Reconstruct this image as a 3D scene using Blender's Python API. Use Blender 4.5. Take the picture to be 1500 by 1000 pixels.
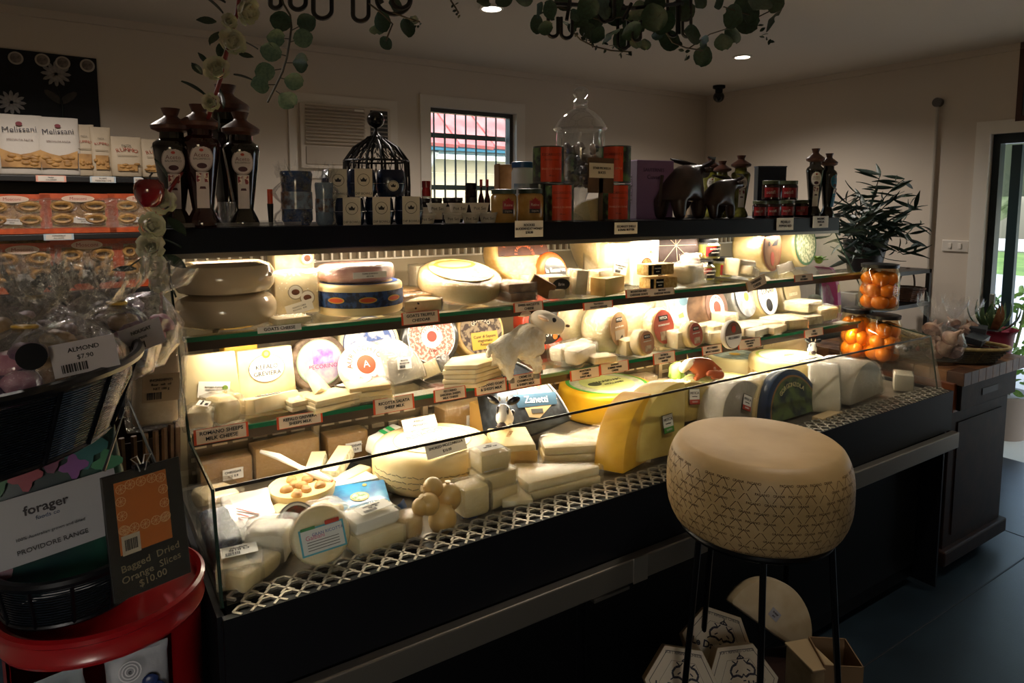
import bpy, bmesh, math, random
from mathutils import Vector, Matrix, Euler, noise
for o in list(bpy.data.objects): bpy.data.objects.remove(o)
SC = bpy.context.scene
COL = SC.collection
RND = random.Random(11)
PI = math.pi
def rad(d): return math.radians(d)

# ---------------------------------------------------------------- camera
EYE = Vector((0, 0, 1.65)); FPX = 985.0; CX, CY = 750.0, 397.0
PITCH = math.atan(97/985.0); HEAD = rad(33.25)
cam = bpy.data.cameras.new('camera'); co = bpy.data.objects.new('camera', cam); COL.objects.link(co)
co.location = EYE; co.rotation_euler = (PI/2-PITCH, 0, -HEAD)
cam.sensor_width = 36; cam.lens = FPX/1500*36; cam.shift_y = (397-500)/1500; cam.clip_start = .02
SC.camera = co
# ---------------------------------------------------------------- world, lamps, exposure
SC.view_settings.view_transform = 'Standard'; SC.view_settings.look = 'None'
SC.view_settings.gamma = 1; SC.view_settings.use_curve_mapping = False
SC.view_settings.exposure = 0.36
W = bpy.data.worlds.new('sky'); SC.world = W; W.use_nodes = True
nt = W.node_tree; bg = nt.nodes['Background']
sky = nt.nodes.new('ShaderNodeTexSky'); sky.sky_type = 'NISHITA'; sky.sun_disc = False
sky.sun_elevation = rad(40); sky.sun_rotation = rad(200); sky.dust_density = 3; sky.air_density = 1.2
nt.links.new(sky.outputs[0], bg.inputs[0]); bg.inputs[1].default_value = 0.6
def area(name, loc, rot, sx, sy, power, color, spread=180):
    l = bpy.data.lights.new(name, 'AREA'); l.shape = 'RECTANGLE'; l.size = sx; l.size_y = sy
    l.energy = power; l.color = color; l.spread = rad(spread)
    o = bpy.data.objects.new(name, l); COL.objects.link(o); o.location = loc; o.rotation_euler = rot
    return o
WARM = (1.0, .86, .67)
area('canopy_tube_light', (1.68, 1.908, 1.508), (rad(10), 0, 0), 2.84, .03, 11, WARM)
area('upper_shelf_tube_light', (1.68, 1.785, 1.302), (rad(22), 0, 0), 2.84, .03, 7.5, WARM)
area('middle_shelf_tube_light', (1.68, 1.722, 1.080), (rad(-26), 0, 0), 2.84, .03, 21, WARM)
def spot(name, loc, power, color, size=110, r=.045):
    l = bpy.data.lights.new(name, 'SPOT'); l.energy = power; l.color = color
    l.spot_size = rad(size); l.spot_blend = .8; l.shadow_soft_size = r
    o = bpy.data.objects.new(name, l); COL.objects.link(o); o.location = loc
    return o
DOWNLIGHTS = [(1.80, 2.93), (3.75, 2.96), (-.15, 2.95), (1.70, .75), (3.3, .75)]
for x, y in DOWNLIGHTS:
    spot('downlight_lamp', (x, y, 2.585), 54 if y > 2 else 26, (1.0, .90, .80) if y > 2 else (1.0, .87, .72), 150 if y > 2 else 92)

# ---------------------------------------------------------------- placing by sight line
_r = Vector((math.cos(HEAD), -math.sin(HEAD), 0)); _h = Vector((math.sin(HEAD), math.cos(HEAD), 0)); _u = Vector((0, 0, 1))
_f = _h*math.cos(PITCH)-_u*math.sin(PITCH); _c = _u*math.cos(PITCH)+_h*math.sin(PITCH)
def ray(px, py): return _f+_r*((px-CX)/FPX)-_c*((py-CY)/FPX)
def at(px, py, x=None, y=None, z=None):
    d = ray(px, py)
    t = (x/d.x) if x is not None else (y/d.y) if y is not None else (z-EYE.z)/d.z
    return EYE+d*t
def on(px, Y, z):
    "point with depth Y and height z seen in column px"
    a = (px-CX)/FPX; dz = z-EYE.z; k = _r-_f*a
    return Vector((-(k.y*Y+k.z*dz)/k.x, Y, z))
def mpp(P): return (P-EYE).dot(_f)/FPX

# ---------------------------------------------------------------- materials
def lin(h):
    if not isinstance(h, str): return tuple(h)+(1,)
    v = [int(h[i:i+2], 16)/255 for i in (0, 2, 4)]
    return tuple(c/12.92 if c <= .04045 else ((c+.055)/1.055)**2.4 for c in v)+(1,)
_M = {}
def mat(col, rough=.5, col2=None, sc=12, bump=0, bsc=60, metal=0, coat=0, sss=0, emit=0, spec=.5, detail=3, lo=.4, hi=.62):
    key = (col, rough, col2, sc, bump, bsc, metal, coat, sss, emit, spec, lo, hi)
    if key in _M: return _M[key]
    m = bpy.data.materials.new('mat_%s' % (col if isinstance(col, str) else 'c')); m.use_nodes = True
    n = m.node_tree; b = n.nodes['Principled BSDF']
    b.inputs['Base Color'].default_value = lin(col); b.inputs['Roughness'].default_value = rough
    b.inputs['Metallic'].default_value = metal; b.inputs['Coat Weight'].default_value = coat
    b.inputs['Coat Roughness'].default_value = .12; b.inputs['Specular IOR Level'].default_value = spec
    if sss:
        b.inputs['Subsurface Weight'].default_value = sss; b.inputs['Subsurface Radius'].default_value = (.02, .012, .006)
        b.inputs['Subsurface Scale'].default_value = .5
    if emit:
        b.inputs['Emission Color'].default_value = lin(col); b.inputs['Emission Strength'].default_value = emit
    if col2 or bump:
        tc = n.nodes.new('ShaderNodeTexCoord')
    if col2:
        t = n.nodes.new('ShaderNodeTexNoise'); t.inputs['Scale'].default_value = sc; t.inputs['Detail'].default_value = detail
        r = n.nodes.new('ShaderNodeValToRGB'); r.color_ramp.elements[0].position = lo; r.color_ramp.elements[1].position = hi
        r.color_ramp.elements[0].color = lin(col); r.color_ramp.elements[1].color = lin(col2)
        n.links.new(tc.outputs['Object'], t.inputs['Vector']); n.links.new(t.outputs[0], r.inputs[0]); n.links.new(r.outputs[0], b.inputs['Base Color'])
    if bump:
        t = n.nodes.new('ShaderNodeTexNoise'); t.inputs['Scale'].default_value = bsc; t.inputs['Detail'].default_value = 3
        bp = n.nodes.new('ShaderNodeBump'); bp.inputs['Strength'].default_value = bump; bp.inputs['Distance'].default_value = .004
        n.links.new(tc.outputs['Object'], t.inputs['Vector']); n.links.new(t.outputs[0], bp.inputs['Height']); n.links.new(bp.outputs[0], b.inputs['Normal'])
    _M[key] = m
    return m
def clear(name, tint=(1, 1, 1), base=.04, edge=.45, rough=.02, bump=0, bsc=40, body=0, bodycol=(1, 1, 1)):
    "clear sheet: see-through with a mirror sheen that grows at grazing angles"
    m = bpy.data.materials.new(name); m.use_nodes = True; n = m.node_tree; n.nodes.clear()
    out = n.nodes.new('ShaderNodeOutputMaterial'); mx = n.nodes.new('ShaderNodeMixShader')
    tr = n.nodes.new('ShaderNodeBsdfTransparent'); tr.inputs[0].default_value = tuple(tint)+(1,)
    gl = n.nodes.new('ShaderNodeBsdfGlossy'); gl.inputs['Roughness'].default_value = rough
    lw = n.nodes.new('ShaderNodeLayerWeight'); lw.inputs[0].default_value = .25
    mr = n.nodes.new('ShaderNodeMapRange'); mr.inputs[3].default_value = base; mr.inputs[4].default_value = edge
    n.links.new(lw.outputs['Facing'], mr.inputs[0]); n.links.new(mr.outputs[0], mx.inputs[0])
    n.links.new(tr.outputs[0], mx.inputs[1]); n.links.new(gl.outputs[0], mx.inputs[2])
    last = mx
    if body:
        df = n.nodes.new('ShaderNodeBsdfDiffuse'); df.inputs[0].default_value = tuple(bodycol)+(1,)
        m2 = n.nodes.new('ShaderNodeMixShader'); m2.inputs[0].default_value = body
        n.links.new(mx.outputs[0], m2.inputs[1]); n.links.new(df.outputs[0], m2.inputs[2]); last = m2
    if bump:
        tc = n.nodes.new('ShaderNodeTexCoord'); t = n.nodes.new('ShaderNodeTexNoise'); t.inputs['Scale'].default_value = bsc; t.inputs['Detail'].default_value = 4
        bp = n.nodes.new('ShaderNodeBump'); bp.inputs['Strength'].default_value = bump; bp.inputs['Distance'].default_value = .014
        n.links.new(tc.outputs['Object'], t.inputs['Vector']); n.links.new(t.outputs[0], bp.inputs['Height'])
        n.links.new(bp.outputs[0], gl.inputs['Normal'])
    n.links.new(last.outputs[0], out.inputs[0])
    return m
GLASS = clear('case_glass', (.97, .985, .975), .03, .35)
GLASSEDGE = mat('1d6b4a', .15, coat=.5)
JARGLASS = clear('jar_glass', (.96, .97, .97), .10, .85, .02, 0, 40, .03)
FILM = clear('cling_film', (.99, .99, .98), .11, .55, .08, 1, 70)
CELLO = clear('cellophane', (.98, .98, .98), .05, .5, .08, .9, 45, .012, (.9, .88, .9))
BLACK = mat('0a0c11', .5, spec=.22); BLACKM = mat('08090c', .3, metal=.4); NAVY = mat('060b17', .4, spec=.22)
STEEL = mat('a8a49c', .28, metal=1); DULL = mat('8a8378', .42, metal=1)
WHITE = mat('eeeae0', .55); PAPER = mat('f4f0e6', .6); INK = mat('151316', .6)
WOODLID = mat('5a3427', .45, '43251c', 30, .2, 90)

# ---------------------------------------------------------------- geometry
class G:
    def __init__(s): s.v = []; s.f = []
    def add(s, vs, fs, M=None):
        n = len(s.v)
        s.v += [tuple(M @ Vector(p)) if M is not None else tuple(p) for p in vs]
        s.f += [tuple(i+n for i in f) for f in fs]; return s
    def box(s, c, d, M=None):
        x, y, z = c; a, b, e = d[0]/2, d[1]/2, d[2]/2
        return s.add([(x-a, y-b, z-e), (x+a, y-b, z-e), (x+a, y+b, z-e), (x-a, y+b, z-e), (x-a, y-b, z+e), (x+a, y-b, z+e), (x+a, y+b, z+e), (x-a, y+b, z+e)],
                     [(0, 3, 2, 1), (4, 5, 6, 7), (0, 1, 5, 4), (1, 2, 6, 5), (2, 3, 7, 6), (3, 0, 4, 7)], M)
    def prism(s, pts, z0, z1, M=None):
        n = len(pts)
        v = [(p[0], p[1], z0) for p in pts]+[(p[0], p[1], z1) for p in pts]
        return s.add(v, [tuple(range(n-1, -1, -1)), tuple(range(n, 2*n))]+[(i, (i+1) % n, n+(i+1) % n, n+i) for i in range(n)], M)
    def lathe(s, prof, n=32, M=None):
        v = []; f = []; rows = []
        for r, z in prof:
            if r < 1e-6: rows.append([len(v)]); v.append((0, 0, z))
            else:
                rows.append(list(range(len(v), len(v)+n)))
                v += [(r*math.cos(2*PI*i/n), r*math.sin(2*PI*i/n), z) for i in range(n)]
        for a, b in zip(rows, rows[1:]):
            for i in range(n):
                j = (i+1) % n
                if len(a) == 1 and len(b) == 1: break
                if len(a) == 1: f.append((a[0], b[j], b[i]))
                elif len(b) == 1: f.append((a[i], a[j], b[0]))
                else: f.append((a[i], a[j], b[j], b[i]))
        return s.add(v, f, M)
    def rings(s, rings, cap=True, M=None):
        n = len(rings[0]); v = [p for r in rings for p in r]; f = []
        for k in range(len(rings)-1):
            for i in range(n):
                j = (i+1) % n; f.append((k*n+i, k*n+j, (k+1)*n+j, (k+1)*n+i))
        if cap: f += [tuple(range(n-1, -1, -1)), tuple(range((len(rings)-1)*n, len(rings)*n))]
        return s.add(v, f, M)
    def tube(s, pts, r, n=6, closed=False, M=None):
        pts = [Vector(p) for p in pts]; m = len(pts); rings = []
        for i, p in enumerate(pts):
            a = pts[i-1] if (i or closed) else p; b = pts[(i+1) % m] if (i < m-1 or closed) else p
            t = (b-a); t = t.normalized() if t.length > 1e-9 else Vector((0, 0, 1))
            q = t.orthogonal().normalized() if i == 0 else (q-t*q.dot(t)).normalized()
            w = t.cross(q); rr = r[i] if isinstance(r, (list, tuple)) else r
            rings.append([p+(q*math.cos(2*PI*k/n)+w*math.sin(2*PI*k/n))*rr for k in range(n)])
        if closed: rings.append(rings[0])
        return s.rings(rings, not closed, M)
    def ell(s, c, rx, ry=None, rz=None, nu=16, nv=10, M=None):
        ry = ry or rx; rz = rz or rx; c = Vector(c)
        T = Matrix.Translation(c) @ Matrix.Diagonal((rx, ry, rz, 1))
        return s.lathe([(math.sin(PI*i/nv), -math.cos(PI*i/nv)) for i in range(nv+1)], nu, (M @ T) if M is not None else T)
    def grid(s, nx, ny, fn, M=None):
        v = [fn(i/nx, j/ny) for j in range(ny+1) for i in range(nx+1)]
        return s.add(v, [(j*(nx+1)+i, j*(nx+1)+i+1, (j+1)*(nx+1)+i+1, (j+1)*(nx+1)+i) for j in range(ny) for i in range(nx)], M)
    def mesh(s, name, smooth=False, bev=0, seg=2, disp=0, dsc=20, sub=0, seed=0):
        me = bpy.data.meshes.new(name); me.from_pydata([tuple(p) for p in s.v], [], s.f); me.validate()
        bm = bmesh.new(); bm.from_mesh(me)
        bmesh.ops.recalc_face_normals(bm, faces=bm.faces)
        if bev:
            es = [e for e in bm.edges if len(e.link_faces) == 2 and e.calc_face_angle(0) > .6]
            bmesh.ops.bevel(bm, geom=es, offset=bev, segments=seg, profile=.5, affect='EDGES', clamp_overlap=True)
        for _ in range(sub):
            bmesh.ops.subdivide_edges(bm, edges=bm.edges[:], cuts=1, use_grid_fill=True)
        if disp:
            bm.normal_update(); off = Vector((seed*3.1, seed*1.7, seed*.9))
            for q in bm.verts: q.co += q.normal*disp*noise.noise(q.co*dsc+off)
        bm.to_mesh(me); bm.free()
        if smooth: me.polygons.foreach_set('use_smooth', [True]*len(me.polygons))
        return me
def T(x, y=0, z=0): return Matrix.Translation((x, y, z) if not isinstance(x, Vector) else x)
def RX(a): return Matrix.Rotation(rad(a), 4, 'X')
def RY(a): return Matrix.Rotation(rad(a), 4, 'Y')
def RZ(a): return Matrix.Rotation(rad(a), 4, 'Z')

def sharp(me, ang=40):
    "smooth shading with crisp corners"
    bm = bmesh.new(); bm.from_mesh(me)
    for e in bm.edges: e.smooth = not (len(e.link_faces) == 2 and e.calc_face_angle(0) > rad(ang))
    for f in bm.faces: f.smooth = True
    bm.to_mesh(me); bm.free(); return me
def link(name, me, m, parent=None, M=None):
    o = bpy.data.objects.new(name, me); COL.objects.link(o)
    if m is not None and me is not None and len(me.materials) == 0: me.materials.append(m)
    if parent is not None: o.parent = parent
    if M is not None: o.matrix_basis = M
    return o
def part(name, g, m, parent=None, M=None, smooth=False, bev=0, seg=2, **k):
    me = g.mesh(name, False, bev, seg, **k)
    if smooth: sharp(me, smooth if smooth > 1 else 40)
    return link(name, me, m, parent, M)
def tag(o, label, cat, group=None):
    o['label'] = label; o['category'] = cat
    if group: o['group'] = group
    return o
def thing(name, label, cat, M=None, group=None):
    o = bpy.data.objects.new(name, None); COL.objects.link(o); o.empty_display_size = .05
    if M is not None: o.matrix_basis = M
    return tag(o, label, cat, group)
def struct(name, g, m, parent=None, M=None, **k):
    o = part(name, g, m, parent, M, **k)
    if parent is None: o['kind'] = 'structure'
    return o
def kids(o): return [c for c in bpy.data.objects if c.parent is o]
def clone(o, M=None, label=None, group=None, parent=None):
    c = o.copy(); COL.objects.link(c)
    if parent is not None: c.parent = parent
    if M is not None: c.matrix_basis = M
    if label: c['label'] = label
    if group: c['group'] = group
    for k in kids(o): clone(k, parent=c)
    return c
def lowest(o, M=None):
    M = (M if M is not None else Matrix()) @ o.matrix_basis; z = 1e9
    if o.type == 'MESH':
        r = M.row[2]
        z = min((r[0]*v.co.x+r[1]*v.co.y+r[2]*v.co.z+r[3] for v in o.data.vertices), default=1e9)
    for k in kids(o): z = min(z, lowest(k, M))
    return z
def settle(o, z):
    o.matrix_basis = T(0, 0, z-lowest(o)) @ o.matrix_basis; return o
_TX = {}
def text(s, size, m, parent, M, name='lettering', off=0.0, depth=.0004, align='CENTER', space=1.0):
    key = (s, size, off, align, space)
    if key not in _TX:
        c = bpy.data.curves.new('t', 'FONT'); c.body = s; c.size = size; c.align_x = align; c.align_y = 'CENTER'
        c.extrude = depth; c.offset = off; c.space_line = .95; c.space_character = space; c.resolution_u = 2
        o = bpy.data.objects.new('t', c); _TX[key] = bpy.data.meshes.new_from_object(o); bpy.data.objects.remove(o)
    me = _TX[key]
    if len(me.materials) and me.materials[0] is not m: me = me.copy(); me.materials.clear()
    return link(name, me, m, parent, M)
def film(parent, g, seed=0, puff=.004, m=None, sub=1, name='film'):
    "crumpled clear wrap around a piece"
    me = bpy.data.meshes.new(name); me.from_pydata([tuple(p) for p in g.v], [], g.f); me.validate()
    bm = bmesh.new(); bm.from_mesh(me); bmesh.ops.recalc_face_normals(bm, faces=bm.faces)
    for _ in range(4):
        es = [e for e in bm.edges if e.calc_length() > .028]
        if not es: break
        bmesh.ops.subdivide_edges(bm, edges=es, cuts=1, use_grid_fill=True)
    bmesh.ops.triangulate(bm, faces=[f for f in bm.faces if len(f.verts) > 4])
    bm.normal_update(); off = Vector((seed*2.3, seed, seed*.7))
    for v in bm.verts: v.co += v.normal*puff*(.45+.5*abs(noise.noise(v.co*38+off))*2)
    bm.to_mesh(me); bm.free()
    me.polygons.foreach_set('use_smooth', [True]*len(me.polygons))
    return link(name, me, m or FILM, parent)
def skin(name, V, E, m, parent=None, M=None, sub=2, disp=0, dsc=60):
    "one continuous body grown over a skeleton: V = [(x, y, z, r)...]"
    me = bpy.data.meshes.new(name); me.from_pydata([v[:3] for v in V], E, [])
    o = bpy.data.objects.new(name, me); COL.objects.link(o)
    md = o.modifiers.new('s', 'SKIN'); md.use_smooth_shade = True
    for i, d in enumerate(me.skin_vertices[0].data):
        r = V[i][3]; d.radius = r if isinstance(r, tuple) else (r, r); d.use_root = (i == 0)
    s = o.modifiers.new('b', 'SUBSURF'); s.levels = sub
    dg = bpy.context.evaluated_depsgraph_get(); dg.update()
    m2 = bpy.data.meshes.new_from_object(o.evaluated_get(dg)); bpy.data.objects.remove(o)
    if disp:
        nn = [v.normal.copy() for v in m2.vertices]
        for v, q in zip(m2.vertices, nn): v.co += q*disp*noise.noise(v.co*dsc)
    m2.polygons.foreach_set('use_smooth', [True]*len(m2.polygons)); m2.materials.clear()
    return link(name, m2, m, parent, M)
# ================================================================ SETTING
PLASTER = mat('cfc3b4', .8, bump=.08, bsc=120); CEIL = mat('cdc4b8', .85)
XL, XR, YB, YF, ZC = -1.75, 4.85, 4.2, -1.7, 2.62
g = G().box(((XL+XR)/2, (YB+YF)/2, -.05), (XR-XL+.4, YB-YF+.4, .1))
floor = struct('floor', g, mat('131d24', .36, '1c2a33', 5, .12, 220, lo=.3, hi=.7))
joint = mat('0a0f14', .6)
for k, x in enumerate((.3, 2.1, 3.9)):
    o = part('floor_joint', G().box((x, 1.2, .0006), (.006, 5.8, .0012)), joint, floor)
for k, y in enumerate((-.6, 1.2)):
    o = part('floor_joint', G().box((1.55, y, .0006), (6.5, .006, .0012)), joint, floor)
struct('ceiling', G().box(((XL+XR)/2, (YB+YF)/2, ZC+.05), (XR-XL+.4, YB-YF+.4, .1)), CEIL)
def wall_open(name, axis, pos, thick, a0, a1, o0, o1, z0, z1):
    g = G()
    def b(u0, u1, w0, w1):
        if u1-u0 < 1e-4 or w1-w0 < 1e-4: return
        c, d = ((u0+u1)/2, pos+thick/2, (w0+w1)/2), (u1-u0, abs(thick), w1-w0)
        if axis == 'x': c, d = (c[1], c[0], c[2]), (d[1], d[0], d[2])
        g.box(c, d)
    b(a0, o0, 0, ZC); b(o1, a1, 0, ZC); b(o0, o1, 0, z0); b(o0, o1, z1, ZC)
    return struct(name, g, PLASTER)
wa = at(629, 156, y=YB); wb = at(755, 163, y=YB); WX0, WX1, WZ1, WZ0 = wa.x, wb.x, wa.z, 1.58
wall_open('wall_back', 'y', YB, .14, XL, XR, WX0, WX1, WZ0, WZ1)
DY1 = at(1452, 205, x=XR).y; DY0 = .55; DZ = 2.09
wall_open('wall_right', 'x', XR, .14, YF, YB, DY0, DY1, 0, DZ)
struct('wall_left', G().box((XL-.07, (YB+YF)/2, ZC/2), (.14, YB-YF, ZC)), PLASTER)
wall_open('wall_front', 'y', YF-.14, .14, XL, XR, -1.65, -.75, 1.2, 2.2)
TRIM = mat('d8cfc2', .5)
struct('trim_1', G().box((1.55, YB-.011, ZC-.02), (6.58, .022, .04)), PLASTER)
struct('trim_2', G().box((XR-.011, 1.25, ZC-.02), (.022, 5.88, .04)), PLASTER)
struct('baseboard_back', G().box((1.55, YB-.008, .06), (6.58, .016, .12)), TRIM)
struct('baseboard_right', G().box((XR-.008, (DY1+.1+YB)/2, .06), (.016, YB-DY1-.12, .12)), TRIM)
# window 1: dark frame, pane, outside guard of bars, plain architrave
win = bpy.data.objects.new('window_1', None); COL.objects.link(win); win['kind'] = 'structure'
win.location = ((WX0+WX1)/2, YB, WZ0); IM = T(-(WX0+WX1)/2, -YB, -WZ0)
def frame(name, x0, x1, z0, z1, w, y, d, m, parent, M, bottom=True):
    g = G().box(((x0+x1)/2, y, z1-w/2), (x1-x0, d, w))
    if bottom: g.box(((x0+x1)/2, y, z0+w/2), (x1-x0, d, w))
    for x in (x0+w/2, x1-w/2): g.box((x, y, (z0+z1)/2), (w, d, z1-z0-(2*w if bottom else 0)))
    return part(name, g, m, parent, M)
frame('architrave', WX0-.075, WX1+.075, WZ0-.075, WZ1+.075, .075, YB-.009, .018, TRIM, win, IM)
frame('window_frame', WX0, WX1, WZ0, WZ1, .028, YB+.06, .05, mat('3b3a38', .4), win, IM)
part('pane', G().box(((WX0+WX1)/2, YB+.06, (WZ0+WZ1)/2), (WX1-WX0-.056, .004, WZ1-WZ0-.056)), GLASS, win, IM)
BAR = mat('4a564e', .5)
for k in range(8):
    x = WX0+.045+(WX1-WX0-.09)*k/7
    part('guard_bar', G().tube([(x, YB+.2, WZ0-.1), (x, YB+.2, WZ1+.1)], .007, 6), BAR, win, IM)
for z in (at(690, 201, y=YB+.2).z, at(690, 275, y=YB+.2).z):
    part('guard_rail', G().box(((WX0+WX1)/2, YB+.21, z), (WX1-WX0+.3, .012, .035)), BAR, win, IM)
# the neighbour's house behind the window
hb = thing('house', 'neighbouring cream boarded house with red roof and blue gutter outside the window', 'building', T(4.6, 8.4, 0))
HM = T(-4.6, -8.4, 0)
boards = mat('e9dcb8', .7)
for k in range(12): part('weatherboard', G().box((4.6, 8.42, .1+k*.19), (4.6, .04, .185), RX(0)), boards, hb, HM @ T(0, .006*(k % 2), 0))
part('gutter', G().box((4.6, 7.98, 2.42), (5, .14, .13)), mat('3f7f9c', .4), hb, HM, bev=.02)
part('soffit', G().box((4.6, 8.2, 2.37), (5, .5, .03)), mat('6fa3b8', .5), hb, HM)
tile = mat('c87f7c', .6, 'b56664', 3)
for k in range(9):
    for j in range(3):
        part('roof_tile', G().box((0, 0, 0), (.54, .46, .05)), tile, hb, HM @ T(2.4+k*.55, 8.05+j*.36, 2.56+j*.27) @ RX(37) @ RY(2))
part('downpipe', G().tube([(4.05, 8.0, 2.35), (4.0, 8.2, 2.1), (3.75, 8.36, 1.75), (3.75, 8.36, 0)], .05, 8), mat('d9e2e0', .5), hb, HM, smooth=True)
part('round_vent', G().lathe([(0, 0), (.16, 0), (.16, .12), (0, .12)], 20), tile, hb, HM @ T(3.72, 7.85, 2.88) @ RX(90), smooth=True)
struct('ground_back', G().box((2, 8.5, -.1), (14, 8.2, .1)), mat('6f6a60', .9))
# door 1 in the right wall: white architrave, dark teal frame, glazed sliding leaf
TEAL = mat('12242b', .35)
dr = bpy.data.objects.new('door_1', None); COL.objects.link(dr); dr['kind'] = 'structure'; dr.location = (XR, DY1, 0)
DM = T(-XR, -DY1, 0)
g = G().box((XR-.009, DY1+.04, DZ/2+.04), (.018, .08, DZ+.08)).box((XR-.009, DY0-.04, DZ/2+.04), (.018, .08, DZ+.08)).box((XR-.009, (DY0+DY1)/2, DZ+.04), (.018, DY1-DY0, .08))
part('architrave', g, mat('e4ded4', .45), dr, DM)
g = G().box((XR+.07, DY1-.02, DZ/2), (.07, .04, DZ)).box((XR+.07, DY0+.02, DZ/2), (.07, .04, DZ)).box((XR+.07, (DY0+DY1)/2, DZ-.03), (.07, DY1-DY0-.08, .06))
part('door_frame', g, TEAL, dr, DM)
dm = at(1487, 300, x=XR+.07).y
part('door_stile', G().box((XR+.06, dm, DZ/2-.035), (.04, .055, DZ-.075)), mat('1d3a40', .4), dr, DM)
part('pane', G().box((XR+.07, (DY1-.04+dm)/2, DZ/2), (.005, DY1-.04-dm-.05, DZ-.1)), GLASS, dr, DM)
part('latch', G().box((XR+.02, DY1-.06, 1.02), (.02, .03, .14)), mat('9aa09c', .35, metal=.8), dr, DM, bev=.004)
# street seen through the door
struct('footpath', G().box((8.0, 3, -.08), (6.2, 30, .12)), mat('b9bab5', .8))
struct('road', G().box((15.2, 8, -.12), (8.2, 60, .1)), mat('9ea2a4', .75, 'aeb1b2', 2))
for k in range(4): struct('road_marking', G().box((13.6, 2+k*5, -.068), (.14, 2.6, .004)), WHITE)
struct('verge', G().box((24, 10, -.12), (9.4, 70, .1)), mat('6f8f3e', .9, '55752f', 1))
gr = thing('guard_rail', 'long pale steel guard rail on posts across the street outside the door', 'guard rail', T(20.2, 8, 0))
part('beam', G().box((0, 0, .62), (.08, 34, .32)), mat('c9ccca', .4), gr, bev=.02)
for k in range(10): part('post', G().box((.1, -15+k*3.3, .3), (.12, .12, .74)), mat('8f908c', .6), gr)
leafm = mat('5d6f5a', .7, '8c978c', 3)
for k in range(3):
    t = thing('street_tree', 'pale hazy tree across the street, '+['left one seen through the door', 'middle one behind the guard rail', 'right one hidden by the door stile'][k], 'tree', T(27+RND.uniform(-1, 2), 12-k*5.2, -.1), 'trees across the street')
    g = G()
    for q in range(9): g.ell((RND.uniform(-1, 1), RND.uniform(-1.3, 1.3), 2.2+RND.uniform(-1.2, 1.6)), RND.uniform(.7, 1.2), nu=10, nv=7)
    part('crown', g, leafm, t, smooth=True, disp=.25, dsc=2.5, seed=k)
    part('trunk', G().tube([(0, 0, 0), (.1, 0, 1.2), (0, .1, 2.2)], [.16, .13, .1], 8), mat('55483c', .8), t)
v = thing('verandah', 'grey green verandah roof with dark fascia outside the door', 'verandah', T(6.4, 3, 2.2))
part('soffit', G().box((-.1, 0, .19), (2.7, 9, .04)), mat('a7b3a2', .7), v)
part('fascia', G().box((1.28, 0, .08), (.05, 9, .2)), mat('35524f', .5), v)
part('roller_blind', G().box((1.18, -1, -.22), (.012, 5, .5)), mat('8f9c8a', .7), v)
for yy in (-2.5, 2.8): part('post', G().box((1.2, yy, -1.0), (.09, .09, 2.36)), mat('d8dad4', .5), v)
# downlights
for i, (x, y) in enumerate(DOWNLIGHTS[:2]):
    lab = ['round recessed ceiling downlight nearer the hanging greenery at top centre', 'round recessed ceiling downlight farther right near the corner camera'][i]
    t = thing('downlight', lab, 'ceiling light', T(x, y, ZC), 'ceiling downlights')
    part('bezel', G().lathe([(.048, 0), (.062, 0), (.06, -.008), (.048, -.008), (.048, 0)], 28), mat('e8e4dc', .4), t, smooth=True)
    part('lens', G().lathe([(0, -.004), (.048, -.004), (.048, -.001), (0, -.001)], 28), mat('fff2e0', .4, emit=9), t)
P = at(1053, 137, x=XR-.35); cy_ = P.y
t = thing('security_camera', 'small black dome security camera in the far ceiling corner', 'camera', T(P.x, P.y, ZC))
part('mount', G().lathe([(0, 0), (.05, 0), (.05, -.02), (.03, -.03), (.03, -.07), (0, -.07)], 18), BLACK, t, smooth=True)
part('dome', G().ell((0, 0, -.09), .045, nu=16, nv=10), mat('0a0a0c', .15), t, smooth=True)
# conduit, switch, picture on the right wall
A = at(1374, 150, x=XR-.02); B = at(1353, 455, x=XR-.02)
t = thing('wall_conduit', 'thin pale conduit pipe running down the right wall from a round box', 'conduit', T(XR-.02, A.y, 0))
part('pipe', G().tube([(0, 0, .2), (0, 0, A.z)], .011, 8), mat('b9b0a4', .5), t, smooth=True)
part('junction_box', G().lathe([(0, 0), (.03, 0), (.03, .034), (0, .034)], 18), mat('5e5a56', .5), t, T(.017, 0, A.z) @ RY(-90), smooth=True)
P = at(1400, 360, x=XR)
t = thing('light_switch', 'white double light switch plate on the right wall by the door', 'switch', T(XR-.006, P.y, P.z-.04))
part('plate', G().box((0, 0, .04), (.012, .16, .075)), mat('d5cdc2', .4), t, bev=.004)
for s in (-1, 1): part('rocker', G().box((-.008, s*.03, .04), (.008, .02, .035)), mat('dfd8ce', .35), t, bev=.002)
P = at(1489, 178, x=XR)
t = thing('picture_frame', 'brown wooden picture frame cut off at the top right edge', 'picture', T(XR-.012, P.y-.24, P.z))
g = G().box((0, .225, .25), (.02, .03, .5)).box((0, -.225, .25), (.02, .03, .5)).box((0, 0, .015), (.02, .42, .03)).box((0, 0, .485), (.02, .42, .03))
part('frame', g, mat('4a2a20', .5), t); part('print', G().box((.004, 0, .25), (.006, .42, .44)), mat('9a8f84', .7, '5b6a70', 6), t)
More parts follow.
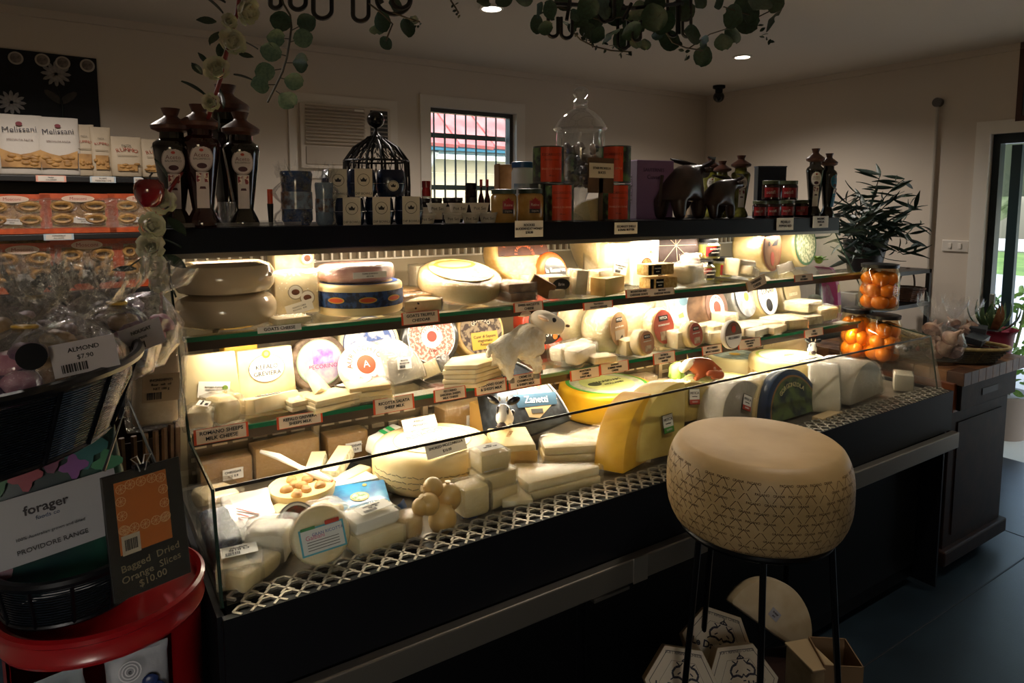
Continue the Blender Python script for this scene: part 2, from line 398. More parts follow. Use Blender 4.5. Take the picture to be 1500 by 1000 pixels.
# louvred panel by the window
a0 = at(437, 150, y=YB-.02); a1 = at(570, 165, y=YB-.02); a2 = at(440, 246, y=YB-.02)
cw = a1.x-a0.x; ch = a0.z-a2.z
t = thing('air_conditioner', 'cream wall air conditioner with louvred front left of the window', 'air conditioner', T((a0.x+a1.x)/2, YB, a2.z))
cream = mat('c9bcab', .5)
part('surround', G().box((0, -.008, ch/2), (cw+.12, .016, ch+.12)), TRIM, t)
part('body', G().box((0, -.03, ch/2), (cw, .03, ch)), cream, t, bev=.004)
part('dark_grille', G().box((cw*.36, -.046, ch*.66), (cw*.2, .006, ch*.6)), mat('2a2724', .6), t)
for k in range(8): part('grille_slat', G().box((cw*.36, -.051, ch*(.42+.067*k)), (cw*.2, .006, .008)), mat('7d7368', .5), t)
for k in range(11): part('louvre', G().box((0, 0, 0), (cw*.64, .026, .004)), mat('c2b4a2', .5), t, T(-cw*.13, -.055, ch*(.95-.055*k)) @ RX(35))
part('lower_panel', G().box((-cw*.13, -.048, ch*.2), (cw*.64, .008, ch*.28)), mat('a89a89', .55), t, bev=.003)
part('indicator', G().box((cw*.12, -.068, ch*.93), (.06, .003, .012)), mat('f5efe0', .2), t)

# ================================================================ DISPLAY CASE
CX0, CX1, CXF = .207, 3.15, 3.0
Z1, Z2, ZD = 1.333, 1.112, .872      # shelf tops, deck
case = thing('display_case', 'long dark refrigerated cheese display case with glass shelves and front pane', 'display case', T(1.68, 1.8, 0))
KM = T(-1.68, -1.8, 0)
def cp(name, g, m, par=None, **k): return part(name, g, m, par or case, KM if par is None else None, **k)
cw = CX1-CX0+.03; cxm = (CX0+CX1)/2
cp('canopy', G().box((cxm, 2.15, 1.5575), (cw, .52, .065)), NAVY, bev=.003)
cp('canopy_bounce_lining', G().box((cxm, 2.15, 1.5235), (cw-.03, .47, .003)), mat('d8d2c2', .5))  # pale underside added to bounce lamp light back onto the cheeses
cp('canopy_trim', G().box((cxm, 1.897, 1.5185), (cw, .012, .013)), DULL)
cp('back_panel', G().box((cxm, 2.385, .98), (cw-.03, .03, 1.08)), mat('b8aa8e', .42, metal=.35))
g = G()
for z in (1.452, 1.487, 1.522): g.box((cxm, 2.352, z), (cw-.05, .02, .006))
for k in range(86): g.box((CX0+.02+k*(cw-.07)/85, 2.354, 1.487), (.007, .014, .066))
o = cp('vent_grid', g, mat('f6efe0', .35, metal=.4)); o['kind'] = 'stuff'
cp('vent_back', G().box((cxm, 2.364, 1.487), (cw-.05, .008, .075)), mat('8a7d68', .45, metal=.4))
def shelf(z, y0, lab):
    s = cp('glass_shelf', G().box((cxm, (y0+2.36)/2+.004, z-.004), (CX1-CX0-.016, 2.355-y0, .007)), GLASS)
    part('glass_edge', G().box((cxm, y0, z-.005), (CX1-CX0-.016, .006, .011)), GLASSEDGE, s)
    part('shelf_rail', G().box((cxm, y0+.012, z-.0225), (CX1-CX0-.016, .02, .022)), mat('4b4138', .4, metal=.5), s)
    part('lamp_channel', G().box((cxm, y0+.052, z-.013), (CX1-CX0-.02, .06, .008)), mat('cfc8ba', .35), s)
    for x in (.9, 1.68, 2.45): part('bracket', G().box((x, (y0+2.36)/2+.03, z-.02), (.008, 2.33-y0-.05, .022)), DULL, s)
    return s
shelf(Z1, 1.75, ''); shelf(Z2, 1.70, '')
side = [(2.37, .885), (1.318, .885), (1.368, 1.1), (1.66, 1.108), (1.715, 1.175), (1.905, 1.52), (2.37, 1.52)]
MYZ = Matrix(((0, 0, 1, 0), (1, 0, 0, 0), (0, 1, 0, 0), (0, 0, 0, 1)))     # outline (y, z) extruded along x
sx_ = lambda x, y: x if x < 1 or y > 1.70 else x-(x-CXF)*(1.70-y)/.34      # the right end splays in towards the front
for x in (CX0-.004, CX1+.004):
    q = side if x < 1 else [(2.37, .885), (1.70, .885), (1.70, 1.14), (1.715, 1.175), (1.905, 1.52), (2.37, 1.52)]
    s = cp('side_glass', G().prism(q, x-.003, x+.003, MYZ), GLASS)
    if x > 1: part('front_panel', G().add([(CXF+.004+d, 1.312, .885) if i == 0 else (CXF+.004+d, 1.364, 1.1) if i == 1 else (x+d, 1.70, 1.112) if i == 2 else (x+d, 1.70, .885) for d in (-.003, .003) for i in range(4)], [(0, 1, 2, 3), (7, 6, 5, 4), (0, 4, 5, 1), (1, 5, 6, 2), (2, 6, 7, 3), (3, 7, 4, 0)]), GLASS, s)
    part('edge_strip', G().tube([(sx_(x, a), a, b) for a, b in side[1:6]], .0035, 5), mat('20332c', .25), s)
def slab(y0, z0, y1, z1, t, x0, x1):
    a = Vector((y1-y0, z1-z0)); n = Vector((-a.y, a.x)).normalized()*t/2
    return G().prism([(y0+n.x, z0+n.y), (y0-n.x, z0-n.y), (y1-n.x, z1-n.y), (y1+n.x, z1+n.y)], x0, x1, MYZ)
fg = cp('front_glass', slab(1.308, .893, 1.366, 1.099, .006, CX0+.003, CXF-.003), GLASS)
part('edge_strip', slab(1.3655, 1.097, 1.3672, 1.103, .0075, CX0, CXF), mat('2b2620', .3), fg)
cp('deck', G().prism([(CX0+.005, 1.37), (CXF, 1.37), (CX1-.005, 1.72), (CX1-.005, 2.03), (CX0+.005, 2.03)], ZD-.024, ZD), mat('5d564c', .4, '726a5c', 20, metal=.3))
cp('grille_tray', G().box(((CX0+CXF)/2, 1.325, .862), (CXF-CX0-.01, .095, .012)), BLACK)
# expanded metal grille, hexagonal cells
g = G(); n = 66; w = (CXF-CX0-.02)/n; rows = 3; d = .029
def strand(a, b):
    a = Vector(a); b = Vector(b); t = (b-a).normalized(); q = Vector((-t.y, t.x, 0))*.0026
    g.prism([tuple((a+q).xy), tuple((b+q).xy), tuple((b-q).xy), tuple((a-q).xy)], .884, .889)
for j in range(rows):
    y = 1.287+j*d
    for i in range(n):
        x = CX0+.01+i*w+(w/2 if j % 2 else 0)
        strand((x, y, 0), (x+w*.3, y+d/2, 0)) if True else None
        strand((x+w*.3, y+d/2, 0), (x+w*.7, y+d/2, 0)) if j % 2 else strand((x+w*.3, y+d/2, 0), (x+w*.7, y+d/2, 0))
        strand((x+w*.7, y+d/2, 0), (x+w, y, 0))
        strand((x, y, 0), (x+w*.3, y-d/2, 0)); strand((x+w*.7, y-d/2, 0), (x+w, y, 0))
o = cp('front_grille', g, mat('b5ad9e', .4, metal=.7)); o['kind'] = 'stuff'
# louvred return duct behind the deck
duct = cp('return_duct', G().box((cxm, 2.035, .965), (CX1-CX0-.02, .05, .19)), mat('8f8675', .35, metal=.8))
for k in range(8):
    g = G()
    for r in range(4):
        for q in range(6): g.box((CX0+.06+k*.366+q*.055, 2.007, .905+r*.036), (.04, .008, .011))
    o = part('louvre_panel', g, mat('e2d9c4', .3, metal=.7), duct); o['kind'] = 'stuff'
for k in range(8): part('mullion', G().box((CX0+.02+k*.366, 2.0, .965), (.018, .02, .19)), mat('c8bda6', .35, metal=.7), duct)
cp('base_front', G().box(((CX0+CXF)/2, 1.277, .805), (CXF-CX0+.02, .016, .165)), BLACK)
cp('base_body', G().box(((CX0+CXF)/2, 1.87, .39), (CXF-CX0, .98, .7)), mat('07080b', .6, spec=.2))
cp('plinth', G().box(((CX0+CXF)/2, 1.9, .02), (CXF-CX0-.1, .9, .04)), BLACK)
bm_ = cp('bumper_rail', G().box(((CX0+CXF)/2, 1.253, .687), (CXF-CX0+.03, .03, .066)), mat('8d8880', .38, metal=.85), bev=.004)
for x in (1.22, 2.1): part('joint_plate', G().box((x, 1.2365, .687), (.05, .003, .07)), mat('b3aea4', .3, metal=.9), bm_)
part('catch_plate', G().box((1.12, 1.25, .648), (.12, .03, .008)), mat('6f6b64', .4, metal=.8), bm_)
for x in (CX0-.012, CXF+.012): cp('end_panel', G().box((x, 1.84, .455), (.012, 1.1, .86)), BLACK)
for k in range(3): cp('kick_panel', G().box((.66+k*.93, 1.37, .36), (.9, .012, .5)), mat('050608', .55, spec=.2), bev=.003)
# ================================================================ CHEESE BUILDERS
CREAM = mat('ead496', .42, 'dcbd74', 9, .15, 40, sss=.12)
IVORY = mat('ead5a0', .4, 'dfc385', 8, .12, 50, sss=.12)
PALE = mat('efdfb6', .38, 'e4cd98', 14, .08, 60, sss=.1)
YEL = mat('e2ad22', .38, 'd49c16', 10, .1, 50)
STRAW = mat('d8c06a', .42, 'c8ab52', 10, .12, 50, sss=.1)
RINDY = mat('d2b06a', .55, 'b98f49', 14, .25, 60)
GREYC = mat('b9b0a0', .5, 'a99f8d', 10, .1, 60)
MOULD = mat('7d6b58', .8, 'b09d85', 26, .5, 90)
DARKR = mat('3d2d27', .6, '584238', 22, .4, 80)
BLKW = mat('23221f', .3, '35322c', 18, .2, 50, coat=.5)
RED = mat('b83a26', .5); ORG = mat('cf4e24', .5); PINKL = mat('dd9a8c', .5, 'e9c6b8', 60)
BLUEL = mat('2a4f9a', .5); GREENL = mat('4f9a3a', .5); GOLD = mat('c39a35', .4); BROWNL = mat('7a4a30', .55, '5d3524', 25)
SILV = mat('c9c9c6', .3, 'a9acae', 12, .3, 60, metal=.3)
def px_(v, k): return v*k if v > 1 else v
def circle(r, n=28, a0=0, a1=360, ry=None): return [(r*math.cos(rad(a0+(a1-a0)*i/n)), (ry or r)*math.sin(rad(a0+(a1-a0)*i/n))) for i in range(n if a1-a0 >= 360 else n+1)]
def plate(name, pts, m, parent, M, t=.0008): return part(name, G().prism(pts, 0, t), m, parent, M)
def rect(w, h): return [(-w/2, -h/2), (w/2, -h/2), (w/2, h/2), (-w/2, h/2)]
def ring(r0, r1, n=36, t=.0006):
    return G().lathe([(r0, 0), (r1, 0), (r1, t), (r0, t), (r0, 0)], n)
def arctext(s, r, size, m, parent, M, mid=90, flip=False, name='lettering', step=None):
    g = G(); step = step or size*.72/r
    for i, c in enumerate(s):
        if c == ' ': continue
        a = rad(mid)+((len(s)-1)/2-i)*step*(1 if not flip else -1)
        A = Matrix.Rotation(a-(PI/2 if not flip else -PI/2), 4, 'Z')
        key = (c, size, 0.0, 'CENTER', 1.0)
        o = text(c, size, m, None, Matrix()); me = o.data; bpy.data.objects.remove(o)
        g.add([v.co for v in me.vertices], [tuple(p.vertices) for p in me.polygons], T(r*math.cos(a), r*math.sin(a), 0) @ A)
    me = bpy.data.meshes.new(name); me.from_pydata(g.v, [], g.f)
    return link(name, me, m, parent, M)
def lines(ls, size, m, parent, M, lead=1.25, off=.0):
    n = len(ls)
    for i, s in enumerate(ls): text(s, size, m, parent, M @ T(0, ((n-1)/2-i)*size*lead, .0006), off=off)
def badge(parent, M, layers, texts=(), name='label'):
    "a printed label: stacked outlines [(pts, mat)] and texts [(string, size, x, y, mat)]"
    first = None
    for i, (pts, m) in enumerate(layers):
        o = plate(name if i == 0 else 'print', pts, m, first or parent, M if first is None else T(0, 0, .0006*i))
        first = first or o
    for s, size, x, y, m in texts: text(s, size, m, first, T(x, y, .0006*len(layers)+.0006))
    return first
def barcode(parent, x, y, w, h, z=.0012):
    g = G(); q = x-w/2; r = random.Random(3)
    while q < x+w/2:
        b = r.choice((.03, .05, .07))*w; g.box((q+b/2, y, z), (b, h, .0004)); q += b+r.choice((.03, .05))*w
    return part('barcode', g, INK, parent)
def wheel(label, px, Y, z, R, h, m, lean=None, yaw=0, rnd=.25, name='cheese_round', cat='cheese', group=None, wrap=0, prof=None, roll=0, tilt=0, face=None):
    P = on(px, Y, z); k = mpp(P); R = px_(R, k); h = px_(h, k); b = min(R, h)*rnd
    if prof: pr = [(r*R, q*h) for r, q in prof]
    else:
        pr = [(0, 0), (R-b, 0)]+[(R-b+b*math.sin(a), b-b*math.cos(a)) for a in (rad(30), rad(60), rad(90))]
        pr += [(R-b+b*math.cos(a), h-b+b*math.sin(a)) for a in (0, rad(30), rad(60))]+[(R-b, h), (0, h)]
    g = G().lathe(pr, 40)
    o = part(name, g, m, None, smooth=35); tag(o, label, cat, group)
    A = T(P) @ RZ(yaw)
    o.matrix_basis = A @ (RX(90-lean) if lean is not None else RX(tilt)) @ (T(0, 0, -h/2) if lean is not None else Matrix()) @ RZ(roll)
    o['R'] = R; o['h'] = h
    if wrap: film(o, g, wrap, .005)
    del o['R'], o['h']
    settle(o, z); return o, R, h
def sector(R, ang, n=14, r0=0):
    return [(0, 0)]+[(R*math.cos(rad(-ang/2+ang*i/n)), R*math.sin(rad(-ang/2+ang*i/n))) for i in range(n+1)]
def pose(o, P, z, rz=0, rx=0, ry=0):
    o.matrix_basis = T(P) @ RZ(rz) @ RX(rx) @ RY(ry); settle(o, z)
def wedge(label, px, Y, z, R, ang, h, m, rz=0, rx=0, ry=0, rind=None, wrap=0, name='cheese_wedge', group=None, bev=.004):
    P = on(px, Y, z); k = mpp(P); R = px_(R, k); h = px_(h, k)
    s = sector(R, ang); c = R*.55
    g = G().prism([(x-c, y) for x, y in s], 0, h)
    o = part(name, g, m, None, smooth=35, bev=min(bev, h*.2)); tag(o, label, 'cheese', group)
    if rind:
        q = [((R+.0006)*math.cos(rad(a))-c, (R+.0006)*math.sin(rad(a))) for a in [(-ang/2+ang*i/14) for i in range(15)]]
        q2 = [((R-.004)*math.cos(rad(a))-c, (R-.004)*math.sin(rad(a))) for a in [(-ang/2+ang*i/14) for i in range(15)]]
        part('rind', G().prism(q+q2[::-1], -.0006, h+.0006), rind, o)
    if wrap: film(o, g, wrap, .006)
    pose(o, P, z, rz, rx, ry); return o, R, h
def block(label, px, Y, z, d, m, rz=0, rx=0, ry=0, wrap=0, name='cheese_block', cat='cheese', group=None, bev=.004, taper=0, soft=0):
    P = on(px, Y, z); k = mpp(P); d = [px_(v, k) for v in d]
    a, b, c = d[0]/2, d[1]/2, d[2]; t = 1-taper
    g = G().add([(-a, -b, 0), (a, -b, 0), (a, b, 0), (-a, b, 0), (-a*t, -b*t, c), (a*t, -b*t, c), (a*t, b*t, c), (-a*t, b*t, c)],
                [(0, 3, 2, 1), (4, 5, 6, 7), (0, 1, 5, 4), (1, 2, 6, 5), (2, 3, 7, 6), (3, 0, 4, 7)])
    if soft: o = part(name, g, m, None, smooth=60, bev=min(d)*.18, sub=2, disp=soft, dsc=30, seed=px)
    else: o = part(name, g, m, None, smooth=35, bev=min(bev, min(d)*.2))
    tag(o, label, cat, group)
    if wrap: film(o, g, wrap, .006)
    pose(o, P, z, rz, rx, ry); return o, d
def sticker(o, M, w, h, ls, size, m=PAPER, ink=INK, code=False, border=None):
    L = [(rect(w, h), border), (rect(w*.94, h*.9), m)] if border else [(rect(w, h), m)]
    b = badge(o, M, L)
    lines(ls, size, ink, b, T(0, h*.12 if code else 0, .0012))
    if code: barcode(b, -w*.18, -h*.28, w*.4, h*.25, .002)
    return b
def FRONT(d, u=0, v=.5, e=.001): return T(u*d[0], -d[1]/2-e, v*d[2]) @ RX(90)
def TOP(d, u=0, v=0, e=.001, r=0): return T(u*d[0], v*d[1], d[2]+e) @ RZ(r)
def slices(label, px, Y, z, n, d, m, rz=0, rx=0, wrap=0, shape=None, jit=.006, group=None):
    "a pack of slices lying on one another, each slice a part"
    P = on(px, Y, z); k = mpp(P); d = [px_(v, k) for v in d]; r = random.Random(px)
    t = thing('cheese_slices', label, 'cheese', T(P) @ RZ(rz) @ RX(rx), group); h = d[2]/n
    pts = shape(d[0], d[1]) if shape else rect(d[0], d[1]); me = None
    for i in range(n):
        M = T(r.uniform(-jit, jit), r.uniform(-jit, jit), i*h) @ RZ(r.uniform(-2, 2))
        if me is None: o = part('slice', G().prism(pts, 0, h*.9), m, t, M, bev=h*.12, smooth=35); me = o.data
        else: link('slice', me, m, t, M)
    if wrap: film(t, G().prism([(x*1.03, y*1.03) for x, y in pts], -.001, d[2]), wrap, .006)
    settle(t, z); return t, d
def tri(w, d): return [(-w/2, -d/2), (w/2, -d*.15), (w/2, d*.35), (-w/2+w*.1, d/2)]
def roundsheet(w, d): return circle(w/2, 24)
def bundle(label, px, Y, z, d, m, rz=0, rx=0, ry=0, seed=1, n=1, group=None, tail=True, print_=None):
    "soft piece in crumpled clear film, with a gathered tail"
    P = on(px, Y, z); k = mpp(P); d = [px_(v, k) for v in d]
    g0 = G().box((0, 0, d[2]/2), d)
    o = part('wrapped_piece', g0, m, None, smooth=50, bev=min(d)*.22, sub=2, disp=.007, dsc=34, seed=seed); tag(o, label, 'cheese', group)
    film(o, g0, seed, .012)
    if tail:
        L = d[0]*.45; rr = []
        for i in range(5):
            u = i/4; w = d[1]*(.34-.26*math.sin(u*PI/1.25) if u < .6 else .12+.28*(u-.55))
            rr.append([Vector((d[0]*.44+u*L, w*math.cos(2*PI*q/14)*(1+.35*math.sin(q*5+seed)), d[2]*.45+w*.5*math.sin(2*PI*q/14)*(1+.4*math.cos(q*3+i)))) for q in range(14)])
        part('tail', G().rings(rr, False), FILM, o, smooth=25)
    if print_: sticker(o, T(-d[0]*.05, -d[1]*.12, d[2]+.012) @ RX(12), d[0]*.6, d[1]*.5, print_, d[1]*.12, code=True)
    pose(o, P, z, rz, rx, ry); return o, d
def standing(label, px, Y, z, R, t, m, a0=90, a1=180, yaw=40, lean=6, rind=None, wrap=0, group=None, rnd=.006):
    "cut piece of a wheel standing up: the cut outline faces the viewer, thickness runs behind"
    P = on(px, Y, z); k = mpp(P); R = px_(R, k); t = px_(t, k)
    pts = [(R*math.cos(rad(a0+(a1-a0)*i/16)), R*math.sin(rad(a0+(a1-a0)*i/16))) for i in range(17)]
    if a1-a0 < 170: pts = [(0, 0)]+pts
    g = G().prism(pts, -t, 0)
    o = part('cheese_piece', g, m, None, smooth=35, bev=rnd); tag(o, label, 'cheese', group)
    if rind:
        n = 17; q = [(R*1.004*math.cos(rad(a0+(a1-a0)*i/16)), R*1.004*math.sin(rad(a0+(a1-a0)*i/16))) for i in range(n)]
        g2 = G().prism(q+[(x*.975, y*.975) for x, y in q[::-1]], -t-.0005, .0006); part('rind', g2, rind, o)
    if wrap: film(o, g, wrap, .006)
    o.matrix_basis = T(P) @ RZ(yaw) @ RX(90-lean); settle(o, z); return o, R, t
def ticket(label, px, py, w, h, ls, y, border='orange', rot=0, lean=8):
    P = at(px, py, y=y); k = mpp(P); w *= k*1.03; h *= k
    # seen at a slant: widen what faces the customer
    c = abs((P-EYE).normalized().y); w /= max(.45, c)
    t = thing('price_ticket', label, 'price ticket', T(P.x, P.y, P.z-h/2) @ RX(-lean) @ RY(-rot), 'price tickets on the case')
    if border: part('backing', G().box((0, .0008, h/2), (w*1.1, .001, h)), ORG if border == 'orange' else mat('c9a06a', .5), t)
    part('card', G().box((0, -.0004, h/2), (w, .001, h*.92 if border else h)), mat('e3cfb6', .55) if border else PAPER, t)
    lines(ls, min(h*.72/len(ls)/1.0, w*1.45/max(len(s) for s in ls)), INK, t, T(0, -.0012, h/2) @ RX(90), 1.12, .0002)
    return t
GT = 'cheeses on the upper glass shelf'; GMID = 'cheeses on the middle glass shelf'; GD = 'cheeses on the case floor'

# ================================================================ UPPER SHELF
glz = mat('c9b697', .16, 'c3af90', 4, .05, 30, coat=.7)
buf = [(0, 0), (.72, 0), (.9, .1), (.985, .3), (1, .5), (.985, .7), (.9, .9), (.72, 1), (0, 1)]
o, R, h = wheel('lower of two smooth glazed beige cheese wheels stacked at the left end', 333, 1.905, Z1, 70, 46, glz, prof=buf, group='glazed wheels')
o2, _, h2 = wheel('upper of two smooth glazed beige cheese wheels stacked at the left end', 330, 1.91, Z1+h, 70, 46, glz, prof=buf, group='glazed wheels')
part('wax_patch', G().ell((R*.72, -R*.62, h*.6), .012, .008, .008, 10, 6), mat('bfae92', .3), o2)
o, d = block('tall white cheese slab with two round labels beside the glazed wheels', 433, 1.93, Z1, (60, 40, 62), PALE, rz=-4, rx=-6, wrap=3)
for u, v in ((-.05, .5), (.22, .36)):
    badge(o, FRONT(d, u, v, .006), [(circle(.021), mat('b0a48c', .5)), (circle(.018), PAPER), (circle(.011, 20, ry=.008), BROWNL)])
sticker(o, FRONT(d, .02, .14, .009) @ RZ(14), .075, .03, ['GOATS CURD', 'KG 0.412   8.90'], .006, code=False)
o, d = block('short pale cheese block with round label lying behind the tall white slab', 428, 2.08, Z1, (56, 44, 88), IVORY, wrap=4)
badge(o, FRONT(d, .3, .82, .006), [(circle(.02), mat('b0a48c', .5)), (circle(.016), PAPER), (circle(.01), BROWNL)])
o, d = block('flat film wrapped offcut at the foot of the tall white slab', 425, 1.81, Z1, (52, 34, 9), PALE, wrap=5, rz=6)
# banded pot with wrapped round on top
o, R, h = wheel('cream wheel in a blue checked paper band under a pink wrapped round', 527, 1.93, Z1, 62, 44, IVORY, rnd=.12)
part('paper_band', G().lathe([(R+.001, h*.28), (R+.002, h*.28), (R+.002, h*.78), (R+.001, h*.78)], 48), mat('2c4a7c', .5, '16243f', 60, lo=.45, hi=.55), o, smooth=True)
part('rim_print', ring(R*.78, R*.9), BLUEL, o, T(0, 0, h+.0006))
for a in (-140, -100, -62):
    A = RZ(a) @ T(R+.0022, 0, h*.53) @ RZ(90) @ RX(90)
    bd = badge(o, A, [(circle(.026, 24, ry=.009), GOLD), (circle(.022, 24, ry=.006), mat('c8502a', .5))])
o2, R2, h2 = wheel('flat pink wrapped round of cheese on top of the blue banded wheel', 521, 1.93, Z1+h, 54, 22, mat('d9a79b', .45, 'c58f86', 20), rnd=.3, wrap=6)
part('label', G().lathe([(0, 0), (R2*.85, 0), (R2*.85, .001), (0, .001)], 24), mat('dcb3ac', .4, 'c98f8a', 30), o2, T(0, 0, h2+.001))
sticker(o2, T(0, -R2-.006, h2*.5) @ RX(90), .1, .018, ['TOMA DI BOSCO', 'KG 0.36'], .006)
for i, (px, Y, d_, c, lb) in enumerate([(582, 2.10, (50, 40, 14), 'c6a24e', 'ochre waxed brick of cheese at the back behind the pink round'), (600, 2.06, (46, 40, 14), 'b98a4c', 'tan film wrapped brick in the row right of the pink round'), (628, 2.16, (50, 30, 40), 'efe3c4', 'pale upright block at the back beside the tilted white wheel'), (603, 1.93, (50, 40, 16), '9c7244', 'brown rind brick right of the blue banded wheel')]):
    block(lb, px, Y, Z1 if i != 1 else Z1, d_, mat(c, .45, bump=.15), wrap=7+i, rz=5-i*4)
o, R, h = wedge('white triangular wedge with nuts in its edge behind the goats truffle ticket', 616, 1.815, Z1, .12, 48, 16, IVORY, rz=20, wrap=11, rind=mat('8a6b46', .7))
for q in range(7): part('nut', G().ell((RND.uniform(-.04, .03), -.012-RND.uniform(0, .006), RND.uniform(.006, h*.8)), .004, .003, .003, 6, 4), DARKR, o)
o, R, h = wheel('white film wrapped wheel with gold paper label leaning forward beside the wedge', 672, 1.95, Z1, 61, 30, IVORY, tilt=15, rnd=.35, wrap=12)
part('label', G().lathe([(0, 0), (R*.78, 0), (R*.78, .001), (0, .001)], 32), mat('e8d9a8', .4, 'cfae62', 30), o, T(0, 0, h+.006))
badge(o, T(0, R*.35, h+.0075), [(circle(R*.55, 20, ry=R*.3), mat('b9823c', .5)), (circle(R*.45, 20, ry=R*.2), mat('d8b878', .5))])
o, R, h = wheel('large ochre wheel standing up with half moon brown label printed in red', 757, 2.06, Z1, 49, 34, mat('d9b36a', .5, 'c79a4e', 12, .2, 50), lean=22, rnd=.2, wrap=13)
bd = badge(o, T(0, -R*.12, h+.007), [([(R*.9*math.cos(rad(a)), R*.9*math.sin(rad(a))) for a in range(0, 181, 9)], mat('4f2c1c', .6, '3d2116', 25))])
BR = mat('c8683c', .5)
for rr, s in ((.72, 'IL FORTE MONTE VERO'), (.5, 'FORMAGGIO'), (.3, 'STAGIONATO')): arctext(s, R*rr, R*.13, BR, bd, T(0, 0, .0012))
o, R, h = wheel('small orange wheel with dark scripted label behind the wrapped pieces', 806, 2.0, Z1, 28, 20, mat('cf5e22', .4, 'b84a18', 20), lean=20, yaw=10)
badge(o, T(0, -.01, h+.001), [(circle(R*.8), BLKW)], [('la Reserve', R*.35, 0, R*.1, PAPER)])
for i in range(2):
    block(['lower of two clear packs of dark sliced cheese in front of the ochre wheel', 'upper of two clear packs of dark sliced cheese in front of the ochre wheel'][i], 752, 1.84, Z1+i*.03, (46, 50, 13), mat('7a5a40', .4, '9a7a58', 30), rz=4-6*i, wrap=15+i)
wedge('brown rind wedge with a tan cut face next to the dark packs', 784, 1.83, Z1, .1, 44, 24, mat('8f6236', .6, '6d4525', 14), rz=150, rx=0, ry=-30, rind=IVORY)
for i, (px, Y, d_, m, rz, lb) in enumerate([
    (783, 1.93, (30, 30, 26), PALE, 10, 'small wrapped white piece propped beside the brown wedge'),
    (812, 1.86, (34, 34, 28), IVORY, -12, 'pale wrapped piece with a dark oval label'),
    (812, 1.81, (26, 20, 12), PALE, 6, 'little white offcut at the shelf edge below the dark oval label'),
    (843, 1.83, (20, 30, 36), PALE, -8, 'upright narrow wrapped slice of white cheese')]):
    o, d = block(lb, px, Y, Z1, d_, m, rz=rz, ry=6 if i == 3 else 0, wrap=18+i)
    if i == 1: badge(o, FRONT(d, .05, .62, .007), [(circle(d[0]*.4, 24, ry=d[2]*.3), BLKW)], [('Brie', d[2]*.22, 0, 0, PAPER)])
wedge('tall film wrapped half round of white cheese behind the upright slices', 850, 2.08, Z1, 62, 170, 30, IVORY, rz=90, rx=78, wrap=23)
o, d = block('big white cheese block with barcode sticker in the middle of the upper shelf', 892, 2.02, Z1, (58, 46, 60), PALE, rz=8, wrap=24)
sticker(o, FRONT(d, -.1, .4, .007) @ RZ(-12), .08, .045, ['PECORINO FRESCO', 'KG 0.655'], .0075, code=True)
wedge('sloping wedge of hard white cheese with a grey sticker at the shelf front', 893, 1.80, Z1, .15, 26, 25, STRAW, rz=188, ry=0, wrap=0, rind=RINDY)
o, R, h = wedge('second sloping wedge leaning on the big white block', 880, 1.88, Z1, .15, 28, 30, IVORY, rz=196, ry=0, wrap=26)
sticker(o, T(-.01, -.032, h*.55) @ RX(90), .05, .03, ['VALMONTE', '11.20'], .006)
o, d = block('white folding carton with an oval picture of cheese and green sprig', 937, 1.97, Z1, (44, 30, 66), WHITE, rz=-10, name='cheese_carton', cat='carton')
badge(o, FRONT(d, .02, .42, .001), [(circle(.026, 24, ry=.033), BROWNL), (circle(.022, 24, ry=.029), mat('c9ad73', .5, '8f6a3a', 60))])
badge(o, FRONT(d, .2, .82, .001), [(circle(.016, 12, ry=.022), mat('7fae4c', .5, 'e9efd8', 80))])
o, R, h = wheel('dark brown smoked round standing in a pale string net', 975, 2.04, Z1, 44, 50, mat('2c1d1a', .6, '3c2a25', 20, .3, 60), lean=12, yaw=-14, rnd=.3)
for a in range(0, 180, 45): part('string', G().tube([(R*1.005*math.cos(rad(a))*c, R*1.005*math.sin(rad(a))*c, h+.002) for c in (-.75, 0, .75)], .0015, 5), mat('b09a86', .7), o)
for i in range(2):
    o, d = block(['lower carton of seeded crackers with black label', 'upper carton of seeded crackers with black label stacked on another'][i], 964-i*4, 1.84, Z1+i*.053, (52, 24, 16), mat('d2b272', .55, 'b08a48', 70), rz=-4+i*3, name='cracker_box', cat='cracker box', group='cracker cartons')
    bd = badge(o, FRONT(d, -.15, .5, .001), [(rect(d[0]*.28, d[2]*.8), BLACK)], [('CRACKERS', d[2]*.17, 0, d[2]*.12, PAPER), ('seeded', d[2]*.15, 0, -d[2]*.15, PAPER)])
    badge(o, FRONT(d, -.43, .5, .001), [(rect(d[0]*.12, d[2]*.85), BLACK)])
def ovaljar(label, px, Y, z, d, glassm, fillm, lidm, labm, lines_, group=None, name='jar', capd=.82):
    P = on(px, Y, z); k = mpp(P); w = px_(d[0], k)/2; h = px_(d[1], k)
    t = thing(name, label, 'jar', T(P), group)
    part('contents', G().lathe([(0, .004), (w*.9, .004), (w*.93, h*.06), (w*.93, h*.72), (0, h*.74)], 24), fillm, t, smooth=True)
    part('glass', G().lathe([(w*.85, 0), (w, h*.04), (w, h*.7), (w*.8, h*.8), (w*.8, h*.86)], 28), glassm, t, smooth=True)
    part('lid', G().lathe([(0, h*.82), (w*capd, h*.82), (w*capd, h*.98), (w*capd*.95, h), (0, h)], 28), lidm, t, smooth=35)
    n = 10; a0 = -150; a1 = -60
    g = G().grid(n, 1, lambda u, v: ((w+.001)*math.cos(rad(a0+(a1-a0)*u)), (w+.001)*math.sin(rad(a0+(a1-a0)*u)), h*(.14+.5*v)))
    lb = part('label', g, labm, t)
    for i, s in enumerate(lines_):
        text(s, h*.12, PAPER, lb, RZ(-15) @ T(0, -w-.0026, h*(.5-.16*i)) @ RX(90))
    return t, w, h
pep = mat('c2b53c', .3, '7d7f1e', 18, coat=.5)
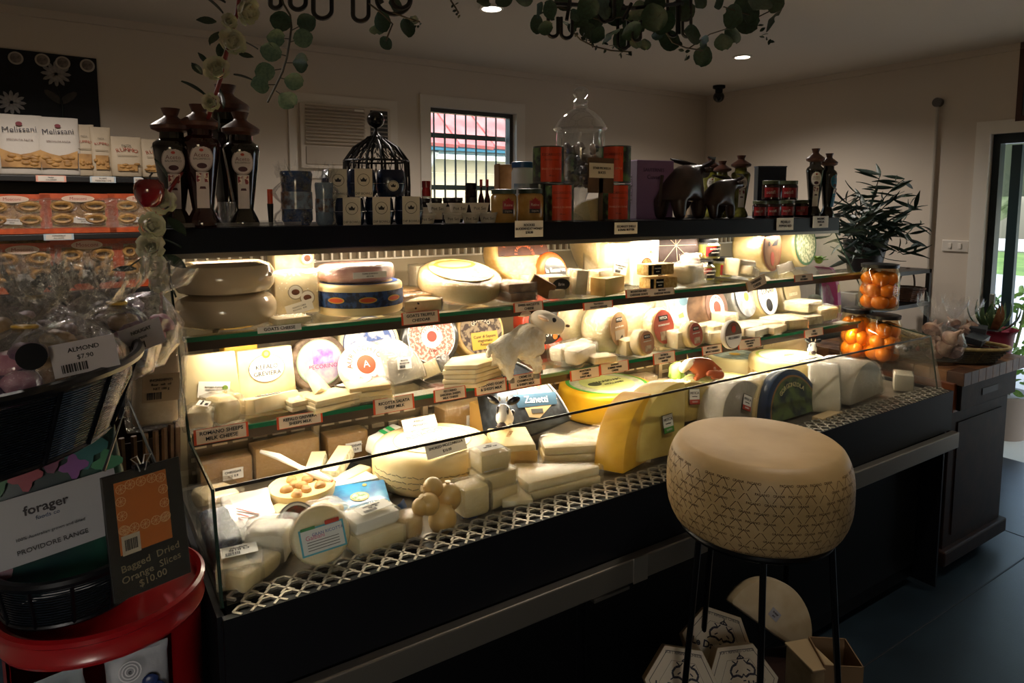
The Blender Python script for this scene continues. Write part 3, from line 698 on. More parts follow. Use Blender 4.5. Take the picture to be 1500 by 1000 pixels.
for i, (px, Y, z, lb) in enumerate([(1030, 1.93, Z1, 'front left jar of pickled yellow peppers with red and black label under another jar'), (1058, 1.97, Z1, 'right hand jar of pickled peppers half hidden beside the wrapped wedge'), (1037, 1.95, Z1+.088, 'top jar of pickled yellow peppers with red label stacked on two others')]):
    ovaljar(lb, px, Y, z, (34, 29), JARGLASS, pep, BLACK, mat('a81e22', .45, '17130f', 8, lo=.49, hi=.51), ['ANTIPASTO', 'peperoni'], 'pickled pepper jars')
bundle('white plastic twist wrapped piece between crackers and pepper jars', 1003, 1.84, Z1, (56, 40, 26), PALE, rz=20, seed=4)
bundle('loosely wrapped piece with visible ham colours at the back left of the jars', 1003, 1.97, Z1, (34, 34, 34), mat('b08a78', .5, 'd8c8b4', 30), seed=5, tail=False)
wedge('film wrapped white wedge right of the pepper jars', 1084, 1.86, Z1, .14, 40, 24, PALE, rz=170, rx=0, ry=-8, wrap=31)
wedge('thin wedge in loose film leaning at the foot of the brown faced wheel', 1099, 1.81, Z1, .12, 36, 12, IVORY, rz=185, ry=-14, wrap=32)
o, R, h = wheel('large wheel standing on edge with an oval brown picture label', 1106, 1.99, Z1, 34, 44, mat('dfc98e', .5, 'cdb274', 10, .2, 50), lean=3, yaw=14, rnd=.12, wrap=33)
part('rim', ring(R*.86, R*.98), mat('7a4420', .5), o, T(0, 0, h+.007))
bd = badge(o, T(0, 0, h+.0075), [(circle(R*.87), mat('8f6238', .55, '7a5230', 18))])
plate('print', circle(R*.1), INK, bd, T(-R*.35, R*.2, .001)); plate('print', [(-.03, 0), (.0, .02), (.05, .03), (.03, 0)], INK, bd, T(R*.2, R*.1, .001)); plate('print', circle(R*.2, 12, ry=R*.3), mat('a5432c', .5), bd, T(-R*.05, -R*.45, .001))
o, R, h = wheel('grey green herb crusted wheel standing at the right end of the upper shelf', 1160, 2.06, Z1, 33, 38, IVORY, lean=5, yaw=6, rnd=.15)
badge(o, T(0, 0, h+.001), [(circle(R*.93), mat('3d5a3c', .6)), (circle(R*.82), mat('6f7a5c', .8, 'a8a98a', 60, lo=.45, hi=.55))])
arctext('PECORINO ALLE ERBE', R*.86, R*.12, PAPER, o, T(0, 0, h+.003))
o, R, h = wedge('wrapped grey wedge with sticker standing in front of the herb wheel', 1156, 1.86, Z1, .11, 40, .04, GREYC, rz=200, rx=20, ry=0, wrap=35)
# ================================================================ MIDDLE SHELF
o, d = block('tall beige cheese slab with white info sticker at the left end of the middle shelf', 312, 1.84, Z2, (78, 26, 88), mat('d9c79c', .45, 'cdb887', 6), rx=-9, taper=.12)
b = sticker(o, FRONT(d, .02, .4, .002) @ RZ(-8), d[0]*.55, d[2]*.26, ['formaggio di pecora', 'stagionato 12 mesi', 'latte intero'], .0055)
plate('print', circle(.007), mat('6d8c3a', .5), b, T(d[0]*.19, .004, .001)); plate('print', circle(.006), mat('c7a83f', .5), b, T(d[0]*.19, -.008, .001))
o, d = block('cream cheese slab with oval printed label reading Kefalo Greviera', 391, 1.86, Z2, (82, 26, 80), PALE, rx=-8, rz=3, taper=.06)
badge(o, FRONT(d, 0, .64, .001), [(circle(d[0]*.31, 32, ry=d[2]*.25), INK), (circle(d[0]*.302, 32, ry=d[2]*.242), PAPER), (circle(.0, 3), PAPER)][:2], [('KEFALO', d[2]*.11, 0, .004, INK), ('GREVIERA', d[2]*.11, 0, -.014, INK)])
badge(o, FRONT(d, 0, .9, .004), [(circle(.011), GOLD), (circle(.006), mat('e8d27a', .3))])
block('yellow block of hard cheese between the beige slab and the oval labelled slab', 352, 1.96, Z2, (46, 30, 92), YEL, rz=4)
block('grey rind slab lying at the back under the upper shelf rail', 372, 2.15, Z2, (100, 40, 96), mat('8a7f6c', .6, '6a6152', 30), rz=2)
bundle('small white cheese in twisted film at the lower left shelf end', 296, 1.73, Z2, (44, 34, 24), PALE, rz=70, seed=8, tail=True, print_=['SHEEP 6.40'])
bundle('second twisted film piece leaning on the beige slab', 326, 1.745, Z2, (46, 36, 34), IVORY, rz=110, seed=9, tail=False)
o, R, h = wedge('white triangular wedge with oval printed sticker in front of the Kefalo slab', 396, 1.765, Z2, .15, 40, 22, PALE, rz=190, rx=12)
badge(o, T(.0, 0, h+.001) @ RZ(-180), [(circle(.034, 28, ry=.016), INK), (circle(.033, 28, ry=.015), PAPER)], [('KEFALO GREVIERA', .007, 0, 0, INK)])
slices('short stack of pale slices under film right of the white triangle', 440, 1.775, Z2, 2, (48, 46, 14), PALE, rz=14, wrap=36)
block('flat wedge offcut lying across the foot of the Kefalo slab', 402, 1.80, Z2, (64, 30, 8), IVORY, rz=-6)
def diskwheel(label, px, Y, R, h, body, layers, texts=(), lean=14, yaw=0, wrap=0, arcs=(), rnd=.15, z=Z2):
    o, R, h = wheel(label, px, Y, z, R, h, body, lean=lean, yaw=yaw, rnd=rnd, wrap=wrap)
    e = .0075 if wrap else .0015
    b = badge(o, T(0, 0, h+e), [(circle(r*R, 36), m) for r, m in layers], [(s, sz*R, x*R, y*R, m) for s, sz, x, y, m in texts])
    for s, rr, sz, m, mid in arcs: arctext(s, rr*R, sz*R, m, b, T(0, 0, .0006*len(layers)+.0006), mid)
    return o, b, R, h
PUR = mat('7a5aa8', .5, 'a893c4', 40)
o, b, R, h = diskwheel('mouldy brown wheel with a lilac and white label at left of the middle shelf', 466, 1.90, 42, 26, mat('5d4c3e', .8, '8d7a66', 30, .5, 90), [(.8, mat('8fa884', .5)), (.76, mat('b9b2b0', .5, '9a8ca6', 30))], [('PECORINO', .2, .1, -.15, mat('a03a6a', .5))])
plate('print', rect(R*.7, R*.5), PUR, b, T(R*.12, R*.2, .002))
o, b, R, h = diskwheel('white wheel with a blue printed landscape label behind the red lettered round', 538, 1.98, 47, 30, PALE, [(.86, mat('3c4f86', .5)), (.83, PAPER), (.72, mat('5068a8', .5, 'e8e6e0', 28, lo=.45, hi=.55))])
o, b, R, h = diskwheel('white round with red ring lettering leaning at the front of the blue label wheel', 534, 1.835, 37, 20, WHITE, [(.95, PAPER), (.38, mat('d2502e', .5))], arcs=[('AURICCHIO', .66, .3, mat('d2502e', .5), 105)], lean=30)
text('A', R*.4, PAPER, b, T(0, 0, .002)); arctext('PROVOLONE', .62*R, .13*R, RED, b, T(0, 0, .0018), -90, True)
wedge('white wedge with small eyes propped on the slices below the lilac label', 462, 1.80, Z2, .10, 60, 14, PALE, rz=70, rx=50)
slices('stack of thin pale slices at the shelf edge right of the Kefalo ticket', 483, 1.745, Z2, 4, (72, 52, 20), PALE, rz=10)
wedge('half moon of white cheese with black rind lying on the slices', 524, 1.775, Z2+.021, .056, 175, 9, WHITE, rz=270, rx=6, rind=BLKW)
slices('film wrapped slices behind the ricotta ticket', 540, 1.745, Z2, 3, (60, 46, 22), IVORY, rz=-6, wrap=43)
o, R, h = standing('big white and grey wedge standing upright with a barcode sticker', 572, 1.775, Z2, 68, 34, mat('bdb6a6', .4, 'cfc8b8', 8), 2, 88, yaw=14, lean=14, rind=WHITE, wrap=44)
sticker(o, T(R*.42, R*.42, .008) @ RZ(-4), .05, .034, ['RICOTTA', 'KG 0.52 7.90'], .0065, code=True)
wedge('narrow white wedge with dark rind leaning beside the upright grey wedge', 640, 1.79, Z2, .10, 34, 22, PALE, rz=300, rx=0, ry=-26, rind=BLKW, wrap=45)
PATT = mat('c86a5c', .5, 'e2b8aa', 110, lo=.48, hi=.53)
o, b, R, h = diskwheel('black waxed wheel with pink patterned label and red seal', 626, 1.97, 46, 30, BLKW, [(.82, PAPER), (.79, PATT), (.36, PAPER), (.17, RED)], arcs=[('PECORINO', .3, .12, RED, 90)])
arctext('SARDO', .46*R, .1*R, INK, b, T(0, 0, .0032), -90, True)
o, b, R, h = diskwheel('tan wheel with rayed brown label and golden plaque', 698, 2.0, 40, 28, mat('c9a96e', .5, 'a98a54', 20), [(.86, mat('40322a', .7, '8d7c64', 46, lo=.46, hi=.56))], arcs=[('GOLOSO', .42, .2, mat('d8cdb8', .5), 90)])
plate('print', rect(R*1.1, R*.62), GOLD, b, T(R*.1, -R*.35, .0012)); text('Cuor di Sapore\nstagionato\nRiserva', R*.15, INK, b, T(R*.1, -R*.35, .0026))
slices('tall stack of yellow white cheese slices in front of the gold plaque wheel', 686, 1.75, Z2, 5, (96, 66, 34), PALE, rz=6, shape=lambda w, d: [(-w/2, -d*.1), (-w*.1, -d/2), (w/2, -d*.3), (w*.5, d*.35), (-w*.1, d*.45)], jit=.003)
o, b, R, h = diskwheel('red and black labelled wheel standing behind the lamb figurine', 792, 2.0, 41, 28, mat('b23a22', .4, coat=.4), [(.93, mat('c24426', .4)), (.78, BLKW)], [('FUMO', .26, .25, -.1, mat('e8a86a', .5)), ('STRIK', .3, .3, -.42, PAPER)], lean=8)
for a in (20, 70, 110, 160, 250, 300): plate('print', circle(R*.1), mat('e07a34', .5), b, T(R*.62*math.cos(rad(a)), R*.62*math.sin(rad(a)), .0016))
rindf = mat('cbbb92', .55, 'b9a878', 12, .3, 40)
for i, (px, Y, R_, lb) in enumerate([(838, 1.98, 35, 'rear one of two film wrapped soft rounds behind the wrapped sticks'), (884, 1.84, 33, 'front film wrapped soft round with a brown face label')]):
    o, R, h = wheel(lb, px, Y, Z2, R_, 46, rindf, lean=6, yaw=18, rnd=.35, wrap=50+i, group='soft rounds')
    if i:
        b = badge(o, T(0, 0, h+.007), [(circle(R*.74, 30), mat('b08a5e', .5, '9a744c', 14))])
        plate('print', rect(R*.5, R*.2), INK, b, T(0, R*.4, .001)); text('MITICA', R*.15, PAPER, b, T(0, R*.4, .003)); text('queso de cabra', R*.12, PAPER, b, T(0, R*.1, .0015))
        plate('print', rect(R*.8, R*.4), mat('a89a86', .6), b, T(0, -R*.25, .001)); plate('print', [(-.012, -.005), (.01, .0), (.006, .01), (-.004, .004)], INK, b, T(R*.1, -R*.4, .0018))
for i in range(2):
    bundle(['upper narrow film wrapped stick of cheese with red edged ticket in front of soft rounds', 'lower narrow film wrapped stick of cheese right beside the lamb'][i], (838, 850)[i], (1.80, 1.745)[i], Z2+(0.0), (84-16*i, 24, 22), mat('dccfb0', .4), rz=18+10*i, seed=14+i, tail=False)
def roundlab(label, px, Y, R_, bm, lm, lean=10, yaw=10, py=None, group='red labelled rounds', h_=16, sub=()):
    o, R, h = wheel(label, px, Y, Z2, R_, h_, bm, lean=lean, yaw=yaw, rnd=.2, wrap=px, group=group)
    b = badge(o, T(0, 0, h+.007), [(circle(R*.88, 30), lm)])
    plate('print', rect(R*.8, R*.28), INK, b, T(0, R*.45, .0008)); text('MITICA', R*.2, PAPER, b, T(0, R*.45, .002))
    plate('print', rect(R*.8, R*.45), mat('c9b79a', .6, 'a4846a', 40), b, T(0, -R*.45, .0008)); text('DRUNKEN GOAT', R*.13, PAPER, b, T(0, R*.1, .0015))
    return o
redl = mat('a83c2a', .45, 'b85a40', 10)
roundlab('largest red labelled round standing between fluffy parcels and blue label wheel', 963, 1.80, 28, IVORY, redl)
roundlab('tan labelled small round in front at the creamy sheep ticket', 939, 1.715, 19, IVORY, mat('b98560', .5))
roundlab('small red labelled round nearest the shelf edge above the ox figurine', 1010, 1.715, 19, IVORY, redl)
for i, (px, Y, d_, s) in enumerate([(915, 1.96, (64, 50, 50), 21), (950, 2.02, (50, 46, 44), 22), (908, 2.1, (50, 40, 64), 23)]):
    bundle(['white fluffy looking film parcel behind the tan labelled round', 'white crumpled parcel right of the fluffy parcel', 'upright back row parcel with a dried orange leaf print'][i], px, Y, Z2, d_, PALE, seed=s, tail=False)
block('small pale block with a tag left of the small tan round', 920, 1.76, Z2, (30, 24, 22), IVORY, wrap=60)
o, b, R, h = diskwheel('white wheel with a pale blue oval brand label', 986, 2.0, 33, 30, WHITE, [(.95, mat('e4eef2', .45))], (), lean=10, yaw=8)
plate('print', ring(R*.3, R*.34).v and circle(R*.32, 24, ry=R*.2), mat('8fb9d2', .5), b, T(R*.1, R*.25, .0004))
plate('print', [(-.02, 0), (.015, .008), (.02, -.012), (-.015, -.015)], mat('d9c07e', .5), b, T(-R*.2, -R*.3, .001))
o, b, R, h = diskwheel('brown striped wheel with a red sealed pecorino label', 1034, 1.93, 30, 34, mat('8a6a52', .5, '5e4636', 16, .2), [(.93, mat('6b4a38', .5)), (.6, PAPER), (.3, RED)], arcs=[('PECORINO', .48, .15, RED, 90)], yaw=8)
plate('print', rect(R*1.2, R*.55), PAPER, b, T(0, -R*.5, .0022)); text('PECORINO', R*.24, INK, b, T(0, -R*.5, .0036))
o, b, R, h = diskwheel('silver foil wheel with grey printed label', 1072, 1.99, 32, 38, SILV, [(.9, mat('8d9098', .35, 'c9ccd2', 14, metal=.4)), (.2, GOLD)], [('PECORINO', .22, 0, .5, PAPER), ('SARDO', .18, 0, -.5, PAPER)], yaw=10, wrap=65)
o, b, R, h = diskwheel('white labelled wheel with dark letters and blue flower corner', 1106, 1.99, 31, 36, IVORY, [(.95, mat('4e4a58', .5)), (.9, PAPER)], [('LUNA', .36, -.1, .2, INK)], yaw=10)
plate('print', circle(R*.3, 20), INK, b, T(-R*.05, -R*.45, .0016)); plate('print', circle(R*.16, 9), mat('6b6fae', .5, 'd8c84c', 90), b, T(R*.5, R*.25, .0016))
o, b, R, h = diskwheel('khaki rind wheel with a small square sticker near the right side glass', 1140, 2.02, 30, 34, mat('9d8c62', .5, 'b3a274', 14), [(.92, mat('7d7350', .5)), (.88, mat('9c8c66', .5, '8a7a56', 10))], yaw=12, wrap=66)
plate('print', rect(R*.5, R*.4), PAPER, b, T(-R*.1, R*.4, .0016)); text('CASTELLO', R*.2, mat('d8cdb0', .5), b, T(0, -.2*R, .0018))
PCS = [(1010, 1.775, (34, 30, 26), -6, PALE, 'cut white block at the middle shelf right of the red round'), (1042, 1.78, (44, 34, 22), 8, IVORY, 'pale wedge block in front of the brown striped wheel'),
       (1046, 1.735, (44, 30, 16), -4, PALE, 'flat slab at the shelf edge under the pale wedge block'), (1085, 1.80, (52, 40, 12), 8, PALE, 'white slab with a printed end resting below the silver wheel'),
       (1116, 1.80, (50, 34, 12), -14, IVORY, 'rounded white piece below the luna labelled wheel'), (1103, 1.745, (46, 30, 10), 10, mat('ddd3b8', .4), 'thin film pack at the shelf edge left of the brie pile'),
       (1144, 1.79, (52, 40, 14), 6, PALE, 'front piece of the pile of soft cheese near the right end'), (1172, 1.80, (46, 40, 12), -5, mat('d9cba0', .45, 'b0a074', 30), 'blue veined wedge in the pile near the right end')]
for i, (px, Y, d_, rz, m, lb) in enumerate(PCS): block(lb, px, Y, Z2, d_, m, rz=rz, wrap=70+i)
block('topmost piece of the blue veined pile near the right end', 1176, 1.83, Z2+.05, (42, 36, 14), mat('e6dbb4', .45, 'c9bc8c', 20), rz=8, wrap=82)
bundle('oblong white roll lying at the right shelf end', 1203, 1.79, Z2, (44, 26, 18), IVORY, seed=31, tail=False)
o, R, h = wheel('oval pecorino disc label hanging over the middle shelf edge', 1070, 1.665, Z2-.012, 21, 8, WHITE, lean=4, yaw=4, name='pecorino_disc')
b = badge(o, T(0, 0, h+.0008), [(circle(R*.96), mat('7a6654', .5)), (circle(R*.92), mat('6d5848', .5))])
plate('print', [(R*.92*math.cos(rad(a)), R*.92*math.sin(rad(a))) for a in range(180, 361, 12)], PAPER, b, T(0, 0, .0014))
plate('print', circle(R*.25), RED, b, T(0, R*.4, .0014)); text('PECORINO', R*.26, INK, b, T(0, -R*.2, .003)); arctext('PECORINO', R*.42, R*.14, RED, b, T(0, R*.35, .0016))
block('cream block with two printed barcodes behind the creamy sheep ticket', 992, 1.74, Z2, (24, 24, 24), PALE, wrap=84)

# lamb figurine on the middle shelf
wool = mat('f3ecd9', .8, 'e8dbbb', 40, .8, 140); face = mat('efe3cb', .6)
k = mpp(on(765, 1.70, Z2)); s = k*100
t = thing('lamb_figurine', 'white woolly lamb figurine with pinkish ears standing on the shelf edge', 'figurine', T(on(768, 1.70, Z2)))
V = [(-.4, 0, .54, .22), (-.15, 0, .57, .225), (.08, 0, .56, .23), (.18, 0, .64, .2), (.24, 0, .72, .18),
     (-.38, -.1, .32, .15), (-.36, -.11, .16, .075), (-.3, -.11, .04, .06), (-.38, .1, .32, .15), (-.28, .11, .16, .075), (-.22, .11, .04, .06),
     (.1, -.1, .32, .13), (.17, -.1, .16, .07), (.15, -.1, .04, .058), (.12, .1, .32, .13), (.26, .1, .18, .07), (.34, .1, .06, .058), (-.58, 0, .5, .06), (-.62, 0, .36, .035)]
E = [(0, 1), (1, 2), (2, 3), (3, 4), (0, 5), (5, 6), (6, 7), (0, 8), (8, 9), (9, 10), (2, 11), (11, 12), (12, 13), (2, 14), (14, 15), (15, 16), (0, 17), (17, 18)]
skin('body', [tuple(c*s for c in v) for v in V], E, wool, t, disp=.007, dsc=90)
hd = skin('head', [tuple(c*s for c in v) for v in [(.18, 0, .72, .2), (.29, -.01, .81, .225), (.42, -.03, .77, .18), (.56, -.05, .71, .14), (.66, -.06, .68, .12)]], [(0, 1), (1, 2), (2, 3), (3, 4)], face, t)
for sg in (-1, 1):
    part('ear', G().ell((0, 0, 0), .16*s, .075*s, .035*s, 10, 6), mat('e6c9ac', .6), t, T(.15*s, sg*.26*s, .90*s) @ RZ(sg*105+180) @ RX(30) , smooth=True)
    part('eye', G().ell((.40*s, sg*.155*s-.03*s, .84*s), .036*s, nu=8, nv=6), INK, t, smooth=True)
part('nose', G().ell((.745*s, -.065*s, .70*s), .028*s, .045*s, .022*s, 8, 6), mat('6b5347', .5), t, smooth=True)
for x, y in ((-.3, -.11), (-.22, .11), (.15, -.1), (.35, .1)): part('hoof', G().lathe([(0, -.01*s), (.05*s, -.01*s), (.045*s, .05*s), (0, .05*s)], 10), mat('8c8070', .6), t, T(x*s, y*s, 0), smooth=35)
settle(t, Z2)
# ================================================================ CASE FLOOR
o, d = block('long silver film pouch with red print at the left end of the case floor', 368, 1.60, ZD, (70, .19, 24), mat('d9d6d0', .3, 'c7b9b4', 14, metal=.2), rz=-4, rx=14, soft=.006, name='cheese_pouch', wrap=0)
for q in range(3): plate('print', [(0, 0), (.06, .01), (.06, .014), (0, .004)], mat('b5403c', .5), o, T(-.03, .03-q*.02, d[2]+.002) @ RZ(-50))
sticker(o, T(.0, -.055, d[2]+.004) @ RZ(-4), d[0]*.95, .07, ['CAMEMBERT  TRADIZIONE', 'latte   sale   caglio', ''], .006, m=mat('d3d0cc', .3))
bundle('dark blue net bag of cheese against the left end glass', 326, 1.56, ZD, (40, .2, 40), mat('1d2a3c', .5, '4c5a70', 60), rz=0, seed=41, tail=False)
o, R, h = wheel('cream bowl of soft cheese with brown nuts on top behind the small pots', 443, 1.69, ZD, 48, 36, IVORY, prof=[(0, 0), (.72, 0), (.9, .2), (1, .9), (.97, 1), (.9, .92), (0, .88)], name='cheese_bowl', cat='bowl')
for q in range(9):
    a = q*2.4; r = R*.75*math.sqrt(q/9); part('topping', G().ell((0, 0, 0), R*.2, R*.16, R*.14, 10, 6), mat('a97a44', .5, 'c59a5e', 30), o, T(r*math.cos(a), r*math.sin(a), h*.95) @ RZ(q*40), smooth=True, disp=.003, dsc=60, seed=q)
t = thing('serving_tongs', 'white plastic serving knife with orange tip lying on the soft cheese bowl', 'tongs', None)
P0 = at(382, 661, z=ZD+.112); P1 = at(486, 704, z=ZD+.06)
t.matrix_basis = T(P0); v = P1-P0
part('handle', G().tube([(0, 0, 0), v*.25+Vector((0, 0, .006)), v*.6], [.005, .009, .006], 8), WHITE, t, smooth=True)
part('blade', G().tube([v*.55, v*.8, v], [.007, .011, .004], 8), mat('e9dfd0', .4), t, smooth=True)
part('tip', G().tube([v*.97, v*1.05], [.005, .003], 6), mat('c85f3a', .5), t, smooth=True)
for i, (px, Y, rz_) in enumerate([(422, 1.60, 0), (433, 1.52, 0)]):
    o, R, h = wheel(['rear small white pot of soft cheese leaning against the bowl', 'front small white pot lying with round green and red label on its lid'][i], px, Y, ZD, 30-i*2, 30, PALE, lean=None if i == 0 else 40, rnd=.15, name='cheese_pot', cat='pot', wrap=0)
    if i: badge(o, T(0, 0, h+.001), [(circle(R*.95), mat('8f8c84', .5)), (circle(R*.86), PAPER), (circle(R*.74), mat('3f4a34', .5, '8a3a30', 50))])
o, d = block('blue printed flat packet with a round picture on the case floor', 517, 1.60, ZD, (104, .15, 12), mat('1f6fb0', .35, '3f9bcb', 26, coat=.4), rz=-14, rx=10, name='cheese_packet', bev=.006)
badge(o, TOP(d, .1, .05), [(circle(.024, 26, ry=.02), mat('c9b26a', .5)), (circle(.02, 26, ry=.016), mat('6d9a5a', .5, 'e4e0cc', 70))])
badge(o, TOP(d, .2, .38), [(circle(.006), GOLD)])
for q in range(6): badge(o, TOP(d, -.3+q*.05, -.1-(q % 3)*.08), [(rect(.02, .004), mat('bfe0ea', .5))])
o, R, h = wheel('round flat white cheese standing on edge with a pink and blue label in film', 470, 1.40, ZD, 41, 24, PALE, lean=22, yaw=-8, rnd=.2, wrap=91)
b = badge(o, T(.002, -.006, h+.007) @ RZ(6), [(rect(R*1.55, R*.9), mat('4fa3b8', .5)), (rect(R*1.42, R*.78), mat('d3d3d0', .5))], [('Galbani', R*.22, -R*.25, R*.12, mat('c04a78', .5)), ('GRAN RICOTTA', R*.15, R*.2, R*.2, BLUEL)])
plate('print', rect(R*.5, R*.14), RED, b, T(R*.4, R*.48, .001)); plate('print', rect(R*.5, R*.1), mat('3d8a54', .5), b, T(-R*.45, R*.44, .001))
for q in range(4): plate('print', rect(R*1.1, R*.02), INK, b, T(0, -R*(.02+.09*q), .0013))
for i, (z, d_, rz_) in enumerate([(ZD, (76, .075, 34), 6), (ZD+.0, (70, .075, 30), 2)]):
    if i == 0: o0, d0 = block('lower white brick pack with smooth front right of the round flat cheese', 551, 1.40, ZD, (76, .075, 28), PALE, rz=6, wrap=93)
    else:
        o, d = block('upper white brick pack with a barcode label on top', 543, 1.42, ZD+d0[2], (70, .075, 18), WHITE, rz=8, wrap=94)
        sticker(o, TOP(d, .05, -.05, .009, 4), d[0]*.75, .04, ['MOZZARELLA', 'KG 1.05'], .007, code=True)
o, d = block('white wrapped brick with printed label in the lower left case corner', 352, 1.43, ZD, (62, .1, 34), PALE, rz=-12, wrap=95)
sticker(o, TOP(d, 0, .0, .009, 6), d[0]*.8, .045, ['HALLOUMI', 'KG 0.38  9.10'], .007, code=True)
bundle('long film sleeve with a bread stick shaped cheese lying on the corner brick', 372, 1.395, ZD, (78, 36, 26), IVORY, rz=38, seed=44, tail=False)
bundle('crumpled clear parcel behind the round flat cheese', 396, 1.475, ZD, (60, 60, 46), mat('d8cfba', .4), rz=60, seed=45, tail=True)
bundle('see through bag with crumbled cheese between pot and bricks', 470, 1.52, ZD, (60, 44, 34), PALE, rz=20, seed=46, tail=False)
MG = mat('9a9478', .8, 'c9c2a6', 60, .4, 90)
for i, (px, Y, rz_, ry_, lb) in enumerate([(462, 1.80, 62, -10, 'left log shaped soft cheese with grey mould crust on the dark tray'), (496, 1.80, 50, -12, 'right log shaped soft cheese with grey mould crust'), (512, 1.74, 28, 0, 'long white brie slice lying in front of the mould crusted logs')]):
    o, d = block(lb, px, Y, ZD+.022, (.15, .05, .036 if i < 2 else .022), MG if i < 2 else PALE, rz=rz_, ry=ry_, taper=.12, bev=.008)
    if i < 2: part('cut_face', G().box((0, 0, d[2]+.0005), (d[0]*.84, d[1]*.8, .002)), PALE, o)
block('black plastic tray under the mould crusted logs', 488, 1.80, ZD, (110, .2, .02), BLACK, rz=20, name='tray', cat='tray')
slices('spotted white slices lying under the brie slice', 512, 1.72, ZD+.0, 2, (66, 50, 22), WHITE, rz=12)
block('white box edge behind the blue packet', 510, 1.69, ZD, (88, .03, 24), mat('d8d4cc', .5), name='carton', cat='carton', rz=-6)
o, d = block('green and white paper packet lying at the back next to the Asiago wheel', 572, 1.84, ZD+.03, (64, .1, 26), WHITE, rz=30, rx=14, soft=.004, name='cheese_packet')
for q in (-.02, .012): plate('print', [(-.012, -.04), (.006, -.04), (.014, .04), (-.004, .04)], mat('2fa35a', .4), o, T(q, 0, d[2]+.005))
o, R, h = wheel('big pale Asiago wheel with green print and grey stamp on top', 634, 1.69, ZD, 87, 56, mat('e6cf98', .45, 'd2ab62', 7, .2, 50, lo=.42, hi=.7), rnd=.28)
b = badge(o, T(0, 0, h+.0005), [(circle(R*.66, 40), mat('ecdcae', .45, 'e2cb92', 10))])
part('print', ring(R*.64, R*.655), mat('8f8a6a', .6), b, T(0, 0, .001))
text('ASIAGO', R*.22, mat('7fae6a', .6), b, T(.0, R*.3, .0012) @ RZ(12)); text('C A', R*.2, mat('d9a08a', .6), b, T(.0, R*.5, .0012) @ RZ(12))
text('AMBROSI', R*.2, mat('6f7a80', .6), b, T(0, -R*.08, .0012) @ RZ(18)); 
g = ring(0, 0) if False else G()
for (x, y, w, hh) in ((0, .12, .95, .02), (0, -.12, .95, .02), (.47, 0, .02, .26), (-.47, 0, .02, .26)): g.box((x*R, y*R, 0), (w*R, hh*R, .0006))
part('print', g, mat('6f7a80', .6), b, T(0, -R*.08, .0012) @ RZ(18))
side_ = G()
for q in range(34):
    a = rad(180+q*5.4); rr = R+.0006
    for v in range(3): side_.box((0, 0, 0), (.012+.006*(q % 3 == 0), .0006, .0022), T(rr*math.cos(a), rr*math.sin(a), h*(.3+.14*v)) @ Matrix.Rotation(a+PI/2, 4, 'Z') @ RY(18*((q+v) % 3-1)))
part('side_print', side_, mat('8a7a58', .6), o)
AS = (o.matrix_basis.translation.copy(), R, h)
wd = WHITE; smk = mat('d3b273', .4, 'c69c55', 10, coat=.3)
for i, (px, py, r) in enumerate([(634, 714, 15), (628, 738, 16), (656, 728, 20), (648, 760, 21), (616, 742, 13)]):
    P = at(px, py, y=1.42-(.03 if py > 735 else 0)); k = mpp(P)
    t = thing('smoked_cheese_ball', ['small smoked cheese ball at the top of the net', 'smoked cheese ball at the left of the bunch', 'large smoked cheese ball at the right of the bunch', 'largest smoked cheese ball at the bottom front of the bunch', 'half hidden smoked cheese ball at the far left of the bunch'][i], 'cheese', T(P), 'smoked cheese balls')
    part('ball', G().ell((0, 0, 0), r*k, r*k, r*k*1.04, 18, 12), smk, t, smooth=True)
    part('knot', G().lathe([(0, r*k*1.0), (.006, r*k*.98), (.004, r*k*1.12), (.008, r*k*1.2), (0, r*k*1.22)], 8), smk, t, RY(40*(i-2)), smooth=True)
for i, (px, py, w_, rz_) in enumerate([(688, 738, 10, 0), (600, 748, 12, 0)]):
    P = at(px, py, y=1.40+i*.03); k = mpp(P)
    t = thing('printed_wrap', ['blue printed film flap right of the smoked balls', 'blue film flap left of the smoked balls'][i], 'wrapper', T(P.x, P.y, ZD))
    L = P.z-ZD+.03
    part('flap', G().grid(4, 6, lambda u, v: ((u-.5)*.045*(1+.4*v), .012*math.sin(3*v)+.006*math.sin(6*u), v*L)), mat('214a94', .25, '3a6ab8', 30, coat=.5), t, RY(18-50*i), smooth=60)
    part('print', G().box((0, -.002, L*.55), (.012, .002, .03)), PAPER, t, RY(18-50*i))
o, R, h = wheel('tan wrapped little round half hidden left of the smoked balls', 597, 1.40, ZD, 22, 34, smk, rnd=.4, wrap=97)
for i, (px, Y, z, d_, lb) in enumerate([(726, 1.44, 0, (54, .07, 26), 'lowest white cube pack in the stack beside the smoked balls'), (722, 1.445, 27, (58, .07, 22), 'middle white cube pack in the stack beside the smoked balls'), (717, 1.455, 50, (46, .065, 26), 'top white cube pack with a dotted paper lid')]):
    kk = mpp(on(px, Y, ZD)); o, d = block(lb, px, Y, ZD+z*kk, d_, IVORY, rz=10-6*i, wrap=98+i, group='white cube packs')
    if i: sticker(o, TOP(d, 0, 0, .008), d[0]*.8, d[1]*.7, ['FETA', 'KG 0.25  4.60'], .007)
block('pale round block under the front of the cube stack', 690, 1.42, ZD, (44, .07, 46), IVORY, rz=0, wrap=104, bev=.015)
block('flat film pack lying at the grille right of the cube stack', 753, 1.43, ZD, (44, .12, 10), PALE, rz=-24, wrap=105)
o, d = block('parmesan block with brown rind below the cow figurine', 748, 1.61, ZD, (64, .17, 50), mat('e9d29a', .5, 'd8b874', 14, .3, 50), rz=-24, taper=.08, wrap=0)
part('rind', G().box((0, -d[1]/2-.001, d[2]*.45), (d[0]*.98, .003, d[2]*.8)), RINDY, o)
text('PARMI', .018, mat('b98a4c', .6), o, TOP(d, 0, .1, .001, 70))
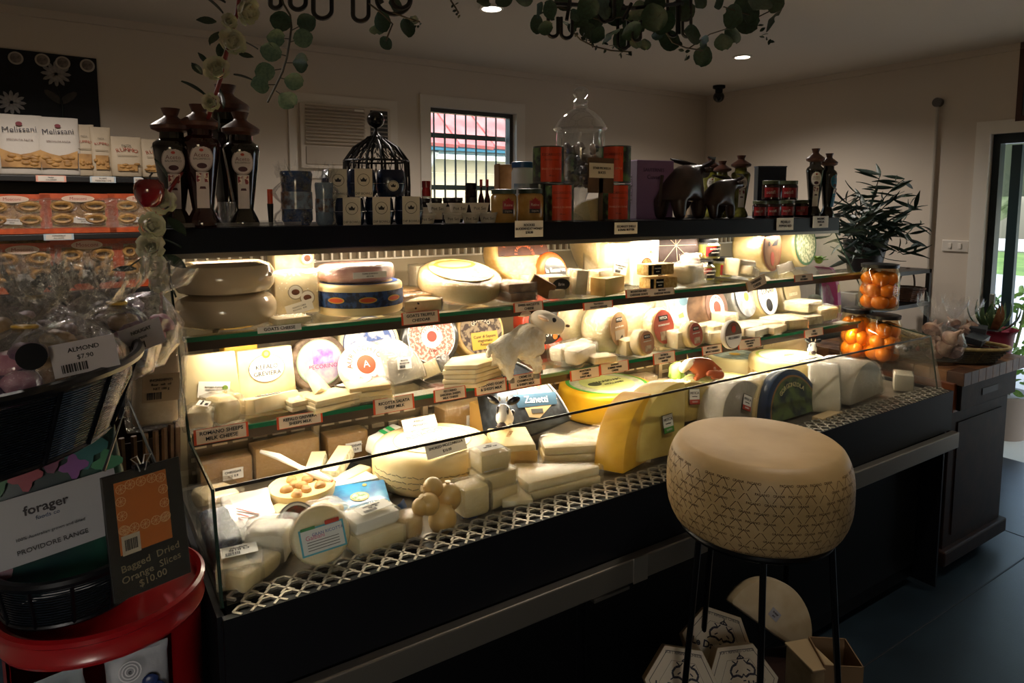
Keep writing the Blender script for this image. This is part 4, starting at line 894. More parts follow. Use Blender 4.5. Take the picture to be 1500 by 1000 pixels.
o, R, h = standing('dark blue black quarter wheel with blue and cream triangular label leaning back', 742, 1.66, ZD, 132, 60, mat('20262c', .65, '3c444b', 30, .2, 60), 4, 82, yaw=4, lean=30)
b = badge(o, T(R*.58, R*.4, .0012) @ RZ(-8), [([(-.075, .06), (.05, .055), (.085, .0), (-.0, -.06), (-.04, -.055)], mat('b8a276', .6)), ([(-.085, .018), (.085, .024), (.08, -.018), (-.075, -.024)], mat('1c4358', .6))], [('Zanetti', .032, 0, 0, PAPER)])
plate('print', rect(.045, .014), mat('4a4a44', .6), b, T(-.005, -.037, .001)); plate('print', circle(.009), ORG, b, T(.02, .042, .001))
part('edge_film', G().tube([(R*1.0*math.cos(rad(a)), R*1.0*math.sin(rad(a)), .001) for a in range(6, 85, 6)], .003, 6), SILV, o, smooth=True)
block('cut tan end of a block behind the cow figurine', 712, 1.86, ZD, (34, .08, 58), mat('d9ab5c', .45), rz=14)
block('white film tip standing behind the dark wedge', 800, 1.90, ZD, (24, .02, 76), mat('dcd8d0', .35), taper=.7, wrap=107)
def slab_wedge(label, px, Y, z, n, R, ang, hpx, rz, wrap): return slices(label, px, Y, z, n, (R, R*.62, hpx), PALE, rz=rz, wrap=wrap, shape=lambda w, d: [(-w/2, -.006), (w*.42, -d/2), (w/2, 0), (w*.42, d/2), (-w/2, .006)], jit=.004)
slab_wedge('front stack of white triangular wedges in film at the grille', 818, 1.42, ZD, 2, .24, 40, 28, 158, 108)
slab_wedge('second stack of white triangular wedges behind the front one', 846, 1.52, ZD, 3, .22, 40, 36, 140, 109)
slab_wedge('left of two narrow white wedges pointing at the yellow wheel', 880, 1.50, ZD, 2, .2, 30, 34, 110, 110)
slab_wedge('right of two narrow white wedges pointing at the yellow wheel', 908, 1.50, ZD, 2, .2, 30, 34, 118, 111)
o, R, h = wheel('bright yellow wheel with a green and grey paper label on top', 888, 1.87, ZD, 70, 44, YEL, rnd=.16)
b = badge(o, T(0, 0, h+.0006), [(circle(R*.86, 40), GREENL), (circle(R*.78, 40), mat('a5a68c', .5, 'c9c7a4', 30)), (circle(R*.58, 40), mat('d4d48c', .5, 'c3c877', 12))], [('MAASDAM', R*.15, R*.1, R*.1, INK), ('HOLLAND', R*.11, R*.12, -R*.1, INK)])
plate('print', circle(R*.16, 20, ry=R*.12), mat('4c4f34', .6), b, T(-R*.3, R*.02, .002))
o, R, h = wheel('white wheel with red arc print under the cattle ornament', 985, 1.80, ZD, 58, 26, PALE, rnd=.2)
b = badge(o, T(0, 0, h+.0006), [(circle(R*.75, 36), PAPER)], [('Saint', R*.18, R*.05, 0, mat('5a6b4a', .5))]); plate('print', [(R*.68*math.cos(rad(a)), R*.68*math.sin(rad(a))) for a in range(120, 215, 8)]+[(R*.5*math.cos(rad(a)), R*.5*math.sin(rad(a))) for a in range(210, 119, -8)], mat('d8704c', .5), b, T(0, 0, .0007))
standing('yellow quarter wheel in film standing left of the pale labelled pieces', 958, 1.43, ZD, 96, 46, YEL, 88, 176, yaw=20, lean=4)
for i, (px, Y, R_, t_, a0, a1, yaw, lb, cm, m) in enumerate([(1003, 1.395, 100, 54, 78, 176, 6, 'pale yellow quarter wheel with green and black square label in front', GREENL, STRAW), (1018, 1.57, 56, 50, 0, 180, -4, 'pale half wheel with red and black square label behind the big wheel', RED, STRAW), (1094, 1.47, 58, 46, 0, 180, 4, 'grey white half wheel with tilted red and black label', RED, GREYC)]):
    o, R, h = standing(lb, px, Y, ZD, R_, t_, m, a0, a1, yaw=yaw, lean=10, wrap=0 if i == 0 else 113+i)
    b = badge(o, T(-R*.35 if i == 0 else 0, R*(.48, .62, .45)[i], .008) @ RZ((0, -6, -24)[i]), [(rect(.05, .056), INK), (rect(.046, .052), PAPER)], [('MITICA', .0125, 0, .012, INK), ('manchego', .006, 0, .001, INK)])
    plate('print', rect(.046, .016), cm, b, T(0, -.018, .0013)); text('QUESO', .008, PAPER, b, T(0, -.018, .003))
standing('cream slab standing between the grey half wheel and the blue round', 1128, 1.50, ZD, 58, 26, IVORY, 0, 180, yaw=16, lean=4, wrap=117)
o, R, h = standing('dark blue half wheel with a green mountain picture label standing on its cut', 1165, 1.43, ZD, 70, 20, mat('1f3350', .35, coat=.4), 0, 180, yaw=2, lean=12)
hp_ = lambda r: circle(r, 24, 0, 180)
b = badge(o, T(0, .002, .0008), [(hp_(R*.92), mat('27405f', .4)), (hp_(R*.86), mat('96693a', .5)), (hp_(R*.82), mat('20303a', .6, '5d7040', 18, lo=.4, hi=.55))])
arctext('GORGONZOLA', R*.66, R*.13, mat('d6c68c', .5), b, T(0, 0, .0025))
o, R, h = wheel('round cheese with a yellow rimmed paper disc behind the cattle ornament', 1060, 1.80, ZD, 48, 22, STRAW, rnd=.2)
badge(o, T(0, 0, h+.0006), [(circle(R*.8, 36), mat('a9b84a', .5)), (circle(R*.7, 36), mat('e6e2b8', .5))])
o, R, h = wheel('low grey labelled cheese under the pecorino disc', 1075, 1.95, ZD+.0, 40, 34, mat('d3c898', .5), rnd=.1)
badge(o, T(0, 0, h+.0006), [(circle(R*.85, 30), mat('7d8c86', .5, 'a8b3a8', 30)), (circle(R*.2, 20), GOLD)])
o, R, h = wheel('large wheel with ivory rind and lime green ring label at right of case floor', 1152, 1.72, ZD, 54, 46, mat('dcc893', .5, 'c9b27a', 10, .2, 50), rnd=.12)
b = badge(o, T(0, 0, h+.0006), [(circle(R*.82, 40), mat('aab850', .5)), (circle(R*.74, 40), mat('e4e4c8', .5)), (circle(R*.5, 30), mat('e9e6d2', .5))], [('TETE DE MOINE', R*.12, 0, -R*.6, INK)])
plate('print', [(-.04, -.01), (0, .02), (.05, .012), (.04, -.012)], mat('5b4634', .6), b, T(0, 0, .002))
part('side_print', G().lathe([(R+.0006, h*.25), (R+.001, h*.26), (R+.001, h*.6), (R+.0006, h*.61)], 48), mat('cbb27c', .5, 'a8894c', 90, lo=.48, hi=.54), o, smooth=True)
wheel('domed cream cheese ball at the far right behind the lime ring wheel', 1142, 2.0, ZD, 36, 66, IVORY, prof=[(0, 0), (.8, 0), (1, .25), (.97, .5), (.8, .75), (.45, .94), (0, 1)], wrap=118)
standing('shiny film wrapped half wheel at the right end, narrower left one', 1228, 1.44, ZD, 58, 40, mat('d8ccb0', .4), 0, 180, yaw=34, lean=2, wrap=119, rnd=.012)
standing('shiny film wrapped half wheel at the right end with grey cut face', 1272, 1.40, ZD, 56, 60, mat('cfc3ac', .4, 'b9ad98', 8), 0, 180, yaw=6, lean=2, wrap=120, rnd=.012)
block('small wrapped corner piece at the right end of the grille', 1322, 1.42, ZD, (36, .07, 24), mat('c9bfa8', .4), rz=30, wrap=121)
block('thin orange crusted slab under the two film wrapped halves', 1212, 1.37, ZD, (60, .04, 8), mat('d8b98a', .5), rz=4)
# cattle ornament
P = on(1022, 1.74, ZD+.07); k = mpp(P); s = k*92
t = thing('cattle_ornament', 'painted ornament of brown and white cattle lying on a grassy plaque', 'figurine', T(on(1024, 1.70, ZD)) @ RZ(-20))
part('plaque', G().lathe([(0, 0), (.46, 0), (.52, .04), (.5, .09), (.42, .1), (0, .1)], 32, Matrix.Diagonal((s, s*.62, s, 1))), mat('9c4a28', .35, coat=.4), t, smooth=35)
part('grass', G().lathe([(0, .1), (.44, .1), (.38, .2), (.2, .26), (0, .28)], 28, Matrix.Diagonal((s, s*.6, s, 1))), mat('a7b56a', .7, 'd3cf9a', 40), t, smooth=True, disp=.006, dsc=60)
brn = mat('a8562a', .5, 'e9dcc4', 12, lo=.52, hi=.56)
skin('cow', [tuple(c*s for c in v) for v in [(.3, 0, .38, .13), (.1, 0, .4, .14), (-.1, 0, .4, .13), (-.22, -.02, .46, .09), (-.3, -.05, .42, .075), (-.37, -.07, .34, .05), (-.08, -.12, .28, .05), (-.18, -.16, .24, .04), (.2, -.13, .28, .05), (.1, -.18, .24, .04)]], [(0, 1), (1, 2), (2, 3), (3, 4), (4, 5), (2, 6), (6, 7), (0, 8), (8, 9)], brn, t)
skin('calf', [tuple(c*s for c in v) for v in [(.28, -.2, .3, .07), (.14, -.22, .31, .07), (.04, -.23, .36, .05), (-.03, -.25, .32, .04)]], [(0, 1), (1, 2), (2, 3)], mat('9c4c26', .5), t)
for sg in (-1, 1): part('horn', G().tube([(-.26*s, sg*.05*s, .53*s), (-.28*s, sg*.11*s, .58*s), (-.29*s, sg*.11*s, .63*s)], [.014*s, .01*s, .004*s], 6), mat('d8c8a8', .4), t, smooth=True)
part('bush', G().ell((-.36*s, .08*s, .3*s), .12*s, .12*s, .17*s, 12, 8), mat('7fae4a', .7, 'b8d070', 30), t, smooth=True, disp=.01, dsc=50)
settle(t, ZD+27*mpp(on(985, 1.80, ZD)))
# cow heads, black and white
def cowhead(label, px, Y, z, hpx, rz):
    P = on(px, Y, z); k = mpp(P); s = hpx*k
    t = thing('cow_figurine', label, 'figurine', T(P) @ RZ(rz))
    wm = mat('f0ece2', .3, coat=.3); bk = mat('16151a', .3, coat=.3)
    b = skin('body', [tuple(c*s for c in v) for v in [(.45, 0, .3, .2), (.2, 0, .34, .2), (0, 0, .5, .17), (-.12, 0, .68, .17), (-.24, 0, .5, .13), (-.32, 0, .34, .1), (.1, -.16, .1, .07), (.1, .16, .1, .07), (.42, -.14, .1, .07), (.42, .14, .1, .07)]], [(0, 1), (1, 2), (2, 3), (3, 4), (4, 5), (1, 6), (1, 7), (0, 8), (0, 9)], wm, t)
    part('muzzle', G().ell((-.35*s, 0, .3*s), .09*s, .12*s, .09*s, 12, 8), mat('4a3a36', .4), t, smooth=True)
    for sg in (-1, 1):
        part('eye_patch', G().ell((-.2*s, sg*.12*s, .62*s), .07*s, .03*s, .1*s, 10, 6), bk, t, smooth=True)
        part('ear', G().ell((0, 0, 0), .17*s, .06*s, .09*s, 10, 6), bk, t, T(-.06*s, sg*.24*s, .82*s) @ RZ(sg*70) @ RY(-20), smooth=True)
        part('horn', G().tube([(-.1*s, sg*.08*s, .82*s), (-.1*s, sg*.1*s, .93*s)], [.03*s, .012*s], 6), mat('d8c9a8', .4), t, smooth=True)
    for x, y, zz in ((.3, -.17, .42), (.45, .1, .46), (.12, .14, .46)): part('patch', G().ell((x*s, y*s, zz*s), .09*s, .06*s, .08*s, 10, 6), bk, t, smooth=True)
    settle(t, z); return t
cowhead('black and white cow figurine sitting on the parmesan block', 738, 1.655, ZD+50*mpp(on(748, 1.61, ZD))+.002, 62, 50)
cowhead('black and white cow figurine standing on the lime ringed wheel at the right', 1190, 1.66, ZD+46*mpp(on(1152, 1.72, ZD))+.001, 30, 40)
# ================================================================ PRICE TICKETS
TK = [(325, 635, 62, 22, ['ROMANO SHEEPS', 'MILK CHEESE'], 1.692), (440, 615, 54, 18, ['KEFALO GREVIERA', 'SHEEPS MILK'], 1.692), (578, 592, 50, 22, ['RICOTTA SALATA', 'SHEEP MILK'], 1.692), (660, 577, 40, 18, ['PECORINO', 'SARDINIA SHEEPS', 'MILK CHEESE'], 1.692),
      (720, 566, 40, 20, ['SAGANAKI GOAT', '& SHEEPS MILK'], 1.692), (770, 557, 40, 20, ['CREME DE', 'CHAMPAGNE', '& SHEEPS MILK'], 1.692), (858, 547, 37, 16, ['MONTEMUR', 'CHEESE', 'SHEEPS MILK'], 1.692), (901, 538, 36, 16, ['ZAFRAN', 'SUMMER WINES', 'CHEESE'], 1.692),
      (974, 524, 27, 16, ['PATRICK', 'CREAMY SHEEP', 'CHEESE'], 1.692), (1044, 512, 24, 13, ['PECORINO', 'MONTANARO'], 1.692), (1099, 503, 27, 14, ['CREMA GOATS', 'DRUNKEN', 'CHEESE'], 1.692), (1193, 487, 22, 11, ['BRIE', 'DOUBLE'], 1.692),
      (617, 465, 48, 18, ['GOATS TRUFFLE', 'CHEDDAR'], 1.742), (775, 449, 38, 14, ['SWISS RACLETTE', 'CHEESE'], 1.742), (877, 447, 38, 11, ['TRAVERSO', 'GOATS CHEDDAR'], 1.742), (936, 429, 32, 12, ['MOUNTAIN RED', 'CHEDDAR GOATS'], 1.742), (970, 427, 32, 11, ['SMOKED', 'CHEDDAR WOOD'], 1.742),
      (1110, 414, 24, 15, ['TALEGGIO', 'CHEESE'], 1.742), (1178, 407, 22, 10, ['HERB', 'PECORINO'], 1.742)]
for i, (px, py, w, h, ls, y) in enumerate(TK):
    ticket('orange edged price ticket reading %s on the %s shelf edge' % (' '.join(ls).title(), 'middle' if y < 1.7 else 'upper'), px, py, w, h, ls, y, 'orange' if i not in (16, 17) else 'tan', rot=14 if i == 17 else 0)
ticket('white price ticket reading Goats Cheese lying on the upper shelf edge', 410, 481, 58, 9, ['GOATS CHEESE'], 1.742, None, rot=0, lean=20)
for px, py, w, h, ls in [(775, 335, 40, 24, ['ROCKIES', 'BUCKWHEAT HONEY', '$38.00']), (917, 334, 32, 17, ['ESCARGOT SHELLS', '& SNAIL BUTTER']), (1150, 328, 22, 18, ['PIQUILLO', 'PEPPERS RED']), (1202, 325, 20, 17, ['BALSAMIC', 'VINEGAR', '$45'])]:
    ticket('cream price ticket reading %s hung on the canopy front' % ' '.join(ls).title().replace('$', '').replace('& ', ''), px, py, w, h, ls, 1.884, None, lean=0)
t = thing('price_ticket', 'white price ticket reading Smoked Mozzarella propped on the Asiago wheel', 'price ticket', T(AS[0].x-.02, AS[0].y-AS[1]*.78, AS[0].z+AS[2]+.002) @ RZ(8) @ RX(-25), 'price tickets on the case')
part('card', G().box((0, 0, .018), (.13, .001, .036)), PAPER, t); lines(['SMOKED MOZZARELLA', '$16.00'], .0105, INK, t, T(0, -.0012, .018) @ RX(90))
t = thing('price_ticket', 'white price ticket reading Asiago Pressato at the back of the Asiago wheel', 'price ticket', T(AS[0].x+.01, AS[0].y+AS[1]*.55, AS[0].z+AS[2]+.002) @ RZ(0) @ RX(-35), 'price tickets on the case')
part('card', G().box((0, 0, .018), (.11, .001, .036)), PAPER, t); lines(['ASIAGO', 'PRESSATO'], .0105, INK, t, T(0, -.0012, .018) @ RX(90))

# film wrapped bricks along the back of the case floor, below the middle shelf
for i, (px, w, hp, c, lb) in enumerate([(330, 70, 40, 'b08a58', 'leftmost'), (418, 92, 46, 'c09a62', 'second from the left'), (505, 60, 40, 'a9834e', 'behind the mould crusted logs'), (610, 44, 34, 'c2a070', 'behind the green and white packet'), (680, 84, 44, 'b8935a', 'behind the Asiago wheel'), (770, 60, 34, 'a98e66', 'behind the dark quarter wheel'), (935, 50, 30, 'b9a077', 'behind the yellow wheel')]):
    o, d = block('tan film wrapped brick of cheese against the back louvres, '+lb, px, 1.955, ZD, (w, .07, hp), mat(c, .45, bump=.15), rz=RND.uniform(-5, 5), wrap=130+i, group='tan bricks along the back')
    if i % 2 == 0: sticker(o, FRONT(d, .1, .5, .009), d[0]*.4, d[2]*.4, ['CHEDDAR', 'KG 0.9'], d[2]*.12)
for i, (px, Y, z, d_, rz, lb) in enumerate([(1130, 1.74, Z2, (44, 28, 10), 12, 'small film pack lying in front of the brie pile at the shelf edge'), (1160, 1.75, Z2, (36, 26, 14), -10, 'stubby white piece at the shelf edge under the veined pile'), (1060, 1.83, Z2+.0, (30, 24, 30), 4, 'upright cream piece between the striped wheel and the silver wheel'), (985, 1.84, Z2, (28, 24, 22), 8, 'pale cut piece leaning at the foot of the blue label wheel'), (880, 1.72, Z2, (40, 26, 10), -6, 'flat film pack at the shelf edge right of the wrapped sticks')]):
    block(lb, px, Y, z, d_, (PALE, IVORY)[i % 2], rz=rz, wrap=140+i)
bundle('crumpled clear parcel before the leftmost tan brick on the case floor', 318, 1.78, ZD, (50, 60, 30), mat('c9b48c', .45), rz=10, seed=61, tail=False)
# ================================================================ ON THE CANOPY
ZT = 1.5905
def curved(parent, r, g, m, h=0, yaw=0, name='label', e=.0006):
    "print g (x across, y up) bent round a cylinder of radius r, facing -Y before yaw"
    q = G()
    vs = [((r+e+v[2])*math.sin(v[0]/r), -(r+e+v[2])*math.cos(v[0]/r), v[1]+h) for v in g.v]
    q.add(vs, g.f); return part(name, q, m, parent, RZ(yaw))
def disc(rx, ry, z=0): return G().lathe([(0, z), (.35, z), (.7, z), (1, z)], 24, Matrix.Diagonal((rx, ry, 1, 1)))
def panel(w, h, x=0, y=0, z=0, n=8): return G().grid(n, 1, lambda u, v: (x+(u-.5)*w, y+(v-.5)*h, z))
def ctext(parent, s, size, m, r, h, yaw=0, x=0, e=.0014):
    o = text(s, size, m, None, Matrix()); g = G().add([v.co for v in o.data.vertices], [tuple(p.vertices) for p in o.data.polygons]); bpy.data.objects.remove(o)
    g.v = [(a+x, b, 0) for a, b, c in g.v]
    return curved(parent, r, g, m, h, yaw, 'lettering', e)
def facing(P, f=1.0): return -math.degrees(math.atan2(P.x, P.y))*f
BOTTLE = [(0, 0), (.40, 0), (.43, .03), (.39, .07), (.27, .15), (.30, .22), (.40, .45), (.48, .64), (.5, .68), (.46, .715), (.31, .75), (.30, .82), (0, .82)]
def vinegar(label, px, y0, y1, Y, gm, grp, paper=PAPER, wk=.31, yaw=0, split=False):
    P = on(px, Y, ZT); k = mpp(P); h = (y1-y0)*k; w = h*wk
    t = thing('vinegar_bottle', label, 'bottle', T(P) @ RZ(facing(P, .8)+yaw), grp)
    part('glass', G().lathe([(r*w, z*h) for r, z in BOTTLE], 32), gm, t, smooth=50)
    part('stopper', G().lathe([(0, .80*h), (.30*w, .80*h), (.50*w, .825*h), (.52*w, .855*h), (.47*w, .87*h), (.2*w, .925*h), (.17*w, .94*h), (.24*w, 1.0*h), (0, 1.0*h)], 28), WOODLID, t, smooth=35)
    r = .475*w
    lb = curved(t, r, disc(.3*w, .112*h), mat('9d8f8f', .6), .56*h); curved(lb, r, disc(.27*w, .1*h, .0004), paper, .56*h, name='print')
    curved(lb, r, disc(.12*w, .022*h, .0009), mat('4b2430', .6), .5*h, name='print'); curved(lb, r, disc(.05*w, .012*h, .0009), RED, .625*h, name='print')
    ctext(lb, 'Aceto', .075*w*2, mat('6b2f3c', .6), r, .585*h); ctext(lb, 'BALSAMICO', .075*w, INK, r, .555*h)
    strip = part('strip_label', G().grid(6, 8, lambda u, v: ((u-.5)*.3*w, -(.27+.2*v)*w-.004-.002*math.cos((u-.5)*3), h*(.16+.29*v))), paper, t)
    part('print', G().grid(4, 2, lambda u, v: ((u-.5)*.28*w, -(.41+.05*v)*w-.0062, h*(.37+.07*v))), mat('e7dcd0', .6, '8a3540', 120, lo=.5, hi=.54), strip)
    part('print', G().add([(-.08*w, -.385*w-.007, .315*h), (.08*w, -.385*w-.007, .315*h), (.06*w, -.395*w-.007, .335*h), (-.06*w, -.395*w-.007, .335*h)], [(0, 1, 2, 3)]), mat('4b2430', .6), strip)
    return t
dkred = mat('2a0d0f', .08, coat=.6); dkgrn = mat('14120e', .08, coat=.6)
PAPG = mat('cfc4c4', .6)
GV = 'tall bottles with wooden stoppers'
vinegar('tall dark bottle with wooden stopper and paper labels, left of the front three', 258, 155, 326, 1.965, dkgrn, GV, PAPG)
vinegar('tall reddish bottle with wooden stopper, middle of the front three on the canopy', 299, 150, 326, 1.95, dkred, GV, PAPG)
vinegar('tall dark bottle with wooden stopper, right of the front three beside the glass jar', 358, 160, 324, 1.96, dkgrn, GV, PAPG)
vinegar('tallest stoppered bottle standing behind the front three with grey side label', 338, 122, 322, 2.14, dkgrn, GV, mat('7d7c7a', .6), yaw=60)
vinegar('stoppered dark bottle with white label at the right end of the canopy', 1191, 215, 314, 1.955, dkgrn, GV, PAPER, wk=.25)
vinegar('second dark stoppered bottle half hidden at the right canopy end', 1211, 222, 314, 1.925, dkgrn, GV, mat('1f6d94', .5), wk=.25, yaw=40)
olv = mat('7a7a2e', .15, '4d4a18', 24, coat=.6)
vinegar('greenish oil bottle with wooden stopper right behind the small buffalo', 1083, 229, 318, 2.16, olv, GV, PAPER)
vinegar('oil bottle with wooden stopper hidden behind the small buffalo head', 1056, 237, 318, 2.22, olv, GV, PAPER)
vinegar('oil bottle with stopper just visible over the large buffalo back', 1040, 232, 318, 2.3, olv, GV, PAPER)
P = on(345, 1.95, ZT)
t = thing('glass_tray', 'flat clear glass tray under the tall stoppered bottles', 'tray', T(P.x, 2.02, ZT-.0005))
part('tray', G().box((0, 0, .003), (.34, .2, .004)).box((0, -.1, .008), (.34, .004, .01)).box((0, .1, .008), (.34, .004, .01)), JARGLASS, t)
P = on(337, 1.97, ZT); k = mpp(P)
t = thing('glass_tumbler', 'small empty clear glass between the stoppered bottles', 'glass', T(P))
part('glass', G().lathe([(0, .002), (.012, .002), (.022, .012), (.028, .03), (.03, 36*k), (.0285, 36*k), (.026, .03), (.02, .014), (0, .006)], 28), JARGLASS, t, smooth=True)
P = on(397, 2.0, ZT); k = mpp(P)
t = thing('lighter', 'small black lighter with bright orange cap beside the wrapped blue jars', 'lighter', T(P))
part('body', G().lathe([(0, 0), (.006, 0), (.009, 32*k), (0, 32*k)], 12), BLACK, t, smooth=35)
part('cap', G().lathe([(0, 32*k), (.0075, 32*k), (.0075, 53*k), (0, 53*k)], 12), mat('d8431c', .4), t, smooth=35)
# cellophane gift of blue glass jars
P = on(450, 2.0, ZT); k = mpp(P)
bgl = mat('1f3f74', .1, '0c1c3c', 30, coat=.6)
for i, (dx, dy, h_, w_) in enumerate([(-14, 0, 78, 44), (26, -.02, 62, 26)]):
    P = on(450+dx, 2.02+dy, ZT); t = thing('blue_glass_jar', ['wide blue patterned glass jar inside cellophane', 'slim blue glass beaker inside cellophane at right of the wide jar'][i], 'jar', T(P))
    r = w_*k/2; h = h_*k
    part('glass', G().lathe([(0, 0), (r*.8, 0), (r, h*.1), (r*.95, h*.7), (r*1.05, h*.95), (r*.98, h), (r*.88, h*.9), (0, h*.85)], 28), bgl if i == 0 else mat('6a7f96', .08, coat=.5), t, smooth=40)
    part('band', G().lathe([(r*1.0, h*.3), (r*1.02, h*.3), (r*1.0, h*.62), (r*.98, h*.62)], 28), mat('7f94b0', .2, '54362c', 40), t, smooth=True)
P = on(450, 1.99, ZT); t = thing('cellophane_gift_wrap', 'crumpled clear cellophane wrapped round the blue glass jars', 'wrapping', T(P))
rr = []
for i in range(12):
    u = i/11; rr.append([Vector(((.082+.014*math.sin(i*1.3))*(1 if u < .75 else 1-.25*(u-.75)*4*abs(math.sin(q*2.1)))*math.cos(2*PI*q/40)*(1+.06*math.sin(q*3+i*.7)), (.07)*math.sin(2*PI*q/40)*(1+.07*math.cos(q*4+i)), u*.172+(.02*math.sin(q*2.7) if i > 9 else 0))) for q in range(40)])
part('wrap', G().rings(rr, False), CELLO, t, smooth=20)
# dip bowl packs
nv = mat('0c1a38', .25, coat=.4); crown = [(-1, .5), (-.55, .1), (0, .75), (.55, .1), (1, .5), (.75, -.5), (-.75, -.5)]
def dip(label, px, Y, z, sleeve=True):
    P = on(px, Y, z); k = mpp(P); w, h = 41*k, 40*k
    t = thing('dip_bowl_pack', label, 'bowl pack', T(P) @ RZ(facing(P, .5)), 'dip bowl packs')
    part('bowl', G().lathe([(0, 0), (w*.44, 0), (w*.48, h*.06), (w*.52, h*.42), (w*.52, h*.48), (0, h*.48)], 28, Matrix.Diagonal((1.0, .72, 1, 1))), nv, t, smooth=35)
    part('bowl', G().lathe([(0, h*.5), (w*.52, h*.5), (w*.52, h*.56), (w*.48, h*.92), (w*.44, h*.98), (0, h*.98)], 28, Matrix.Diagonal((1.0, .72, 1, 1))), nv, t, smooth=35)
    s = w*.31
    if sleeve:
        sl = part('paper_sleeve', G().add([(-s, -w*.39, 0), (s, -w*.39, 0), (s, -w*.4, h), (-s, -w*.4, h), (-s, w*.39, 0), (s, w*.39, 0), (s, w*.4, h), (-s, w*.4, h)], [(0, 1, 2, 3), (5, 4, 7, 6), (3, 2, 6, 7)]), mat('cfc7b6', .6), t)
        F = T(0, -w*.398, h*.6) @ RX(90)
        text('DIP BOWLS', w*.115, INK, sl, T(0, -w*.396, h*.11) @ RX(90))
    else:
        F = T(0, -w*.392, h*.4) @ RX(90) @ Matrix.Scale(.8, 4)
        sl = part('paper_disc', G().prism(circle(w*.24), 0, .001), mat('cfc7b6', .6), t, F)
        F = T(0, 0, .001)
    part('print', ring(w*.2, w*.215), INK, sl, F); part('crown', G().prism([(x*w*.12, y*w*.12) for x, y in crown], 0, .0007), INK, sl, F)
    return t
for i, (px, lb) in enumerate([(513, 'left dip bowl pack of the lower row with crown sleeve'), (556, 'middle dip bowl pack of the lower row with crown sleeve'), (599, 'right dip bowl pack of the lower row with crown sleeve')]): dip(lb, px, 1.945, ZT)
zz = ZT+40*mpp(on(540, 1.945, ZT))+.001
dip('dip bowl pack of the upper row with crown sleeve', 530, 1.95, zz); dip('dark dip bowl pack of the upper row with a round crown badge', 573, 1.955, zz, False)
dip('dip bowl pack at the back left of the upper row', 493, 2.06, zz, True)
dip('dip bowl pack holding up the back left pack', 493, 2.06, ZT, True)
# wire birdcage with ball finial
P = on(553, 2.22, ZT); k = mpp(P); r = 46*k; zt = at(545, 200, y=2.22).z-ZT; zs = at(545, 236, y=2.22).z-ZT
t = thing('wire_birdcage', 'black twisted wire birdcage with round ball finial behind the dip bowls', 'birdcage', T(P))
iron = mat('0e0d10', .45)
for q in range(14):
    a = 2*PI*q/14; c, s_ = math.cos(a), math.sin(a)
    part('wire', G().tube([(r*c, r*s_, 0), (r*1.02*c, r*1.02*s_, zs*.6), (r*c, r*s_, zs), (r*.7*c, r*.7*s_, zs+(zt-zs)*.55), (r*.16*c, r*.16*s_, zt)], .0044, 5), iron, t, smooth=True)
for z in (.005, zs*.5, zs): part('hoop', G().tube([(r*math.cos(2*PI*q/28), r*math.sin(2*PI*q/28), z) for q in range(28)], .0036, 5, True), iron, t, smooth=True)
g = G()
for q in range(28):
    a = 2*PI*q/28
    for i in range(4):
        f = lambda w, v: ((r*(1-.75*v))*math.cos(w), (r*(1-.75*v))*math.sin(w), zs+(zt-zs)*v)
        g.tube([f(a, i/4), f(a+PI/28*(1 if i % 2 else -1), (i+1)/4)], .002, 4)
for q in range(28):
    a = 2*PI*q/28
    for i in range(4): g.tube([(r*math.cos(a), r*math.sin(a), zs*i/4), (r*math.cos(a+PI/28*(1 if i % 2 else -1)), r*math.sin(a+PI/28*(1 if i % 2 else -1)), zs*(i+1)/4)], .0016, 4)
o = part('mesh', g, iron, t); o['kind'] = 'stuff'
part('finial', G().lathe([(.03, zt-.004), (.012, zt+.006), (.006, zt+.02), (.006, zt+.045), (0, zt+.045)], 16), iron, t, smooth=True)
part('ball', G().ell((0, 0, zt+.058), 12.5*k, nu=18, nv=12), mat('0c0b10', .2), t, smooth=True)
for q, (a, zf) in enumerate(((20, .5), (140, .55), (250, .5))): part('cork', G().lathe([(0, 0), (.011, 0), (.012, .03), (0, .03)], 10), mat('a5713c', .7), t, T(r*.5*math.cos(rad(a)), r*.5*math.sin(rad(a)), zs*zf), smooth=35)
# small jars, bottles and pots
def smalljar(label, px, Y, y0, y1, w, bodym, lidm, labm=None, s='', name='jar', grp=None, lidf=.16, z=ZT, shape='jar', smf=.3):
    P = on(px, Y, z); k = mpp(P); h = (y1-y0)*k; r = w*k/2
    t = thing(name, label, 'jar' if shape != 'bottle' else 'bottle', T(P) @ RZ(facing(P, .8)), grp)
    if shape == 'bottle': part('glass', G().lathe([(0, 0), (r, 0), (r, h*.52), (r*.4, h*.68), (r*.34, h*.85), (0, h*.85)], 20), bodym, t, smooth=40); part('cap', G().lathe([(0, h*.82), (r*.46, h*.82), (r*.46, h), (0, h)], 16), lidm, t, smooth=35)
    else:
        part('glass', G().lathe([(0, 0), (r*.9, 0), (r, h*.05), (r, h*(.92-lidf)), (r*.85, h*(1-lidf)), (0, h*(1-lidf))], 24), bodym, t, smooth=40)
        part('lid', G().lathe([(0, h*(1-lidf)), (r*.96, h*(1-lidf)), (r*.98, h*.99), (r*.9, h), (0, h)], 24), lidm, t, smooth=35)
    if labm:
        lb = curved(t, r, panel(r*1.9, h*.5, 0, h*.38), labm)
        if s: ctext(lb, s, r*smf, INK, r, h*.38)
    return t
rj = smalljar('small jar with red lid and cream label left of the window', 625, 2.1, 258, 318, 13, mat('a51f22', .2, coat=.5), mat('8a1a1e', .3), PAPER, 'rosa')
drk = mat('1c0d10', .1, coat=.6)
